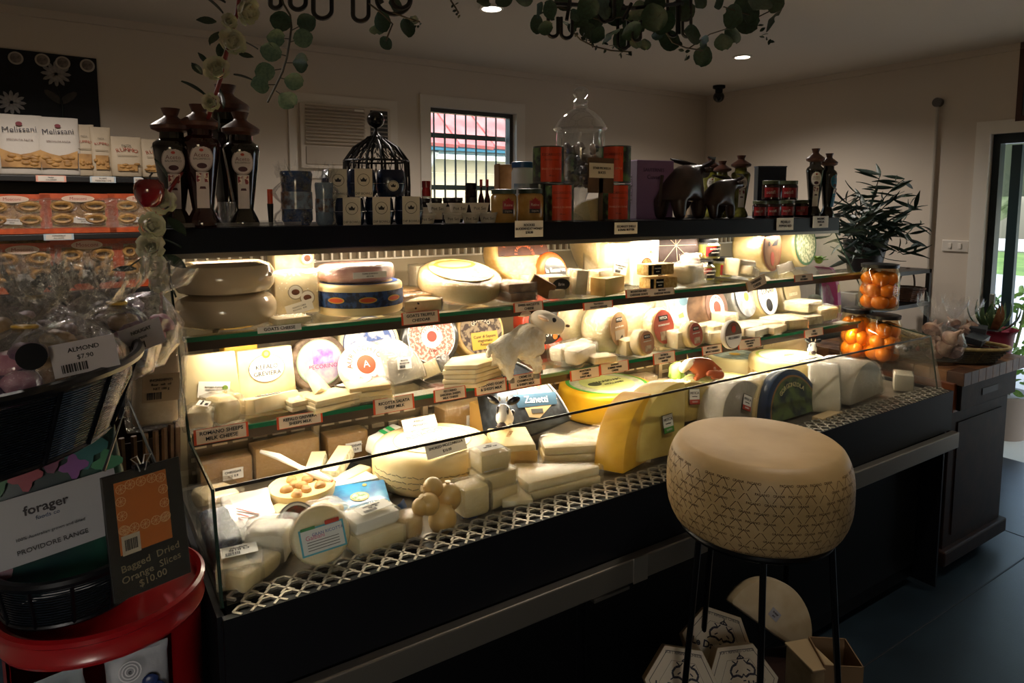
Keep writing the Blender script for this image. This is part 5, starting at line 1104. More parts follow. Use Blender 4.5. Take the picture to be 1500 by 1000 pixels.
for i, px in enumerate((622, 640, 657, 670)):
    smalljar(['first', 'second', 'third', 'fourth'][i]+' of four dark jam jars behind the white pots, counted from the left', px, 2.05, 282, 318, 17, drk, mat('221a1e', .4), mat('d8cbb8', .6), '', 'jam_jar', 'dark jam jars')
smalljar('small dark bottle with round cream emblem below the window', 690, 2.1, 262, 318, 17, drk, BLACK, mat('171214', .5), '', 'sauce_bottle')
for i, px in enumerate((705, 714)): smalljar(['left', 'right'][i]+' of two slim dark red sauce bottles with red caps by the window', px, 2.1, 257, 318, 9, mat('3a0b10', .1, coat=.6), mat('a52022', .4), None, '', 'sauce_bottle', 'slim red sauce bottles', shape='bottle')
def pot(label, px, Y, y0, y1, w, z):
    P = on(px, Y, z); k = mpp(P); h = (y1-y0)*k; r = w*k/2
    t = thing('white_pot', label, 'pot', T(P) @ RZ(facing(P, .8)), 'small white pots')
    part('bowl', G().lathe([(0, 0), (r*.72, 0), (r*.78, h*.08), (r*.94, h*.8), (r*1.02, h*.86), (r*1.02, h), (r*.92, h), (r*.85, h*.85), (0, h*.8)], 24), mat('d3cabb', .35), t, smooth=35)
    ctext(t, 'Pot Set', r*.42, INK, r*.87, h*.42)
    return t
zp = ZT+15*mpp(on(650, 1.94, ZT))+.0015
for i, px in enumerate((625, 663, 690, 715)): pot('small white lettered pot of the lower row, '+['leftmost', 'second from left', 'third from left', 'beside the mustard jar'][i], px, 1.945, 311, 326, 27, ZT)
for i, px in enumerate((640, 672, 702)): pot('small white lettered pot of the upper row, '+['leftmost', 'in the middle', 'nearest the mustard jars'][i], px, 1.95, 297, 311, 30, zp)
must = mat('b08a4a', .25, 'a07a3c', 30, coat=.4); dgl = mat('2a3a2c', .4)
for i, px in enumerate((738, 777)):
    t = smalljar(['left', 'right'][i]+' of two mustard jars with dark lid and red crowned label', px, 1.95, 272, 320, 38, must, dgl, None, '', 'mustard_jar', 'mustard jars', .14)
    P = on(px, 1.95, ZT); k = mpp(P); r = 19*k
    lb = curved(t, r, panel(r*.9, 12*k, r*.25, 25*k), mat('8f1d24', .5)); curved(lb, r, panel(r*.9, 6*k, r*.25, 16*k, .0002), INK, name='print'); ctext(lb, 'Reine', r*.3, PAPER, r, 25*k, x=r*.25); ctext(lb, 'DIJON', r*.2, PAPER, r, 16*k, x=r*.25)
    curved(lb, r, G().prism([(x*5*k+r*.25, y*5*k+32*k) for x, y in crown], 0, .0002), mat('8f1d24', .5), name='print')
P = on(738, 2.22, ZT); k = mpp(P)
t = thing('wooden_box', 'upright pale wooden box behind the mustard jars', 'box', T(P) @ RZ(-20))
part('box', G().box((0, 0, 40*k), (18*k, 30*k, 80*k)), mat('b98d5a', .6, 'a37444', 20), t, bev=.002); part('lid', G().box((-10*k, 0, 40*k), (2*k, 31*k, 82*k)), mat('8c6238', .6), t)
t = smalljar('white and blue printed tin with a blue lid left of the escargot cans', 765, 2.12, 233, 318, 32, mat('c9ccd0', .4), mat('1d4f86', .4), mat('c4c9d2', .4, '55718f', 14), 'SEL MARIN', 'tin', None, .1, smf=.24)
# escargot cans
canm = mat('5a5d58', .3, metal=.7); ocl = mat('c9401c', .45); art = mat('2a2a22', .5, '5f7a42', 26, lo=.45, hi=.6)
def can(label, px, Y, y0, y1, w, z, yaw=0):
    P = on(px, Y, z); k = mpp(P); h = (y1-y0)*k; r = w*k/2
    t = thing('escargot_can', label, 'can', T(P) @ RZ(facing(P, .9)+yaw), 'escargot cans')
    part('can', G().lathe([(0, .002), (r*.94, .002), (r, 0), (r, h*.02), (r*.98, h*.03), (r*.98, h*.97), (r, h*.98), (r, h), (r*.94, h), (r*.94, h*.97), (0, h*.97)], 36), canm, t, smooth=35)
    part('art_label', G().lathe([(r*.985, h*.05), (r*.99, h*.05), (r*.99, h*.95), (r*.985, h*.95)], 36), art, t, smooth=True)
    lb = curved(t, r, panel(r*1.45, h*.93, 0, h*.5), ocl)
    for s, z_, f, m in (('ESCARGOTS', .76, .2, mat('3a1410', .6)), ('EXTRA GROS', .62, .13, mat('3a1410', .6)), ('SNAILS IN BRINE', .38, .155, mat('e8b8a0', .6)), ('48 pcs', .2, .13, mat('3a1410', .6))): ctext(lb, s, r*f*1.15, m, r, h*z_)
    return t
kc = mpp(on(810, 1.97, ZT))
can('lower left orange labelled escargot can beside the mustard jar', 819, 1.955, 265, 319, 43, ZT, 10)
can('upper left orange labelled escargot can left of the apothecary jar', 803, 1.99, 209, 262, 46, ZT+55*kc, 10)
t = smalljar('plain pale tin supporting the upper left escargot can from behind', 790, 2.02, 265, 319, 30, canm, canm, None, '', 'tin')
can('lower right orange labelled escargot can by the purple box', 902, 1.97, 267, 319, 42, ZT, 6)
can('upper right orange labelled escargot can over another can', 902, 1.975, 211, 264, 43, ZT+54*mpp(on(902, 1.97, ZT)), -18)
# apothecary jar of snail shells
P = on(849, 2.10, ZT); k = mpp(P); JR = 35*k
t = thing('apothecary_jar', 'large footed glass jar with domed lid full of snail shells', 'jar', T(P))
zb = (318-268)*k; zl = (318-190)*k
part('jar', G().lathe([(0, 0), (JR*.68, 0), (JR*.7, 4*k), (JR*.3, 12*k), (JR*.2, 24*k), (JR*.34, 38*k), (JR*.8, zb-2*k), (JR, zb+10*k), (JR, zl-6*k), (JR*.96, zl), (JR*.98, zl), (JR*.94, zl-6*k), (JR*.94, zb+10*k), (JR*.75, zb+2*k), (0, zb-4*k)], 40), JARGLASS, t, smooth=50)
part('lid', G().lathe([(JR*1.04, zl), (JR*1.12, zl+3*k), (JR*1.06, zl+6*k), (JR*.98, zl+11*k), (JR*.82, zl+19*k), (JR*.55, zl+27*k), (JR*.28, zl+32*k), (JR*.3, zl+37*k), (0, zl+36*k)], 40), JARGLASS, t, smooth=50)
part('lid_knob', G().lathe([(JR*.2, zl+36*k), (JR*.32, zl+41*k), (JR*.2, zl+46*k), (JR*.32, zl+52*k), (JR*.3, zl+58*k), (JR*.16, zl+62*k), (0, zl+63*k)], 28), JARGLASS, t, smooth=True)
spm = [mat('8d7663', .4, '54443c', 60, coat=.3), mat('b39a80', .4, '6e5a4c', 60, coat=.3), mat('6a5660', .4, '2c2430', 60, coat=.3)]
pts = []; rr = []
for i in range(64):
    u = i/63; a = u*2.6*2*PI; q = 1-u*.88
    pts.append((math.cos(a)*.55*q, math.sin(a)*.55*q, .5*u)); rr.append(.42*q+.02)
shell = [sharp(G().tube(pts[::2], rr[::2], 8).mesh('snail_shell'), 80) for _ in range(3)]
for i, me in enumerate(shell): me.materials.append(spm[i])
n = 0; z = ZT+zb+5*k; rs = 12.5*k
while z < ZT+zl-18*k:
    for q in range(7):
        a = q*2*PI/7+n*.45; rad_ = JR*.62 if q < 6 else 0
        if q == 6: a = 0
        M = T(P.x+rad_*math.cos(a), P.y+rad_*math.sin(a), z+RND.uniform(-1, 1)*k) @ RZ(RND.uniform(0, 360)) @ RX(RND.uniform(40, 130)) @ RY(RND.uniform(-40, 40)) @ Matrix.Scale(rs*RND.uniform(.8, 1.0), 4)
        o = link('snail_shell', shell[(n+q) % 3], None, None, M); tag(o, 'brown spiral snail shell inside the footed glass jar', 'snail shell', 'snail shells in the glass jar')
    n += 1; z += 15*k
P = at(866, 258, y=1.99); k2 = mpp(P)
t = thing('price_ticket', 'cream price ticket reading Star Morilla Slices in front of the snail jar', 'price ticket', T(P.x, 1.93, P.z-10*k2), 'price tickets on the case')
part('card', G().box((0, 0, 11*k2), (46*k2, .001, 21*k2)), mat('d8cbb4', .6), t); part('backing', G().box((0, .004, 4*k2), (48*k2, .003, 50*k2)), mat('5d4228', .6), t)
part('stand', G().box((0, .004, -28*k2), (.02, .003, 66*k2)), mat('5d4228', .6), t)
lines(['STAR MORILLA', 'SLICES'], 5*k2, INK, t, T(0, -.0012, 11*k2) @ RX(90))
settle(t, ZT)
P = on(950, 2.08, ZT); k = mpp(P)
t = thing('purple_gift_box', 'tall lavender carton with grey side lettering behind the large buffalo', 'box', T(P) @ RZ(-8))
part('box', G().box((0, 0, 42*k), (64*k, 30*k, 84*k)), mat('8f6f9f', .5), t, bev=.002)
part('side_print', G().box((-32.3*k, 0, 42*k), (.001, 29*k, 82*k)), mat('6d5f6e', .6), t); text('MAGNUM', 9*k, mat('b7a5bd', .6), t, T(-33*k, 0, 44*k) @ RZ(-90) @ RX(90) @ RZ(90))
text('SAUTERNES', 7*k, mat('4c3558', .6), t, T(-4*k, -15.6*k, 70*k) @ RX(90)); text('Cuvee', 9*k, mat('4c3558', .6), t, T(-4*k, -15.6*k, 60*k) @ RX(90))
# carved buffaloes
wood = mat('2e1f1a', .38, '3d2a22', 20, .15, 40, coat=.15)
def buffalo(label, px, Y, hpx, yaw, hz=.8, hs=1):
    P = on(px, Y, ZT); s = hpx*mpp(P)
    t = thing('buffalo_figurine', label, 'figurine', T(P) @ RZ(yaw))
    V = [(-.36, 0, .68, .29), (-.05, 0, .66, .30), (.3, 0, .72, .28), (.55, 0, hz-.02, .15), (.74, 0, hz+.02, .13), (.98, 0, hz-.02, .085)]
    E = [(0, 1), (1, 2), (2, 3), (3, 4), (4, 5)]
    for x in (-.36, .3):
        for sg in (-1, 1):
            n = len(V); V += [(x, sg*.17, .36, .125), (x+.02, sg*.17, .03, .095)]; E += [(0 if x < 0 else 2, n), (n, n+1)]
    skin('body', [tuple(c*s for c in v) for v in V], E, wood, t)
    for sg in (-1, 1):
        part('horn', G().tube([(.7*s, sg*.08*s, (hz+.1)*s), (.62*s, sg*.26*s, (hz+.16)*s), (.45*s, sg*.36*s, (hz+.2)*s), (.28*s, sg*.34*s, (hz+.22)*s)], [.05*s, .045*s, .032*s, .012*s], 8), mat('1e1413', .35), t, smooth=True)
        part('ear', G().ell((0, 0, 0), .1*s, .035*s, .05*s, 10, 6), wood, t, T(.64*s, sg*.17*s, (hz+.03)*s) @ RZ(sg*80), smooth=True)
    part('tail', G().tube([(-.64*s, 0, .74*s), (-.68*s, 0, .5*s), (-.66*s, .02*s, .25*s)], [.03*s, .022*s, .03*s], 6), wood, t, smooth=True)
    settle(t, ZT); return t
buffalo('large carved dark wooden buffalo seen from behind with swept horns', 996, 2.0, 88, 16, .84)
buffalo('small carved dark wooden buffalo with outstretched head', 1049, 1.97, 62, 4, .86)
smalljar('small jar with a brown lid seen between the two buffaloes', 1014, 2.14, 282, 318, 22, mat('b09468', .3, '3f5a6a', 14), mat('3a2a20', .4), mat('b8a488', .5), '')
P = on(1126, 2.1, ZT); k = mpp(P)
t = thing('blue_card_box', 'upright plain dark blue box behind the red labelled jars', 'box', T(P) @ RZ(-30)); part('box', G().box((0, 0, 36*k), (42*k, 14*k, 72*k)), mat('101b33', .4), t, bev=.002); part('lid_edge', G().box((0, 0, 72.6*k), (43*k, 15*k, 1.6*k)), mat('4a5670', .5), t)
rdl = mat('9c1a1e', .4, '7d1418', 20)
zj = ZT+25*mpp(on(1140, 2.0, ZT))+.001
for i, (px, Y, y0, y1, z) in enumerate([(1112, 1.97, 287, 312, ZT), (1132, 1.975, 287, 312, ZT), (1152, 1.98, 287, 312, ZT), (1173, 1.99, 287, 312, ZT), (1129, 1.98, 257, 285, zj), (1155, 1.985, 257, 285, zj)]):
    smalljar('squat red labelled jar, '+['leftmost of the lower four', 'second of the lower four', 'third of the lower four', 'rightmost of the lower four by the stoppered bottles', 'left one stacked on the others', 'right one stacked on the others'][i], px, Y, y0, y1, 20 if i < 4 else 25, mat('2a0c0e', .12, coat=.6), mat('4d5638', .4), rdl, '', 'relish_jar', 'squat red labelled jars', .2, z)
    t = [o for o in bpy.data.objects if o.name.startswith('relish_jar')][-1]
def relabel():
    for o in [o for o in bpy.data.objects if o.name.startswith('relish_jar')]:
        lb = [c for c in o.children if c.name.startswith('label')][0]; r = max(v.co.x for v in o.children[0].data.vertices)
        h = max(v.co.z for v in lb.data.vertices)
        ctext(lb, 'senfl', r*.55, PAPER, r, h*.62, x=-r*.2)
bpy.context.view_layer.update(); relabel()
# ================================================================ LEFT SIDE
SY = 3.84; SX0, SX1 = -.75, .425
zs = [1.785, 1.512, 1.235, .9, .55]
blk = mat('0e0f13', .45)
t = thing('wall_shelf_unit', 'black metal shelving unit against the back wall holding pasta', 'shelving', T(-.16, 4.0, 0)); UM = T(.16, -4.0, 0)
for x in (SX0, SX1):
    for y in (SY+.01, YB-.03): part('post', G().box((x, y, .9), (.03, .03, 1.8)), blk, t, UM)
for z in zs: part('shelf_board', G().box(((SX0+SX1)/2, (SY+YB-.02)/2, z-.013), (SX1-SX0, YB-.02-SY, .026)), blk, t, UM, bev=.002)
part('back_sheet', G().box(((SX0+SX1)/2, YB-.012, .9), (SX1-SX0, .008, 1.76)), mat('15171c', .6), t, UM)
for i, (px, py, w, c, z, s) in enumerate([(75, 262, 35, 'd99a86', 0, ['FILEJA', 'CALABRESI']), (151, 264, 31, 'a9b8c2', 0, ['RUMMO', 'MEZZI RIGATONI']), (86, 343, 35, 'a9b8c2', 1, ['PAPPARDELLE', 'ALL UOVO']), (203, 262, 12, 'a9b8c2', 0, ['PENNE'])]):
    P = at(px, py, y=SY-.004); k = mpp(P)
    t = thing('shelf_ticket', ['peach edged price strip on the top pasta shelf', 'blue edged price strip right of the peach one', 'blue edged price strip on the shelf of orange packs', 'narrow price strip by the red apple'][i], 'price ticket', T(P.x, SY-.004, zs[z]-.026), 'price strips on the pasta shelves')
    part('backing', G().box((0, 0, .013), (w*k*1.05, .002, .03)), mat(c, .5), t); part('card', G().box((0, -.0015, .013), (w*k*.9, .001, .024)), mat('cfc6bb', .6), t)
    lines(s, .0085, INK, t, T(0, -.0024, .013) @ RX(90))
pasta = mat('b98c4e', .55, '8f6636', 14)
def pasta_bag(label, px0, px1, y0, Y, style):
    P = on((px0+px1)/2, Y, zs[0]); k = mpp(P); w = (px1-px0)*k; h = (256-y0)*k; d = min(.07, w*.7)
    t = thing('pasta_bag', label, 'pasta bag', T(P) @ RZ(RND.uniform(-3, 3)) @ RX(-3), 'pasta bags on the top shelf')
    rr = []
    for u, sw, sd in ((0, .9, .85), (.03, .97, 1), (.3, 1, 1.05), (.6, .99, .95), (.8, .97, .55), (.92, .95, .12), (1, .96, .05)):
        rr.append([Vector((math.copysign(abs(math.cos(a))**.45, math.cos(a))*w/2*sw, math.copysign(abs(math.sin(a))**.6, math.sin(a))*d/2*sd, u*h)) for a in [2*PI*q/28 for q in range(28)]])
    part('bag', G().rings(rr), mat('c6bdb2' if style == 0 else 'b9a88f', .6, bump=.2, bsc=50), t, smooth=60, disp=.004, dsc=22, seed=px0)
    win = [(-.4, .12), (.4, .12), (.42, .42), (.2, .36), (0, .33), (-.2, .36), (-.42, .42)] if style == 0 else [(-.3, .14), (.3, .14), (.3, .42 if style == 1 else .3), (-.3, .42 if style == 1 else .3)]
    F = T(0, -d/2*1.1-.004, 0) @ RX(90)
    wn = part('window', G().prism([(x*w, y*h) for x, y in win], 0, .001), pasta, t, F)
    for q in range(12 if style == 0 else 6):
        x, y = RND.uniform(-.32, .32)*w, RND.uniform(.16, .32)*h
        part('pasta_piece', G().ell((x, y, .001), .1*w, .035*h, .006, 8, 6), pasta, wn, RZ(0), smooth=True)
    F = F @ T(0, 0, .002)
    if style == 0:
        text('Melissani', w*.2, mat('3a3440', .6), t, F @ T(0, h*.74, -.012) @ RZ(4)); plate('print', circle(w*.07, 16, ry=w*.05), mat('7a2430', .6), t, F @ T(0, h*.84, -.016)); text('SPECIALITA PASTA', w*.065, mat('7a5a50', .6), t, F @ T(0, h*.57, -.004))
    else:
        text('PASTA', w*.1, INK, t, F @ T(0, h*.76, -.012)); arctext('RUMMO', w*.9, w*.19, mat('a03a22', .6), t, F @ T(0, h*.66-w*.9, -.008)); plate('print', rect(w*.6, h*.012), mat('8a7a60', .6), t, F @ T(0, h*.52, -.003))
    settle(t, zs[0]+.0005)
pasta_bag('white pasta bag with shell shaped window, leftmost on the top shelf', 4, 62, 168, 3.93, 0)
pasta_bag('white pasta bag with shell shaped window, second from the left', 62, 116, 171, 3.93, 0)
pasta_bag('narrow cream pasta bag next to the two white bags', 113, 140, 180, 3.94, 1)
pasta_bag('narrow cream pasta bag with bright reflection in its window', 137, 164, 184, 3.93, 1)
pasta_bag('wide cream pasta bag with low window right of the narrow ones', 166, 208, 197, 3.93, 2)
pasta_bag('rightmost cream pasta bag partly behind the stoppered bottle', 210, 248, 200, 3.93, 2)
oran = mat('b84a12', .45, 'a53d0c', 30); nest = mat('a57c40', .5, '7d5626', 40, .6, 160)
def egg_pack(label, px0, px1, y0, y1, Y, z, full=True):
    P = on((px0+px1)/2, Y, z); k = mpp(P); w = (px1-px0)*k*.97; h = (y1-y0)*k; d = .06
    t = thing('egg_pasta_pack', label, 'pasta pack', T(P) @ RX(-6), 'orange egg pasta packs')
    part('pack', G().box((0, .01, h/2), (w, d-.02, h)), oran, t, bev=.006, smooth=40)
    g = G().box((0, -d/2+.012, h*.06), (w, .024, h*.15)).box((0, -d/2+.012, h*.92), (w, .024, h*.17)).box((-w*.43, -d/2+.012, h/2), (w*.15, .024, h*.76)).box((w*.43, -d/2+.012, h/2), (w*.15, .024, h*.76))
    part('border', g, oran, t)
    part('pasta_bed', G().box((0, -d/2+.016, h*.5), (w*.86, .01, h*.84)), nest, t)
    for q in range(4):
        g = G(); cx, cz = (-.22+.44*(q % 2))*w, (.34+.34*(q//2))*h
        for s in range(4): g.tube([(cx+w*.18*math.cos(a+s)*(1-.12*s), -d/2+.012-.005*s, cz+h*.15*math.sin(a+s)*(1-.16*s)) for a in [2*PI*j/14 for j in range(14)]], .008, 5, True)
        part('pasta_nest', g, nest, t, smooth=True)
    part('film', G().box((0, -d/2-.0015, h/2), (w*.9, .001, h*.78)), FILM, t)
    if full:
        bd = badge(t, T(0, -d/2-.003, h*.87) @ RX(90), [(circle(w*.22, 24, ry=h*.09), mat('cbb89e', .5)), (circle(w*.2, 24, ry=h*.075), mat('c9a894', .5))], [('Mosconi', h*.11, 0, 0, mat('8a2a2a', .5))])
        sticker(t, T(RND.uniform(-.05, .1)*w, -d/2-.0035, h*.3) @ RX(90) @ RZ(-4), w*.26, h*.14, ['TAGLIATELLE', '$9.50'], h*.045, mat('b8b0a6', .6))
    settle(t, z+.0005)
egg_pack('orange egg pasta pack cut off by the left edge on the middle shelf', -26, 69, 280, 337, 3.9, zs[1])
egg_pack('orange egg pasta pack in the middle of the middle shelf', 70, 165, 281, 337, 3.9, zs[1])
egg_pack('orange egg pasta pack on the middle shelf partly behind the white roses', 166, 250, 282, 336, 3.9, zs[1])
egg_pack('orange egg pasta pack at the left end of the lower shelf', -10, 85, 369, 440, 3.9, zs[2])
egg_pack('orange egg pasta pack in the centre of the lower shelf', 86, 177, 367, 440, 3.9, zs[2])
egg_pack('orange egg pasta pack at the right of the lower shelf', 178, 235, 366, 440, 3.9, zs[2], False)
egg_pack('orange pack standing taller behind the left lower pack', -10, 80, 351, 440, 4.0, zs[2], False)
egg_pack('orange pack standing taller behind the centre lower pack', 92, 176, 350, 440, 4.0, zs[2], False)
# dark flowered cloth panel with rosettes
A = at(0, 68, y=YB-.012); B = at(141, 86, y=YB-.012); Bz = at(150, 182, y=YB-.012).z-.08; w = B.x+.42
t = thing('wall_hanging', 'dark navy wall hanging with pale dahlias and four round rosettes', 'wall hanging', T((B.x-.42)/2, YB-.012, Bz)); hh = B.z-Bz
part('cloth', G().grid(10, 6, lambda u, v: ((u-.5)*w, -.003*math.sin(u*14), v*hh+(1-u)*.01)), mat('0a0c12', .8, '12151d', 12), t, smooth=True)
tx = (B.x-.42)/2
pet = mat('8f8a86', .6, '6e6c6e', 20); stem_ = mat('1c2420', .7)
for px, py, r in ((82, 108, 18), (17, 150, 17)):
    P = at(px, py, y=YB-.02); k = mpp(P); f = T(P.x-tx, -.006, P.z-Bz) @ RX(90)
    for ringi, (n, rr, zz_) in enumerate(((12, 1, 0), (9, .66, .0015), (6, .36, .003))):
        for q in range(n): part('petal', G().prism([(x*r*k*rr*.55+r*k*rr*.5, y*r*k*.16*rr**.3) for x, y in circle(1, 8)], 0, .0014), pet, t, f @ T(0, 0, zz_) @ RZ(360*q/n+ringi*12))
    part('stalk', G().tube([(P.x-tx, -.006, P.z-Bz-r*k), (P.x-tx+.02, -.006, P.z-Bz-r*k-.1), (P.x-tx+.015, -.006, .01)], .003, 5), stem_, t)
    for s in (-1, 1): part('leaf_print', G().prism([(x*.05+.04, y*.018) for x, y in circle(1, 10)], 0, .001), mat('2b2a28', .7, '3c3430', 20), t, T(P.x-tx+.015, -.007, max(.03, P.z-Bz-r*k-.08)) @ RX(90) @ RZ(40 if s > 0 else 140))
for px, py in ((23, 85), (62, 88), (92, 92), (128, 96)):
    P = at(px, py, y=YB-.02); k = mpp(P); f = T(P.x-tx, -.006, P.z-Bz) @ RX(90)
    o = part('rosette', G().lathe([(0, 0), (9.3*k, 0), (9.3*k, .003), (7.5*k, .006), (0, .004)], 24), mat('a9a094', .5), t, f, smooth=40); part('centre', G().lathe([(0, .004), (7*k, .0062), (0, .0075)], 20), mat('5d5450', .6, '7c7068', 60), o)
# ---------------------------------------------------------------- rose garland on the case corner
def petal_grid(r, h, w, curl, a):
    def f(u, v):
        x = (u-.5)*w*(1-.35*v*v) ; z = h*v; y = r+curl*h*v*v-(x*x)*.9/max(r+.02, .02)*.5
        return (x*math.cos(a)-y*math.sin(a), x*math.sin(a)+y*math.cos(a), z)
    return f
def rose_mesh(s):
    g = G(); 
    for lay, (n, r, h, w, c) in enumerate(((3, .08, .95, .5, -.05), (4, .2, .9, .62, .05), (5, .36, .8, .75, .22), (6, .5, .62, .85, .55), (6, .6, .4, .9, .95))):
        for q in range(n): g.grid(4, 4, petal_grid(r*s, h*s, w*s, c, 2*PI*q/n+lay*.5+RND.uniform(-.1, .1)))
    g.ell((0, 0, .1*s), .42*s, .42*s, .3*s, 10, 6)
    return sharp(g.mesh('rose', disp=.0015, dsc=160), 80)
ROSE = rose_mesh(.034); ROSE.materials.append(mat('d6d2bd', .55, 'bcc0a0', 20, sss=.1))
LEAFG = G().grid(2, 5, lambda u, v: ((u-.5)*.5*math.sin(PI*min(1, v*.96+.04))**.8, abs(u-.5)*.14-.12*v*v, v))
LEAF = sharp(LEAFG.mesh('leaf'), 80); LEAF.materials.append(mat('1d3524', .45, '142619', 16, coat=.15))
def leaf(parent, P, d, s, roll=0, wid=1, me=None, name='leaf'):
    q = Vector(d).to_track_quat('Y', 'Z').to_matrix().to_4x4()
    M = T(P) @ q @ RY(roll) @ RX(-90) @ RZ(0)
    # leaf blade runs along its z: turn it to the wanted direction
    q = Vector(d).to_track_quat('Z', 'Y').to_matrix().to_4x4()
    return link(name, me or LEAF, None, parent, T(P) @ q @ RZ(roll) @ Matrix.Diagonal((s*wid, s, s, 1)))
GY = 1.84
t = thing('rose_garland', 'artificial white rose garland with dark leaves and red stem at the left case corner', 'garland', T(at(240, 320, y=GY)))
GO = t.matrix_basis.translation.copy()
def gp(px, py, dy=0): return at(px, py, y=GY+dy)-GO
redst = mat('7a1c1a', .45)
part('stem', G().tube([gp(356, -40), gp(347, 20), gp(335, 62), gp(325, 110), gp(312, 150), gp(300, 190, .12), gp(268, 250, .1), gp(240, 290, .02)], .0052, 7), redst, t, smooth=True)
part('stem', G().tube([gp(240, 290, .02), gp(222, 330, -.01), gp(222, 380), gp(236, 420, .01), gp(236, 470, .02)], .0045, 7), redst, t, smooth=True)
for px, py, s, az, tl in [(318, 104, 1.0, -20, 70), (338, 64, 1.05, 10, 75), (357, 14, 1.1, 40, 110), (311, 150, .7, -30, 95), (335, 32, .6, 0, 90), (240, 297, .95, -15, 78), (219, 331, 1.0, 20, 84), (221, 362, 1.0, -10, 80), (222, 389, .95, 10, 86), (228, 412, .8, 30, 95)]:
    link('rose', ROSE, None, t, T(gp(px, py, -.02)) @ RZ(az) @ RX(tl) @ Matrix.Scale(s, 4))
for px, py, dx, dz, s, ro in [(326, 20, -.5, .6, .05, 10), (317, 33, -1, .1, .045, 40), (322, 48, -.6, -.7, .05, -20), (352, 60, .8, -.2, .045, 20), (350, 80, 1, -.1, .035, 60), (304, 95, -.6, .8, .035, 20), (322, 85, 0, 1, .04, 0), (342, 110, 1, -.1, .05, 25), (296, 110, -.5, .5, .04, 30), (300, 140, -.8, .6, .06, 10), (320, 130, .2, -1, .055, -30), (318, 165, .1, -.8, .045, 20), (244, 260, -.4, .9, .05, 10), (232, 275, -.6, .5, .05, -20), (245, 320, .6, -.6, .06, 30), (235, 350, .8, -.3, .05, 0), (238, 375, .9, -.5, .06, 50), (208, 380, -.8, -.4, .05, 20), (210, 410, -.6, -.8, .06, 0), (240, 405, .5, -.9, .06, -30), (228, 425, -.1, -1, .06, 10), (200, 395, -1, .1, .05, 40), (330, 5, -.8, .3, .05, 0)]:
    leaf(t, gp(px, py, RND.uniform(-.03, .02)), (dx, RND.uniform(-.5, .2), dz), s, ro)
P = at(219, 282, y=GY-.04); k = mpp(P)
t = thing('red_apple', 'glossy dark red ornamental apple hanging among the white roses', 'apple', T(P))
part('fruit', G().lathe([(0, .7), (.25, .86), (.6, .9), (.9, .62), (1, .2), (.95, -.2), (.75, -.7), (.45, -1), (.2, -.98), (0, -.9)], 28, Matrix.Scale(21*k, 4)), mat('5d0a12', .12, '7a1018', 8, coat=.8), t, smooth=True)
part('stalk', G().tube([(0, 0, 15*k), (.003, 0, 24*k), (.008, 0, 29*k)], .0022, 6), mat('2c2019', .6), t)
# ---------------------------------------------------------------- hanging eucalyptus and iron chandelier
RLG = G().grid(6, 6, lambda u, v: ((u-.5)*.98*math.sin(PI*(.04+.93*v))**.6, .09*((u-.5)**2)*4-.1*(v-.5)**2, v))
EUC = sharp(RLG.mesh('leaf'), 80); EUC.materials.append(mat('5e7a66', .55, '43604e', 6, bump=.2, bsc=30))
EUD = EUC.copy(); EUD.materials.clear(); EUD.materials.append(mat('2c4a38', .5, '1f3628', 6, coat=.1))
def facingleaf(parent, b, d, s, me, jit=25, C=None):
    d = d.normalized(); n = (EYE-(b+C)); n = (n-d*n.dot(d)).normalized(); x = n.cross(d)
    M = Matrix(((x.x, n.x, d.x, 0), (x.y, n.y, d.y, 0), (x.z, n.z, d.z, 0), (0, 0, 0, 1)))
    return link('leaf', me, None, parent, T(b) @ M @ RZ(RND.uniform(-jit, jit)) @ RX(RND.uniform(-jit, jit)*.5) @ Matrix.Scale(s, 4))
HY = 1.72
P0 = at(418, 0, y=HY)
t = thing('eucalyptus_sprig', 'hanging sprig of round grey green eucalyptus leaves left of the air conditioner', 'foliage', T(P0))
def hp(px, py, dy=0): return at(px, py, y=HY+dy)-P0
part('stem', G().tube([hp(405, -35), hp(415, 5), hp(425, 22), hp(427, 40), hp(424, 62), hp(420, 85), hp(414, 105), hp(402, 130), hp(392, 150)], .0026, 6), mat('3d3a2c', .6), t, smooth=True)
for px, py, r, sx, sy, dk in [(411, 31, 15, 428, 36, 1), (449, 33, 14, 428, 44, 1), (444, 56, 14, 424, 62, 0), (403, 55, 14, 424, 57, 0), (397, 76, 15, 420, 82, 0), (441, 92, 15, 420, 92, 1), (388, 105, 14, 412, 101, 0), (431, 119, 14, 410, 114, 0), (381, 124, 14, 403, 124, 0), (421, 146, 15, 404, 133, 0)]:
    a, c = hp(sx, sy), hp(px, py, RND.uniform(-.03, .03)); d = (c-a).normalized(); k = mpp(c+P0); b = c-d*r*k
    part('twig', G().tube([a, b], .0013, 5), mat('3d3a2c', .6), t)
    facingleaf(t, b, d, 2*r*k, EUD if dk else EUC, 18, P0)
C0 = at(800, -60, y=1.95)
t = thing('iron_chandelier', 'black wrought iron hanging rack with curled hooks at the top edge', 'chandelier', T(C0))
def kp(px, py, dy=0): return at(px, py, y=HY+dy)-C0
wi = mat('0b0b0e', .4)
rc = Vector((0, 0, .02))
part('hoop', G().tube([(.62*math.cos(2*PI*q/40), .3*math.sin(2*PI*q/40), 0) for q in range(40)], .008, 6, True), wi, t, smooth=True)
part('chain', G().tube([(0, 0, 0), (0, 0, ZC-C0.z)], .006, 6), wi, t)
part('cross_bar', G().tube([(-.62, 0, 0), (.62, 0, 0)], .007, 6), wi, t); part('cross_bar', G().tube([(0, -.3, 0), (0, .3, 0)], .007, 6), wi, t)
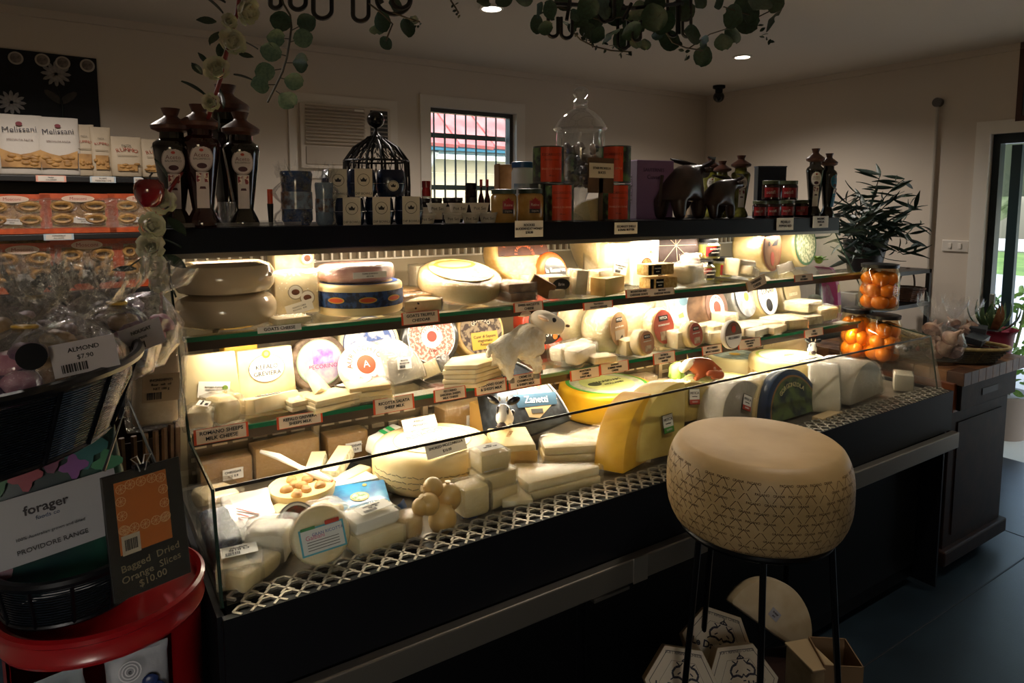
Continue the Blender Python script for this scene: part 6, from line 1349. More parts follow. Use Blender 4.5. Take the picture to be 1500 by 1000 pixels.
def hook(x0, x1, yt, yb, dy=0, r=.006):
    n = 12; pts = [kp(x0, yt, dy)]+[kp((x0+x1)/2-(x1-x0)/2*math.cos(PI*q/n), yb-(x1-x0)/2*.9+(x1-x0)/2*.9*math.sin(PI*q/n), dy) for q in range(n+1)]+[kp(x1, yt, dy)]
    part('hook', G().tube(pts, r, 6), wi, t, smooth=True)
for a in [(396, 412, -40, 12), (425, 448, -40, 14), (459, 486, -40, 27), (517, 540, -40, 31), (552, 602, -30, 21), (575, 600, -30, 12), (803, 817, 25, 54), (822, 838, 25, 56), (878, 893, 0, 32), (905, 920, 30, 72), (926, 938, 30, 60), (978, 992, -30, 53), (996, 1012, -30, 30), (1000, 1012, 20, 54), (884, 900, -20, 30)]: hook(*a, dy=RND.uniform(-.02, .08))
part('arm', G().tube([kp(800, 5), kp(860, 8, .1), kp(930, 12), kp(1000, 5)], .007, 6), wi, t, smooth=True)
for a, b in (((810, 30), (805, 5)), ((830, 30), (835, 0)), ((995, -30), (995, 50)), ((540, -30), (560, 5)), ((430, -30), (470, -20)), ((912, 30), (925, 5))): part('arm', G().tube([kp(*a), kp(*b)], .006, 6), wi, t, smooth=True)
t = thing('eucalyptus_garland', 'dark green eucalyptus leaves trailing over the iron rack at top centre', 'foliage', T(C0))
st = mat('4a4030', .6)
for pts in ([(790, 20), (820, 10), (850, 20), (880, 30), (910, 25), (940, 40)], [(835, 42), (850, 58), (870, 68), (895, 74), (925, 76)], [(960, 10), (970, 40), (985, 62), (1005, 70), (1030, 74)], [(1010, 70), (1040, 50), (1065, 42)], [(1060, 10), (1090, 20), (1110, 25), (1130, 15)], [(540, 5), (560, 20), (575, 35), (565, 60)], [(575, 18), (600, 28), (615, 32)], [(660, 0), (668, 12), (672, 20)]):
    part('stem', G().tube([kp(a, b, .02) for a, b in pts], .0026, 5), st, t, smooth=True)
LV = [(870, 30, 14), (905, 20, 16), (928, 32, 17), (893, 50, 15), (878, 52, 12), (915, 55, 14), (930, 45, 14), (885, 10, 16), (860, 10, 15), (850, 28, 12), (835, 33, 10), (805, 12, 12), (792, 14, 11), (800, 40, 10), (785, 33, 12), (836, 40, 7), (843, 22, 9), (900, 5, 14), (940, 10, 14), (958, 22, 18), (972, 30, 16), (968, 48, 14), (978, 60, 14), (990, 20, 15), (1005, 12, 15), (1012, 55, 14), (962, 5, 16), (1075, 25, 16), (1098, 30, 18), (1125, 25, 17), (1112, 8, 17), (1090, 5, 15), (1130, 3, 15), (1100, 15, 14), (1075, 48, 13), (1060, 66, 12), (1030, 84, 13), (1033, 62, 9), (560, 30, 13), (552, 44, 10), (566, 60, 9), (597, 38, 12), (580, 8, 12), (605, 30, 7), (710, 2, 10), (740, -5, 12), (930, 60, 10), (945, 64, 8), (860, 45, 11), (822, 5, 12), (770, -4, 12), (1020, -2, 14), (1050, -2, 12)]
for i, (px, py, r) in enumerate(LV):
    dy = RND.uniform(-.05, .12); c = kp(px, py, dy); k = mpp(c+C0); a = RND.uniform(0, 2*PI)
    d = Vector((math.cos(a), RND.uniform(-.5, .5), math.sin(a)*.7-.5)).normalized()
    facingleaf(t, c-d*r*k, d, 2.3*r*k, EUD, 50, C0)
for a, b, n, r in (((838, 44), (925, 76), 22, 4), ((600, 26), (618, 32), 8, 3), ((1000, 68), (1010, 80), 6, 4), ((1110, 40), (1132, 58), 8, 4), ((665, 5), (674, 20), 6, 3)):
    for q in range(n):
        u = q/(n-1); c = kp(a[0]+(b[0]-a[0])*u, a[1]+(b[1]-a[1])*u+RND.uniform(-3, 6)+12*u*(1-u), .02); k = mpp(c+C0)
        leaf(t, c, (RND.uniform(-1, 1), RND.uniform(-1, 1), RND.uniform(-1, .4)), r*2.2*k, RND.uniform(0, 90), 1.2)
# ---------------------------------------------------------------- red bin, wire baskets, bags (front left)
redp = mat('8f1016', .28, coat=.3)
BX, BYy = .018, 1.40; BR_ = .160
t = thing('red_bin', 'tall red plastic bin with rolled rim and open front below the wire basket', 'bin', T(BX, BYy, 0))
def wallseg(r0, r1, z0, z1, a0, a1, n=24, th=.006):
    g = G(); A = [rad(a0+(a1-a0)*i/n) for i in range(n+1)]
    g.grid(n, 1, lambda u, v: ((r0+(r1-r0)*v)*math.cos(rad(a0+(a1-a0)*u)), (r0+(r1-r0)*v)*math.sin(rad(a0+(a1-a0)*u)), z0+(z1-z0)*v))
    g.grid(n, 1, lambda u, v: ((r0+(r1-r0)*v-th)*math.cos(rad(a0+(a1-a0)*u)), (r0+(r1-r0)*v-th)*math.sin(rad(a0+(a1-a0)*u)), z0+(z1-z0)*v))
    return g
part('shell', G().lathe([(BR_-.02, 0), (BR_-.004, .74), (BR_-.01, .74), (BR_-.03, .01), (0, .01)], 48), redp, t, smooth=40)
part('front_opening_wall', wallseg(BR_-.004, BR_-.002, .74, .905, -52, 200), redp, t, smooth=60)
part('rim', G().lathe([(BR_-.004, .900), (BR_+.004, .900), (BR_+.006, .905), (BR_+.002, .91), (BR_+.002, .935), (BR_+.008, .94), (BR_+.008, .948), (BR_+.002, .952), (BR_-.006, .948), (BR_-.008, .900), (BR_-.004, .900)], 56), redp, t, smooth=40)
part('tray', G().lathe([(0, .925), (BR_-.007, .925), (BR_-.007, .932), (0, .932)], 40), redp, t)
part('inner_floor', G().lathe([(0, .735), (BR_-.01, .735), (BR_-.01, .742), (0, .742)], 40), redp, t)
def pouch(label, M, w, h, d, m, seed, group=None, name='snack_bag'):
    t = thing(name, label, 'bag', M, group); rr = []
    for u, sw, sd in ((0, .88, .3), (.05, .97, .7), (.3, 1, 1), (.6, .99, .85), (.85, .97, .35), (.95, .98, .08), (1, .98, .06)):
        rr.append([Vector((math.copysign(abs(math.cos(a))**.5, math.cos(a))*w/2*sw, math.copysign(abs(math.sin(a))**.7, math.sin(a))*d/2*sd, u*h)) for a in [2*PI*q/28 for q in range(28)]])
    part('bag', G().rings(rr), m, t, smooth=60, disp=.005, dsc=24, seed=seed); return t
P = on(70, 1.285, .743); tb = pouch('white pouch with an orange fruit picture inside the red bin', T(P) @ RZ(10) @ RX(-8), .125, .125, .04, mat('8f9aa0', .4, bump=.2), 3)
F = T(0, -.026, .08) @ RX(90); badge(tb, F, [(circle(.04, 20, ry=.026), mat('a8512a', .5, '7d7a30', 30))]); text('dolce', .026, mat('3a4a3a', .6), tb, T(0, -.024, .112) @ RX(90))
P = on(205, 1.285, .743); tb = pouch('grey pouch with blueberries and a curled letter emblem inside the red bin', T(P) @ RZ(-6) @ RX(-8), .1, .13, .035, mat('7d7f86', .4, bump=.2), 4)
F = T(-.01, -.024, .1) @ RX(90)
for q in range(3): part('print', ring(.006+q*.005, .008+q*.005, 20), mat('b8b8bc', .5), tb, F @ T(0, 0, .001))
text('e', .012, INK, tb, F @ T(0, 0, .002))
for x, y in ((.02, .075), (.03, .06), (.012, .058), (.024, .045)): part('berry_print', G().ell((x, -.022, y), .013, .005, .011, 12, 8), mat('1c2d5c', .35), tb, smooth=True)
wire = mat('0a0d14', .35, metal=.3)
def wire_basket(name, label, cx, cy, z0, z1, r0, r1, nrow, nstay, ex=1):
    t = thing(name, label, 'basket', T(cx, cy, z0) @ Matrix.Diagonal((ex, 1, 1, 1)))
    g = G()
    for i in range(nrow):
        u = (i+.5)/nrow; r = r0+(r1-r0)*u
        g.tube([((r+.0015*math.sin(q*PI+i*PI))*math.cos(2*PI*q/64), (r+.0015*math.sin(q*PI+i*PI))*math.sin(2*PI*q/64), (z1-z0)*u) for q in range(64)], .0014, 4, True)
    o = part('woven_wire', g, mat('1a222e', .25, metal=.7), t); o['kind'] = 'stuff'
    for q in range(nstay): part('stay', G().tube([(r0*1.01*math.cos(a), r0*1.01*math.sin(a), 0) if v == 0 else (r1*1.01*math.cos(a), r1*1.01*math.sin(a), z1-z0) for a in [2*PI*q/nstay] for v in (0, 1)], .0032, 5), wire, t)
    part('rim', G().tube([(r1*math.cos(2*PI*q/64), r1*math.sin(2*PI*q/64), z1-z0) for q in range(64)], .009, 8, True), wire, t, smooth=True)
    part('base_ring', G().tube([(r0*math.cos(2*PI*q/48), r0*math.sin(2*PI*q/48), 0) for q in range(48)], .004, 6, True), wire, t, smooth=True)
    part('base', G().lathe([(0, 0), (r0, 0), (r0, .002), (0, .002)], 48), mat('0c0f15', .5), t)
    return t
UB = (-.237, 1.35)
t = wire_basket('wire_basket', 'large black woven wire basket holding cellophane bags at the left edge', UB[0], UB[1], 1.285, 1.40, .285, .327, 30, 22)
part('liner', G().lathe([(.279, .003), (.318, .10), (.316, .10), (.277, .005), (0, .005)], 48), mat('0a0d12', .5), t, smooth=True)
for a in (70, 110, 150, 190): part('support', G().tube([(.3*math.cos(rad(a)), .3*math.sin(rad(a)), 0), (.29*math.cos(rad(a)), .29*math.sin(rad(a)), -1.285)], .005, 6), wire, t, smooth=True)
A = at(188, 585, y=1.30); B_ = at(152, 690, y=1.27); D_ = at(232, 690, y=1.27)
part('hanger', G().tube([B_-Vector((UB[0], UB[1], 1.285)), A-Vector((UB[0], UB[1], 1.285)), D_-Vector((UB[0], UB[1], 1.285))], .003, 6), mat('3a3c40', .3, metal=.8), t, smooth=True)
wire_basket('wire_basket', 'small black woven wire basket standing on the red bin', -.03, 1.40, .953, 1.03, .105, .118, 16, 12)
# cellophane bags in the large basket
def cello(label, P, w, h, lean, fillm, seed, tie='c9a13a', tagl=None, group='cellophane bags in the large basket'):
    t = thing('cellophane_bag', label, 'bag', T(P) @ RZ(lean[0]) @ RX(lean[1]) @ RY(lean[2]), group); r = random.Random(seed)
    for q in range(7):
        o = part('sweet', G().ell((0, 0, 0), w*.2, w*.16, w*.13, 10, 7), fillm[q % len(fillm)], t, T(r.uniform(-.24, .24)*w, r.uniform(-.18, .18)*w, h*(.1+.065*q)) @ RZ(r.uniform(0, 180)), smooth=True, disp=.004, dsc=60, seed=q)
    for lay in range(2):
        rr = []
        for u, s in ((0, .75), (.05, .98), (.3, 1.08), (.5, .95), (.62, .5), (.68, .16), (.72, .2), (.82, .5), (.92, .68), (1, .76)):
            n = 36; rr.append([Vector((w*.5*s*(1+.05*lay)*math.cos(2*PI*q/n)*(1+.10*math.sin(q*5.1+seed+lay*2+u*9)), w*.42*s*(1+.05*lay)*math.sin(2*PI*q/n)*(1+.12*math.cos(q*3.7+seed+u*11)), h*u+(w*.1*math.sin(q*2.3+seed) if u > .9 else 0))) for q in range(n)])
        part('film', G().rings(rr, False), CELLO, t, smooth=22)
    if tie: part('tie', G().lathe([(w*.1, h*.665), (w*.13, h*.675), (w*.13, h*.69), (w*.1, h*.7)], 14), mat(tie, .4), t, smooth=True)
    if tagl: sticker(t, T(w*.05, -w*.5, h*.42) @ RX(80) @ RZ(tagl[1]), w*.62, w*.36, tagl[0], w*.07, mat('a59fa2', .6), code=True)
    return t
rose_ = [mat('8c4f68', .5, 'b98aa0', 30), mat('a87c88', .5), mat('7d5a6e', .5)]; tan_ = [mat('a07c4e', .5), mat('c0a070', .5), mat('8a6238', .5)]; pur = [mat('5c3a5e', .5), mat('a86a80', .5)]
CB = [(22, 500, 1.20, (10, -6, 6), pur, None, 'frosty bag with dark round sticker at the far left of the basket', 'b08d3a'), (98, 470, 1.36, (-20, 0, -10), rose_, (['TURKISH DELIGHT', '$8.50'], -50), 'tall bag of pink sweets with long white label leaning right', None), (85, 490, 1.22, (5, -6, 14), tan_, (['ALMOND', '$7.90'], 20), 'bag of tan sweets with pale label at the front of the basket', None),
      (160, 465, 1.44, (30, 4, 4), tan_+rose_, (['NOUGAT', 'rose'], 14), 'bag tied with gold ribbon at the right of the basket', 'c9a13a'), (52, 460, 1.50, (0, 4, 0), rose_, None, 'bag with fanned cellophane top at the back of the basket', 'b08d3a'), (142, 430, 1.60, (40, 0, -8), [mat('3a221c', .5), mat('5a382c', .5)], None, 'bag of dark chocolate twists at the back right of the basket', None), (-6, 460, 1.38, (0, 0, -10), tan_, None, 'half visible cellophane bag at the picture edge behind the round sticker', 'b08d3a'), (182, 490, 1.50, (20, 10, 24), pur, None, 'bag with red and purple sweets spilling over the right basket rim', None)]
for i, (px, py, Y, lean, fm, tg, lb, tie) in enumerate(CB):
    P = at(px, py, y=Y); t = cello(lb, Vector((P.x, Y, 1.325)), (.135), .205 if i not in (4, 6) else .23, lean, fm, 7+i*3, tie, tg); settle(t, 1.325)
    if i == 0: part('round_sticker', G().lathe([(0, 0), (.019, 0), (.019, .001), (0, .001)], 24), BLACK, t, T(-.0, -.072, .10) @ RX(80))
# wicker basket with a tall bag, left of the case
t = thing('wicker_basket', 'brown upright wicker basket squeezed between wire basket and case', 'basket', T(.075, 1.66, 0))
wk = mat('6b4a2c', .6, '4a311c', 20)
part('liner', G().lathe([(.085, .7), (.1, 1.16), (.097, 1.16), (.082, .7), (0, .7)], 28), mat('2e2014', .8), t, smooth=True)
for q in range(30): part('stake', G().tube([(.088*math.cos(2*PI*q/30), .088*math.sin(2*PI*q/30), .7), (.098*math.cos(2*PI*q/30), .098*math.sin(2*PI*q/30), 1.0), (.105*math.cos(2*PI*q/30), .105*math.sin(2*PI*q/30), 1.175)], .006, 5), wk, t, smooth=True)
for z in (.72, .9, 1.06): part('weave', G().tube([((.098+.004*(-1)**q)*math.cos(2*PI*q/60), (.098+.004*(-1)**q)*math.sin(2*PI*q/60), z) for q in range(60)], .005, 5, True), wk, t, smooth=True)
part('foot', G().lathe([(0, 0), (.1, 0), (.085, .7), (0, .7)], 24), mat('241a12', .7), t)
P = on(228, 1.63, 1.17)
t = pouch('tall clear bag of pale crispbread with printed back label standing in the wicker basket', T(P) @ RZ(12) @ RX(-4) @ RY(5), .092, .17, .04, mat('bfa98a', .45, 'cdbb9e', 20, bump=.3), 9, name='crispbread_bag')
film(t, G().box((0, 0, .1), (.1, .045, .21)), 5, .008, CELLO)
sticker(t, T(0, -.03, .085) @ RX(90), .075, .06, ['INGREDIENTS', 'flour  salt  oil', 'NET 180 g'], .0075, mat('a38e74', .6), code=True)
rr = [[Vector((.05*s*math.cos(2*PI*q/24)*(1+.15*math.sin(q*3)), .035*s*math.sin(2*PI*q/24)*(1+.15*math.cos(q*4)), z)) for q in range(24)] for s, z in ((.9, .17), (.35, .19), (.5, .21), (.95, .25))]
part('film_top', G().rings(rr, False), CELLO, t, smooth=25)
# forager bag in the small basket, black sign in front
P = on(92, 1.40, .97)
t = pouch('dark botanical printed bag with pale forager label in the small wire basket', T(P) @ RZ(4) @ RX(-6) @ RY(-6), .255, .275, .07, mat('12262c', .35, '1f4a3c', 7, coat=.2), 12, name='printed_bag')
for x, z, s, c in ((-.06, .23, .03, '2c5a3a'), (.02, .24, .026, '5c2a4a'), (-.02, .215, .02, '7a2a3a'), (.07, .235, .03, '1d5a5e'), (.05, .21, .018, '6b3a7a'), (-.09, .2, .022, '8a7a2c'), (.1, .2, .02, '2c6a4a'), (-.1, .07, .03, '5a2c40')):
    part('flower_print', G().prism([(x_*s*(1+.3*math.cos(5*i)), y_*s*(1+.3*math.cos(5*i))) for i, (x_, y_) in enumerate(circle(1, 20))], 0, .0015), mat(c, .4), t, T(x, -.034+max(0, z-.18)*.25, z) @ RX(90-14))
lb = part('label', G().grid(8, 1, lambda u, v: ((u-.5)*.215, -.041-.004*math.sin(PI*u), .075+.115*v)), mat('8f8f94', .6), t)
for s, z, f, c in (('forager', .162, .022, '241f26'), ('foods co', .146, .010, '3a4a6a'), ('100% Australian grown and dried', .118, .0075, '4a4a50'), ('PROVIDORE RANGE', .096, .0115, '2a2a30')): text(s, f, mat(c, .6), lb, T(0, -.0465, z) @ RX(90), off=.0004 if f > .02 else 0)
settle(t, .957)
A = Z0 = at(166, 881, z=1.012); B_ = at(279, 840, z=1.005); dv = (B_-A); yaw = math.degrees(math.atan2(dv.y, dv.x)); wS = dv.length
t = thing('menu_sign', 'black chalk sign with orange slice card and handwriting Bagged Dried Orange Slices', 'sign', T((A+B_)/2) @ RZ(yaw) @ RX(-7) @ RY(0))
hS = .205
part('board', G().box((0, 0, hS/2), (wS, .006, hS)), mat('0a0a0c', .45), t, bev=.001)
oc = part('orange_card', G().box((-.004, -.0035, hS*.64), (wS*.66, .001, hS*.58)), mat('b8621c', .5), t)
cr = random.Random(5)
for q in range(16):
    a = q/16*2*PI; x = max(-wS*.27, min(wS*.27, wS*.3*math.cos(a)*1.2)); z = hS*.66+max(-hS*.12, min(hS*.23, hS*.25*math.sin(a)*1.2))
    sl = part('slice_print', ring(.0068, .0078, 18), mat('d8a878', .5), oc, T(x-.004, -.0046, z) @ RX(90))
    for s in range(4): part('segment', G().box((0, 0, .0004), (.013, .0006, .0006)), mat('d8a878', .5), oc, T(x-.004, -.0046, z) @ RX(90) @ RZ(45*s))
bx = part('barcode_card', G().box((-.028, -.0045, hS*.42), (.028, .001, .032)), mat('b8aa98', .6), oc); o = barcode(oc, 0, 0, .02, .018, 0); o.matrix_basis = T(-.028, -.0054, hS*.42) @ RX(90)
for i, (s, z) in enumerate((('Bagged  Dried', .255), ('Orange  Slices', .165), ('$10.00', .085))): text(s, .0165, mat('8a7c5e', .8), t, T(.0, -.0038, hS*z) @ RX(90) @ RZ(5))
part('film', G().box((0, -.0075, hS/2), (wS, .0006, hS)), GLASS, t)
for s in (-1, 1): part('clip_wire', G().tube([(.0+s*.004, -.005, hS-.006), (s*.008, -.006, hS+.008), (s*.016, -.004, hS+.018), (s*.006, -.004, hS+.02), (s*.002, -.005, hS+.006)], .0011, 5), mat('b0b0b0', .3, metal=.9), t, smooth=True)
part('clip', G().box((0, 0, hS+.001), (.026, .012, .01)), BLACK, t, bev=.002)
# ================================================================ RIGHT SIDE
dkw = mat('1d110d', .6, '2a1811', 14, .1, 40, spec=.2); org = mat('6b3516', .4, '4f260f', 10, .15, 30)
t = thing('wooden_counter', 'dark stained wooden counter cabinet at the right end of the case', 'counter', T(3.46, 1.68, 0)); NM = T(-3.46, -1.68, 0)
X0, X1, Y0, Y1 = 3.175, 3.755, 1.345, 2.03
part('carcass', G().box(((X0+X1)/2, (Y0+Y1)/2, .43), (X1-X0, Y1-Y0, .66)), dkw, t, NM, bev=.004)
part('plinth', G().box(((X0+X1)/2, (Y0+Y1)/2, .085), (X1-X0+.05, Y1-Y0+.05, .07)), dkw, t, NM, bev=.008)
part('drawer_case', G().box(((X0+X1)/2, (Y0+Y1)/2, .815), (X1-X0+.03, Y1-Y0+.03, .13)), org, t, NM, bev=.003)
dw = part('drawer', G().box(((X0+X1)/2, Y0-.024, .815), (X1-X0-.02, .018, .115)), dkw, t, NM, bev=.004); part('recess', G().box(((X0+X1)/2, Y0-.034, .815), (.16, .003, .03)), BLACK, dw, bev=.001)
part('side_panel', G().box((X0-.002, (Y0+Y1)/2, .43), (.006, Y1-Y0-.16, .52)), org, t, NM)
part('front_panel', G().box(((X0+X1)/2, Y0-.002, .43), (X1-X0-.14, .006, .52)), dkw, t, NM)
for x in (X0+.06, X1-.06):
    for y in (Y0+.06, Y1-.06): part('castor', G().lathe([(0, -.02), (.024, -.02), (.026, 0), (.024, .02), (0, .02)], 16, RX(90)), BLACK, t, NM @ T(x, y, .026), smooth=True)
bb = [mat('6b4529', .5, '54341f', 18, .1), mat('835a36', .5, '6b4629', 18, .1), mat('4d2f1c', .5, '3c2415', 18, .1)]
BX0, BX1, BY0, BY1, BZ = 3.175, 3.80, 1.30, 2.06, .93
nx, ny = 9, 11; bw, bd_ = (BX1-BX0)/nx, (BY1-BY0)/ny; blkm = []
for m in bb:
    me = G().box((0, 0, 0), (bw*.985, bd_*.985, .058)).mesh('wood_block', bev=.002); me.materials.append(m); blkm.append(me)
for i in range(nx):
    for j in range(ny): link('wood_block', blkm[RND.choice((0, 0, 1, 2))], None, t, NM @ T(BX0+bw*(i+.5), BY0+bd_*(j+.5), BZ-.029-RND.uniform(0, .0012)))
part('core', G().box(((BX0+BX1)/2, (BY0+BY1)/2, BZ-.032), (BX1-BX0-.004, BY1-BY0-.004, .05)), bb[2], t, NM)
# jars of whole peaches
JZ = BZ+.0005
def peachjar(label, px, Y, w, h, z):
    P = on(px, Y, z); k = mpp(P); r = w*k/2; hh = h*k
    t = thing('peach_jar', label, 'jar', T(P), 'jars of orange peaches')
    n = 5; pm = mat('e8921a', .3, 'd4780e', 6, coat=.4)
    me = None
    for lay in range(3):
        for q in range(n):
            a = 2*PI*q/n+lay*.6
            M = T(r*.5*math.cos(a), r*.5*math.sin(a), hh*(.17+.25*lay))
            if me is None: o = part('peach', G().ell((0, 0, 0), r*.47, r*.47, hh*.165, 14, 10), pm, t, M, smooth=True); me = o.data
            else: link('peach', me, None, t, M)
    part('syrup', G().lathe([(0, .004), (r*.9, .004), (r*.93, hh*.1), (r*.93, hh*.76), (0, hh*.78)], 28), clear('syrup', (1, .62, .2), .03, .2), t, smooth=True) if False else None
    part('glass', G().lathe([(0, .001), (r*.9, .001), (r, hh*.06), (r, hh*.78), (r*.9, hh*.86), (r*.86, hh*.93)], 32), AMB, t, smooth=True)
    part('lid', G().lathe([(0, hh*.92), (r*.93, hh*.92), (r*.95, hh*.99), (r*.88, hh), (0, hh)], 32), mat('131418', .35), t, smooth=35)
    e = T(r*-.15, -r*1.0, hh*.45) @ RX(90)
    for rr in (.32, .25): part('embossed_ring', G().tube([(r*rr*math.cos(2*PI*q/24), r*rr*1.2*math.sin(2*PI*q/24), 0) for q in range(24)], .0015, 5, True), AMB, t, e, smooth=True)
    for q in range(4): part('embossed_bar', G().box((0, -.015+q*.01, 0), (r*.36, .003, .003)), AMB, t, e)
    return P.z+hh
AMB = clear('amber_glass', (1, .88, .66), .06, .55)
zt1 = peachjar('lower left jar of whole orange peaches beside the side glass', 1252, 1.74, 42, 72, JZ)
zt2 = peachjar('lower right jar of whole orange peaches in front of its twin', 1291, 1.63, 48, 68, JZ)
peachjar('top jar of whole orange peaches stacked on the two others', 1286, 1.67, 53, 66, max(zt1, zt2)+.0015)
# pink handled cellophane hamper between the case and the jars
P = Vector((3.50, 2.24, .0))
t = thing('gift_hamper', 'cellophane gift hamper with a curved pink printed handle beyond the case glass', 'hamper', T(P))
part('stand', G().box((0, 0, .47), (.26, .26, .94)), mat('0d0e12', .6), t)
pk = mat('b8357e', .4)
arc = [(.13-.13*(1-math.cos(a)), .945+.36*math.sin(a)) for a in [rad(q*7.5) for q in range(13)]]
part('handle', G().prism([(x+.03, z) for x, z in arc]+[(x, z) for x, z in arc[::-1]], -.045, .045, Matrix(((1, 0, 0, 0), (0, 0, 1, -.05), (0, 1, 0, 0), (0, 0, 0, 1)))), pk, t)
for z in (1.06, 1.18): part('handle_print', G().box((.135 if z < 1.1 else .115, -.0965, z), (.018, .002, .045)), mat('e8d27a', .5), t)
rr = [[Vector((.12*s*math.cos(2*PI*q/30)*(1+.1*math.sin(q*4+z*30)), .11*s*math.sin(2*PI*q/30)*(1+.1*math.cos(q*5)), z)) for q in range(30)] for s, z in ((.9, .945), (1, 1.0), (1, 1.12), (.8, 1.2), (.3, 1.25), (.55, 1.31))]
part('wrap', G().rings(rr, False), CELLO, t, smooth=22)
for q in range(5): part('filler', G().ell((RND.uniform(-.05, .05), RND.uniform(-.05, .05), 1.0+.03*q), .045, .04, .03, 10, 7), mat('8a8478', .6, '6a7a5a', 20), t, smooth=True)
bl = part('bloom', G().ell((0, 0, .008), .022, nu=12, nv=8), mat('7fae3c', .5, 'a8c84e', 40), t, T(0, -.04, 1.335), smooth=True)
GL = LEAF.copy(); GL.materials.clear(); GL.materials.append(mat('86b544', .5, '6a9a34', 10))
for q in range(14): link('petal', GL, None, bl, RZ(360*q/14) @ RX(50+20*(q % 2)) @ Matrix.Diagonal((.06, .05, .05, 1)))
# wicker tray with garlic bags and dark boxes
P = on(1378, 1.50, JZ); ex = Matrix.Diagonal((1.0, .52, 1, 1))
t = thing('wicker_tray', 'shallow oval wicker tray with pale rim on the butcher block counter', 'basket', T(P) @ RZ(-58))
wm = mat('8a7448', .6, '6b5834', 30)
for z, r, rad_ in [(.006+.011*i, .205+.0095*i, .0055) for i in range(6)]: part('weave', G().tube([((r+.004*(-1)**q)*math.cos(2*PI*q/60), (r+.004*(-1)**q)*.52*math.sin(2*PI*q/60), z) for q in range(60)], rad_, 5, True), mat('3d3527', .6, '554a36', 30), t, smooth=True)
for q in range(40): part('stake', G().tube([(.2*math.cos(2*PI*q/40), .2*.52*math.sin(2*PI*q/40), .002), (.262*math.cos(2*PI*q/40), .262*.52*math.sin(2*PI*q/40), .07)], .0025, 4), wm, t)
part('rim', G().tube([(.265*math.cos(2*PI*q/60), .265*.52*math.sin(2*PI*q/60), .073) for q in range(60)], .008, 7, True), mat('a8925c', .55, '85703f', 40), t, smooth=True)
part('base', G().lathe([(0, .002), (.205, .002), (.205, .006), (0, .006)], 40, ex), mat('2c2419', .7), t)
gar = [mat('b59a84', .6, '8c6a5c', 20), mat('a58a74', .6, '7c5c50', 20)]
def garlic(label, px, Y, w, h, seed, rz):
    P = on(px, Y, JZ+.012); k = mpp(P); W_, H_ = w*k, h*k
    t = thing('garlic_bag', label, 'bag', T(P) @ RZ(rz), 'bags of garlic in the wicker tray'); r = random.Random(seed)
    for q in range(9):
        s = W_*.17; part('garlic_bulb', G().lathe([(0, -.7), (.6, -.65), (1, -.15), (.85, .3), (.35, .7), (.18, 1.1), (.12, 1.5), (0, 1.5)], 12, Matrix.Scale(s, 4)), gar[q % 2], t, T(r.uniform(-.3, .3)*W_, r.uniform(-.25, .25)*W_, H_*(.14+.045*q)) @ RX(r.uniform(-60, 60)) @ RY(r.uniform(-60, 60)), smooth=True)
    rr = [[Vector((W_*.5*s*math.cos(2*PI*q/36)*(1+.1*math.sin(q*4.3+seed+u*7)), W_*.42*s*math.sin(2*PI*q/36)*(1+.1*math.cos(q*5.7+u*9)), H_*u+(W_*.12*math.sin(q*2.1) if u > .95 else 0))) for q in range(36)] for u, s in ((0, .7), (.06, .95), (.3, 1.02), (.48, .8), (.56, .3), (.6, .3), (.75, .7), (.9, .95), (1, 1.0))]
    part('film', G().rings(rr, False), CELLO, t, smooth=22)
garlic('gathered clear bag of pinkish garlic bulbs with a fanned top in the wicker tray', 1376, 1.45, 74, 92, 3, 0)
garlic('second clear bag of garlic behind the first in the wicker tray', 1404, 1.54, 60, 70, 9, 30)
for i, (px, Y, dz, rz, rx, lb) in enumerate([(1430, 1.42, .075, 12, 12, 'dark flat carton with a white label at the front right of the wicker tray'), (1432, 1.47, .10, 20, 6, 'dark slanted carton on top of the flat one in the wicker tray'), (1450, 1.50, .06, 2, 0, 'small dark carton at the right rim of the wicker tray')]):
    P = on(px, Y, JZ+dz); t = thing('dark_carton', lb, 'box', T(P) @ RZ(rz) @ RX(rx)); part('box', G().box((0, 0, .014), (.19-.05*i, .07, .028)), mat('23262c', .5), t, bev=.002)
    badge(t, T(-.02, -.0358, .014) @ RX(90), [(rect(.05, .018), mat('8f8a84', .5))]); part('edge', G().box((0, -.0355, .025), (.18-.05*i, .001, .004)), mat('56585c', .5), t)
P = on(1336, 1.48, JZ+.07)
t = thing('sweets_packet', 'clear packet with dark red and black sweets on the left rim of the wicker tray', 'packet', T(P) @ RZ(-10))
for q in range(9): part('sweet', G().ell((RND.uniform(-.05, .05), RND.uniform(-.02, .02), .012+RND.uniform(0, .02)), .012, nu=8, nv=6), mat(('7a1418', '151214', '2c3a2c')[q % 3], .3, coat=.4), t, smooth=True)
film(t, G().box((0, 0, .02), (.13, .06, .045)), 4, .012, CELLO)
A = at(1283, 470, z=JZ+.115); B_ = at(1345, 496, z=JZ+.075)
t = thing('cheese_knife', 'long dark bladed knife resting over the wicker tray rim', 'knife', T(A)); v = B_-A
part('blade', G().tube([v*0, v*.5], [.006, .008], 6), STEEL, t); part('handle', G().tube([v*.5, v*1.0], [.010, .011], 8), BLACK, t, smooth=True)
A = at(1290, 492, z=JZ+.05); 
t = thing('price_board', 'pale flat card leaning between the peach jars and the wicker tray', 'card', T(at(1330, 490, z=JZ+.03)) @ RZ(-20) @ RX(25)); part('card', G().box((0, 0, 0), (.16, .09, .003)), mat('8a7c66', .6), t); part('print', G().box((0, 0, .002), (.12, .05, .001)), mat('a3957e', .6), t)
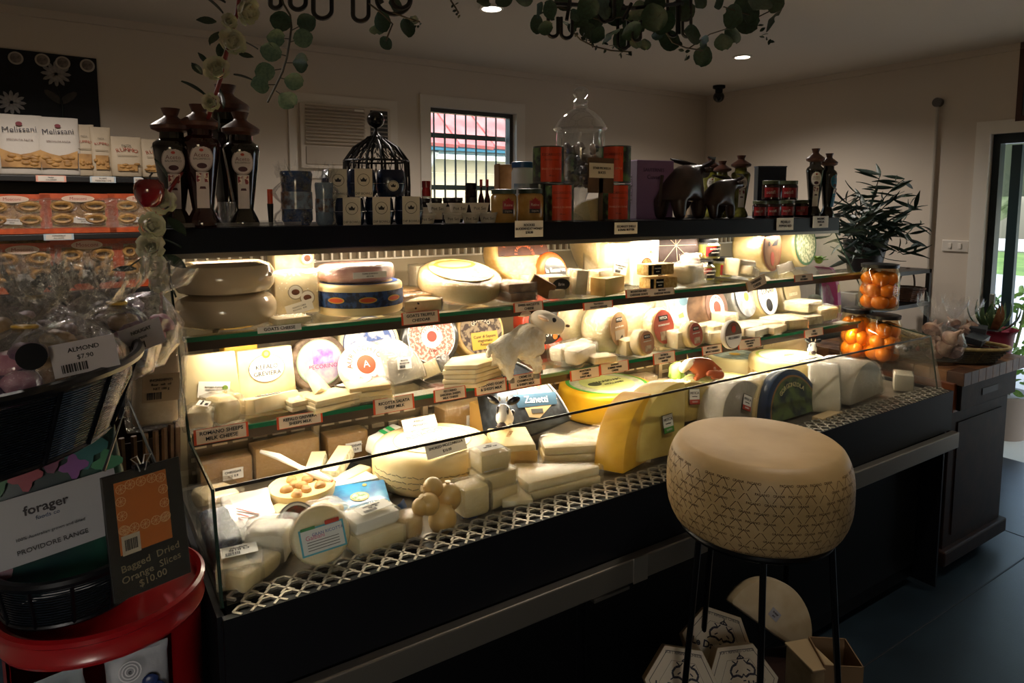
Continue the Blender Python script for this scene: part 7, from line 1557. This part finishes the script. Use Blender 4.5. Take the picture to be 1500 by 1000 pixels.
# bromeliad in a wrapped pot at the counter's far corner
P = Vector((3.93, 1.50, 0))
t = thing('bromeliad', 'striped bromeliad with broad arching leaves in a pink wrapped pot by the door', 'potted plant', T(P))
part('pot_wrap', G().lathe([(0, .88), (.08, .88), (.1, 1.0), (.115, 1.02), (.1, 1.0), (.09, .9), (0, .9)], 24), mat('a83a52', .5), t, smooth=40)
part('stand', G().lathe([(0, 0), (.1, 0), (.1, .03), (.02, .05), (.02, .84), (.09, .86), (.09, .88), (0, .88)], 20), BLACK, t, smooth=35)
g = G().grid(2, 8, lambda u, v: ((u-.5)*.16*(1-v**3)*(.6+.4*math.sin(PI*v)), abs(u-.5)*.06-.35*v*v, v*(1-.35*v)))
BM = sharp(g.mesh('leaf'), 80); BM.materials.append(mat('3d5a3a', .4, 'a8b88a', 5, lo=.52, hi=.58))
BM2 = BM.copy(); BM2.materials.clear(); BM2.materials.append(mat('7d5238', .5, '9a7048', 8))
for q in range(18): link('leaf', BM2 if q % 5 == 4 else BM, None, t, T(0, 0, 1.0) @ RZ(q*137.5) @ RX(-10-62*(q/18)) @ Matrix.Scale(.26-.06*(1-q/18), 4))
t = thing('fern_bush', 'bright green leafy shrub just outside the door', 'shrub', T(5.6, 2.05, -.02))
for q in range(120):
    a = RND.uniform(0, 2*PI); z = RND.uniform(.35, 1.05); rr_ = RND.uniform(.02, .26)
    o = leaf(t, Vector((rr_*math.cos(a), rr_*math.sin(a), z)), (math.cos(a), math.sin(a), RND.uniform(-.3, .9)), RND.uniform(.06, .11), RND.uniform(0, 90), 1)
me = LEAF.copy(); me.materials.clear(); me.materials.append(mat('5a8a3c', .5, '86ad52', 12))
for c in kids(t): c.data = me
for q in range(7): part('stem', G().tube([(0, 0, 0), (.08*math.cos(q), .08*math.sin(q), .5), (.2*math.cos(q), .2*math.sin(q), .95)], .006, 5), mat('4a5a2c', .6), t)
part('planter', G().lathe([(0, 0), (.16, 0), (.2, .32), (.18, .32), (0, .3)], 24), mat('6a6058', .6), t, smooth=40)
# dark side rack with the big plant at the right wall
RX0, RX1, RY0, RY1 = 3.86, 4.62, 2.12, 2.44
t = thing('side_rack', 'black open rack behind the case end carrying the leafy plant', 'rack', T(4.24, 2.28, 0)); RM = T(-4.24, -2.28, 0)
for z in (1.24, 1.03, .6, .2): part('shelf_board', G().box((4.24, 2.28, z-.012), (RX1-RX0, RY1-RY0, .024)), blk, t, RM)
for x in (RX0+.012, RX1-.012):
    for y in (RY0+.012, RY1-.012): part('post', G().box((x, y, .62), (.024, .024, 1.24)), blk, t, RM)
o, d = block('white small carton on the rack shelf behind the pink handle', 1250, 2.22, 1.031, (34, .1, 24), mat('a8a6a2', .6), name='carton', cat='carton'); badge(o, FRONT(d, 0, .5), [(rect(d[0]*.6, d[2]*.3), mat('6a6a70', .6))])
P = on(1327, 2.22, 1.031)
t = thing('handled_basket', 'small brown wicker basket with a hoop handle on the rack shelf', 'basket', T(P))
for i in range(7): part('weave', G().tube([((.065+.006*i+.003*(-1)**q)*math.cos(2*PI*q/32), (.065+.006*i+.003*(-1)**q)*math.sin(2*PI*q/32), .006+.013*i) for q in range(32)], .007, 5, True), mat('4a2c1a', .6, '633c24', 30), t, smooth=True)
part('handle', G().tube([(.1*math.cos(rad(a)), 0, .09+.12*math.sin(rad(a))) for a in range(0, 181, 12)], .006, 6), mat('3a2214', .6), t, smooth=True)
PP = Vector((4.02, 2.23, 1.2405))
t = thing('leafy_plant', 'large dark plant with long narrow drooping leaves on the black rack', 'potted plant', T(PP))
part('pot', G().lathe([(0, 0), (.09, 0), (.12, .18), (.125, .2), (.11, .2), (.1, .17), (0, .16)], 28), mat('1a1a1c', .4), t, smooth=40)
NLG = G().grid(2, 5, lambda u, v: ((u-.5)*.2*math.sin(PI*(.05+.93*v)), abs(u-.5)*.05-.22*v*v, v))
NLM = sharp(NLG.mesh('leaf'), 80); NLM.materials.append(mat('1c3a2a', .5, '132a1e', 10))
pr_ = random.Random(23); nleaf = 0
TIPS = [(1290, 255), (1325, 262), (1258, 282), (1312, 288), (1238, 296), (1345, 305), (1224, 316), (1280, 312), (1350, 332), (1300, 326), (1250, 338), (1216, 345), (1332, 342), (1350, 360), (1232, 368), (1262, 372), (1292, 376), (1322, 372), (1246, 388)]
for (tx_, ty_) in TIPS:
    E_ = at(tx_, ty_, y=2.06+pr_.uniform(-.1, .08))-PP; S = Vector((pr_.uniform(-.05, .05), pr_.uniform(-.05, .05), .17)); mid = (S+E_)/2+Vector((0, 0, .08+.1*abs(E_.x)))
    pts = [S*(1-u)**2+mid*2*u*(1-u)+E_*u*u for u in [i/8 for i in range(9)]]
    part('branch', G().tube(pts, [.006-.0005*i for i in range(9)], 5), mat('2c2a1e', .6), t, smooth=True)
    for i in range(15):
        u = .25+.75*i/14; p = S*(1-u)**2+mid*2*u*(1-u)+E_*u*u; a = pr_.uniform(0, 2*PI)
        leaf(t, p, Vector((math.cos(a), math.sin(a)*.8, pr_.uniform(-.5, .7))), pr_.uniform(.10, .16), pr_.uniform(0, 180), .85, NLM); nleaf += 1
# ================================================================ FRONT: GRANA WHEEL ON ITS STAND
WX, WY, WB, WT = 1.362, .992, .882, 1.086
grana = mat('b4976a', .5, 'a28658', 7, .12, 30, lo=.35, hi=.7)
hG = WT-WB; RB = .214; RT = .186
def rg(z): u = z/hG*2-1; return RT+(RB-RT)*(1-abs(u)**2.8)
prof = [(0, 0), (RT-.012, 0), (RT-.002, .003)]+[(rg(hG*q/20), hG*q/20) for q in range(1, 20)]+[(RT-.003, hG-.002), (RT-.010, hG), (RT*.5, hG-.002), (0, hG-.004)]
gw = part('grana_cheese', G().lathe(prof, 72), grana, None, T(WX, WY, WB), smooth=50)
tag(gw, 'huge tan hard cheese drum with dotted rind pattern on a black iron stand', 'cheese')
mk = mat('4f3a1e', .7)
def onrind(g, e=.0007):
    q = G(); q.add([((rg(min(max(v[1], .004), hG-.004))+e)*math.sin(v[0]/RB), -(rg(min(max(v[1], .004), hG-.004))+e)*math.cos(v[0]/RB), v[1]) for v in g.v], g.f); return q
g = G(); rows = 8; pw_ = .034; ph = .0205; w2 = .0012
def seg(g, a, b, w=w2):
    a, b = Vector(a), Vector(b); t_ = (b-a); n_ = max(1, int(t_.length/.008)); t_.normalize(); q = Vector((-t_.y, t_.x))*w/2
    for i in range(n_):
        if i % 2 == 1 and n_ > 2: pass
        p0, p1 = a+(b-a)*i/n_, a+(b-a)*(i+1)/n_
        g.add([(*(p0+q), 0), (*(p1+q), 0), (*(p1-q), 0), (*(p0-q), 0)], [(0, 1, 2, 3)])
NC = int(2*PI*RB/pw_); pw_ = 2*PI*RB/NC
for r_ in range(rows):
    y0 = .012+r_*ph
    for c in range(NC):
        x = c*pw_+(pw_/2 if r_ % 2 else 0)
        for a, b in (((x+pw_*.12, y0+.003), (x+pw_*.4, y0+ph*.8)), ((x+pw_*.6, y0+ph*.8), (x+pw_*.88, y0+.003)), ((x+pw_*.4, y0+ph*.8), (x+pw_*.47, y0+ph*.86)), ((x+pw_*.53, y0+ph*.86), (x+pw_*.6, y0+ph*.8))): seg(g, a, b)
o = part('rind_pattern', onrind(g), mk, gw); o['kind'] = 'stuff'
g = G()
for wd_ in ('GRANA', 'PADANO'):
    o = text(wd_, .0072, mk, None, Matrix(), off=.0001); vs = [v.co.copy() for v in o.data.vertices]; fs = [tuple(p.vertices) for p in o.data.polygons]; bpy.data.objects.remove(o)
    for r_ in range(rows+1):
        for c in range(NC):
            if (c+r_) % 2 == (0 if wd_ == 'GRANA' else 1): continue
            x = c*pw_+(0 if r_ % 2 else pw_/2)+pw_/2; y = .0105+r_*ph
            if (c*7+r_*3) % 5 == 0: continue
            g.add([(v.x+x, v.y+y, 0) for v in vs], fs)
o = part('rind_lettering', onrind(g), mk, gw); o['kind'] = 'stuff'
t = thing('iron_stand', 'black iron plant stand with splayed legs under the big cheese drum', 'stand', T(WX, WY, 0))
part('ring', G().tube([(.172*math.cos(2*PI*q/48), .172*math.sin(2*PI*q/48), WB-.009) for q in range(48)], .0085, 8, True), BLACKM, t, smooth=True)
for a in (0, 90): part('cross_bar', G().box((0, 0, WB-.006), (.34, .014, .006)), BLACKM, t, RZ(a+20))
for px, py in ((985, 905), (1111, 1000), (1234, 1000), (1090, 880)):
    top = at({985: 1003, 1111: 1112, 1234: 1203, 1090: 1120}[px], 800, z=WB-.02)-Vector((WX, WY, 0)); top = Vector((top.x, top.y, 0)); top = top.normalized()*.172 if px != 1090 else Vector((.05, .165, 0))
    bot = top*1.42; part('leg', G().tube([(top.x, top.y, WB-.012), (bot.x, bot.y, 0)], .0075, 8), BLACKM, t, smooth=True); part('foot', G().lathe([(0, 0), (.012, 0), (.01, .008), (0, .008)], 12), BLACKM, t, T(bot.x, bot.y, 0))
part('lower_ring', G().tube([(.215*math.cos(2*PI*q/48), .215*math.sin(2*PI*q/48), .295) for q in range(48)], .006, 8, True), BLACKM, t, smooth=True)
# boxes and rounds under the stand
def crate(label, x, y, h, w, d, rz):
    t = thing('low_crate', label, 'crate', T(x, y, 0) @ RZ(rz), 'dark crates under the stand')
    for s_ in (-1, 1): part('side', G().box((s_*(w/2-.008), 0, h/2-.006), (.015, d-.034, h-.012)), dkw, t); part('side', G().box((0, s_*(d/2-.008), h/2-.006), (w, .015, h-.012)), dkw, t)
    part('top', G().box((0, 0, h-.006), (w, d, .012)), dkw, t)
hexm = mat('cfc0a4', .5); hexs = mat('b59a72', .6); inkb = mat('2a2833', .6)
def hexbox(label, px, py, Y, R, yaw, lean, roll=0):
    P = at(px, py, y=Y)
    t = thing('cheese_box', label, 'cheese box', T(P) @ RZ(yaw) @ RX(90-lean) @ RZ(roll), 'hexagonal cheese boxes'); d = .05
    hx = [(R*math.cos(rad(60*q)), R*math.sin(rad(60*q))) for q in range(6)]
    part('box', G().prism(hx, -d, 0), hexs, t, bev=.002); fc = part('lid_face', G().prism([(x*.985, y*.985) for x, y in hx], 0, .001), hexm, t)
    for s, w in ((.88, .012), (.62, .008)):
        g = G()
        for q in range(6):
            a, b = Vector(hx[q])*s, Vector(hx[(q+1) % 6])*s; a2, b2 = a*(1-w*1.6), b*(1-w*1.6); g.add([(*a, .0016), (*b, .0016), (*b2, .0016), (*a2, .0016)], [(0, 1, 2, 3)])
        part('outline', g, inkb, fc)
    g = G()
    for sg in (-1, 1):
        pts = [(sg*R*x, R*y, .0016) for x, y in ((.05, -.02), (.16, .04), (.3, .02), (.34, .14), (.26, .26), (.14, .3))]
        for a, b in zip(pts, pts[1:]): seg2(g, a, b, R*.055)
        for a, b in (((.14, .3), (.08, .38)), ((.14, .3), (.24, .38)), ((.3, .02), (.38, -.04)), ((.05, -.02), (.0, .06)), ((.2, .1), (.12, .16))): seg2(g, (sg*R*a[0], R*a[1], .0016), (sg*R*b[0], R*b[1], .0016), R*.03)
    for a, b in (((-.1, .42), (0, .5)), ((0, .5), (.1, .42)), ((-.1, .42), (.1, .42)), ((0, .42), (0, .55)), ((-.04, -.1), (.04, -.1))): seg2(g, (R*a[0], R*a[1], .0016), (R*b[0], R*b[1], .0016), R*.03)
    part('emblem', g, inkb, fc, T(R*.06, R*.13, 0))
    text('Le Dauphin', R*.25, inkb, fc, T(-R*.14, -R*.08, .0016) @ RZ(0), off=.0008); text('SOFT RIPENED CHEESE', R*.095, inkb, fc, T(0, R*.72, .0016)); text('DOUBLE CREME', R*.09, inkb, fc, T(0, -R*.46, .0016))
    return t
def seg2(g, a, b, w):
    a, b = Vector(a), Vector(b); q = (b-a).normalized().cross(Vector((0, 0, 1)))*w/2; g.add([a+q, b+q, b-q, a-q], [(0, 1, 2, 3)])
hexbox('hexagonal cheese box at the back left under the stand', 1052, 944, 1.15, .100, -36, 36, -16)
hexbox('hexagonal cheese box at the front left cut off by the bottom edge', 1000, 1003, 1.10, .097, -36, 30, -6)
hexbox('hexagonal cheese box at the front right with pale wooden side', 1088, 1000, 1.025, .096, -30, 30, 4)
P = at(1128, 905, y=1.20)
o = part('half_cheese', G().prism(circle(.15, 28, 0, 180), -.05, 0), mat('b3a488', .5, 'a08e6e', 8, .15), None, smooth=35, bev=.01); tag(o, 'pale round half cheese with a small label standing behind the hexagonal boxes', 'cheese')
o.matrix_basis = T(P) @ RZ(-22) @ RX(74) @ RZ(-38); badge(o, T(-.01, .05, .0012) @ RZ(-10), [(rect(.036, .028), mat('8f8f96', .5))], [('SHEEP', .008, 0, .004, INK), ('$42', .007, 0, -.006, INK)])
o.matrix_basis = T(0, 0, -.045) @ o.matrix_basis
P = at(1185, 985, y=1.02)
t = thing('wooden_block', 'pale block shaped wooden carton right of the front hexagonal box', 'box', T(P.x, P.y, .2455) @ RZ(-20)); part('box', G().box((0, 0, .075), (.07, .12, .15)), mat('9c8460', .6, '85704f', 14), t, bev=.008); part('lid', G().box((0, 0, .153), (.074, .124, .006)), mat('a8916c', .6), t, bev=.002)
P = at(1222, 985, y=.98)
t = thing('kraft_carton', 'open brown kraft carton at the right of the crate', 'box', T(P.x, P.y, .2455) @ RZ(-38)); kr = mat('7d6140', .7)
for x in (-.05, .05): part('side', G().box((x, 0, .083), (.003, .12, .165)), kr, t)
for y in (-.06, .06): part('side', G().box((0, y, .083), (.1, .003, .165)), kr, t)
part('base', G().box((0, 0, .002), (.1, .12, .003)), kr, t)

for o in [o for o in bpy.data.objects if o.name.startswith('cheese_box')]: settle(o, .333)
settle(bpy.data.objects['half_cheese'], .246)
crate('dark crate under the stand holding the hexagonal boxes', 1.345, 1.075, .332, .27, .25, -35)
crate('dark crate behind the stand holding the pale round half cheese', 1.72, 1.07, .245, .25, .36, -20)
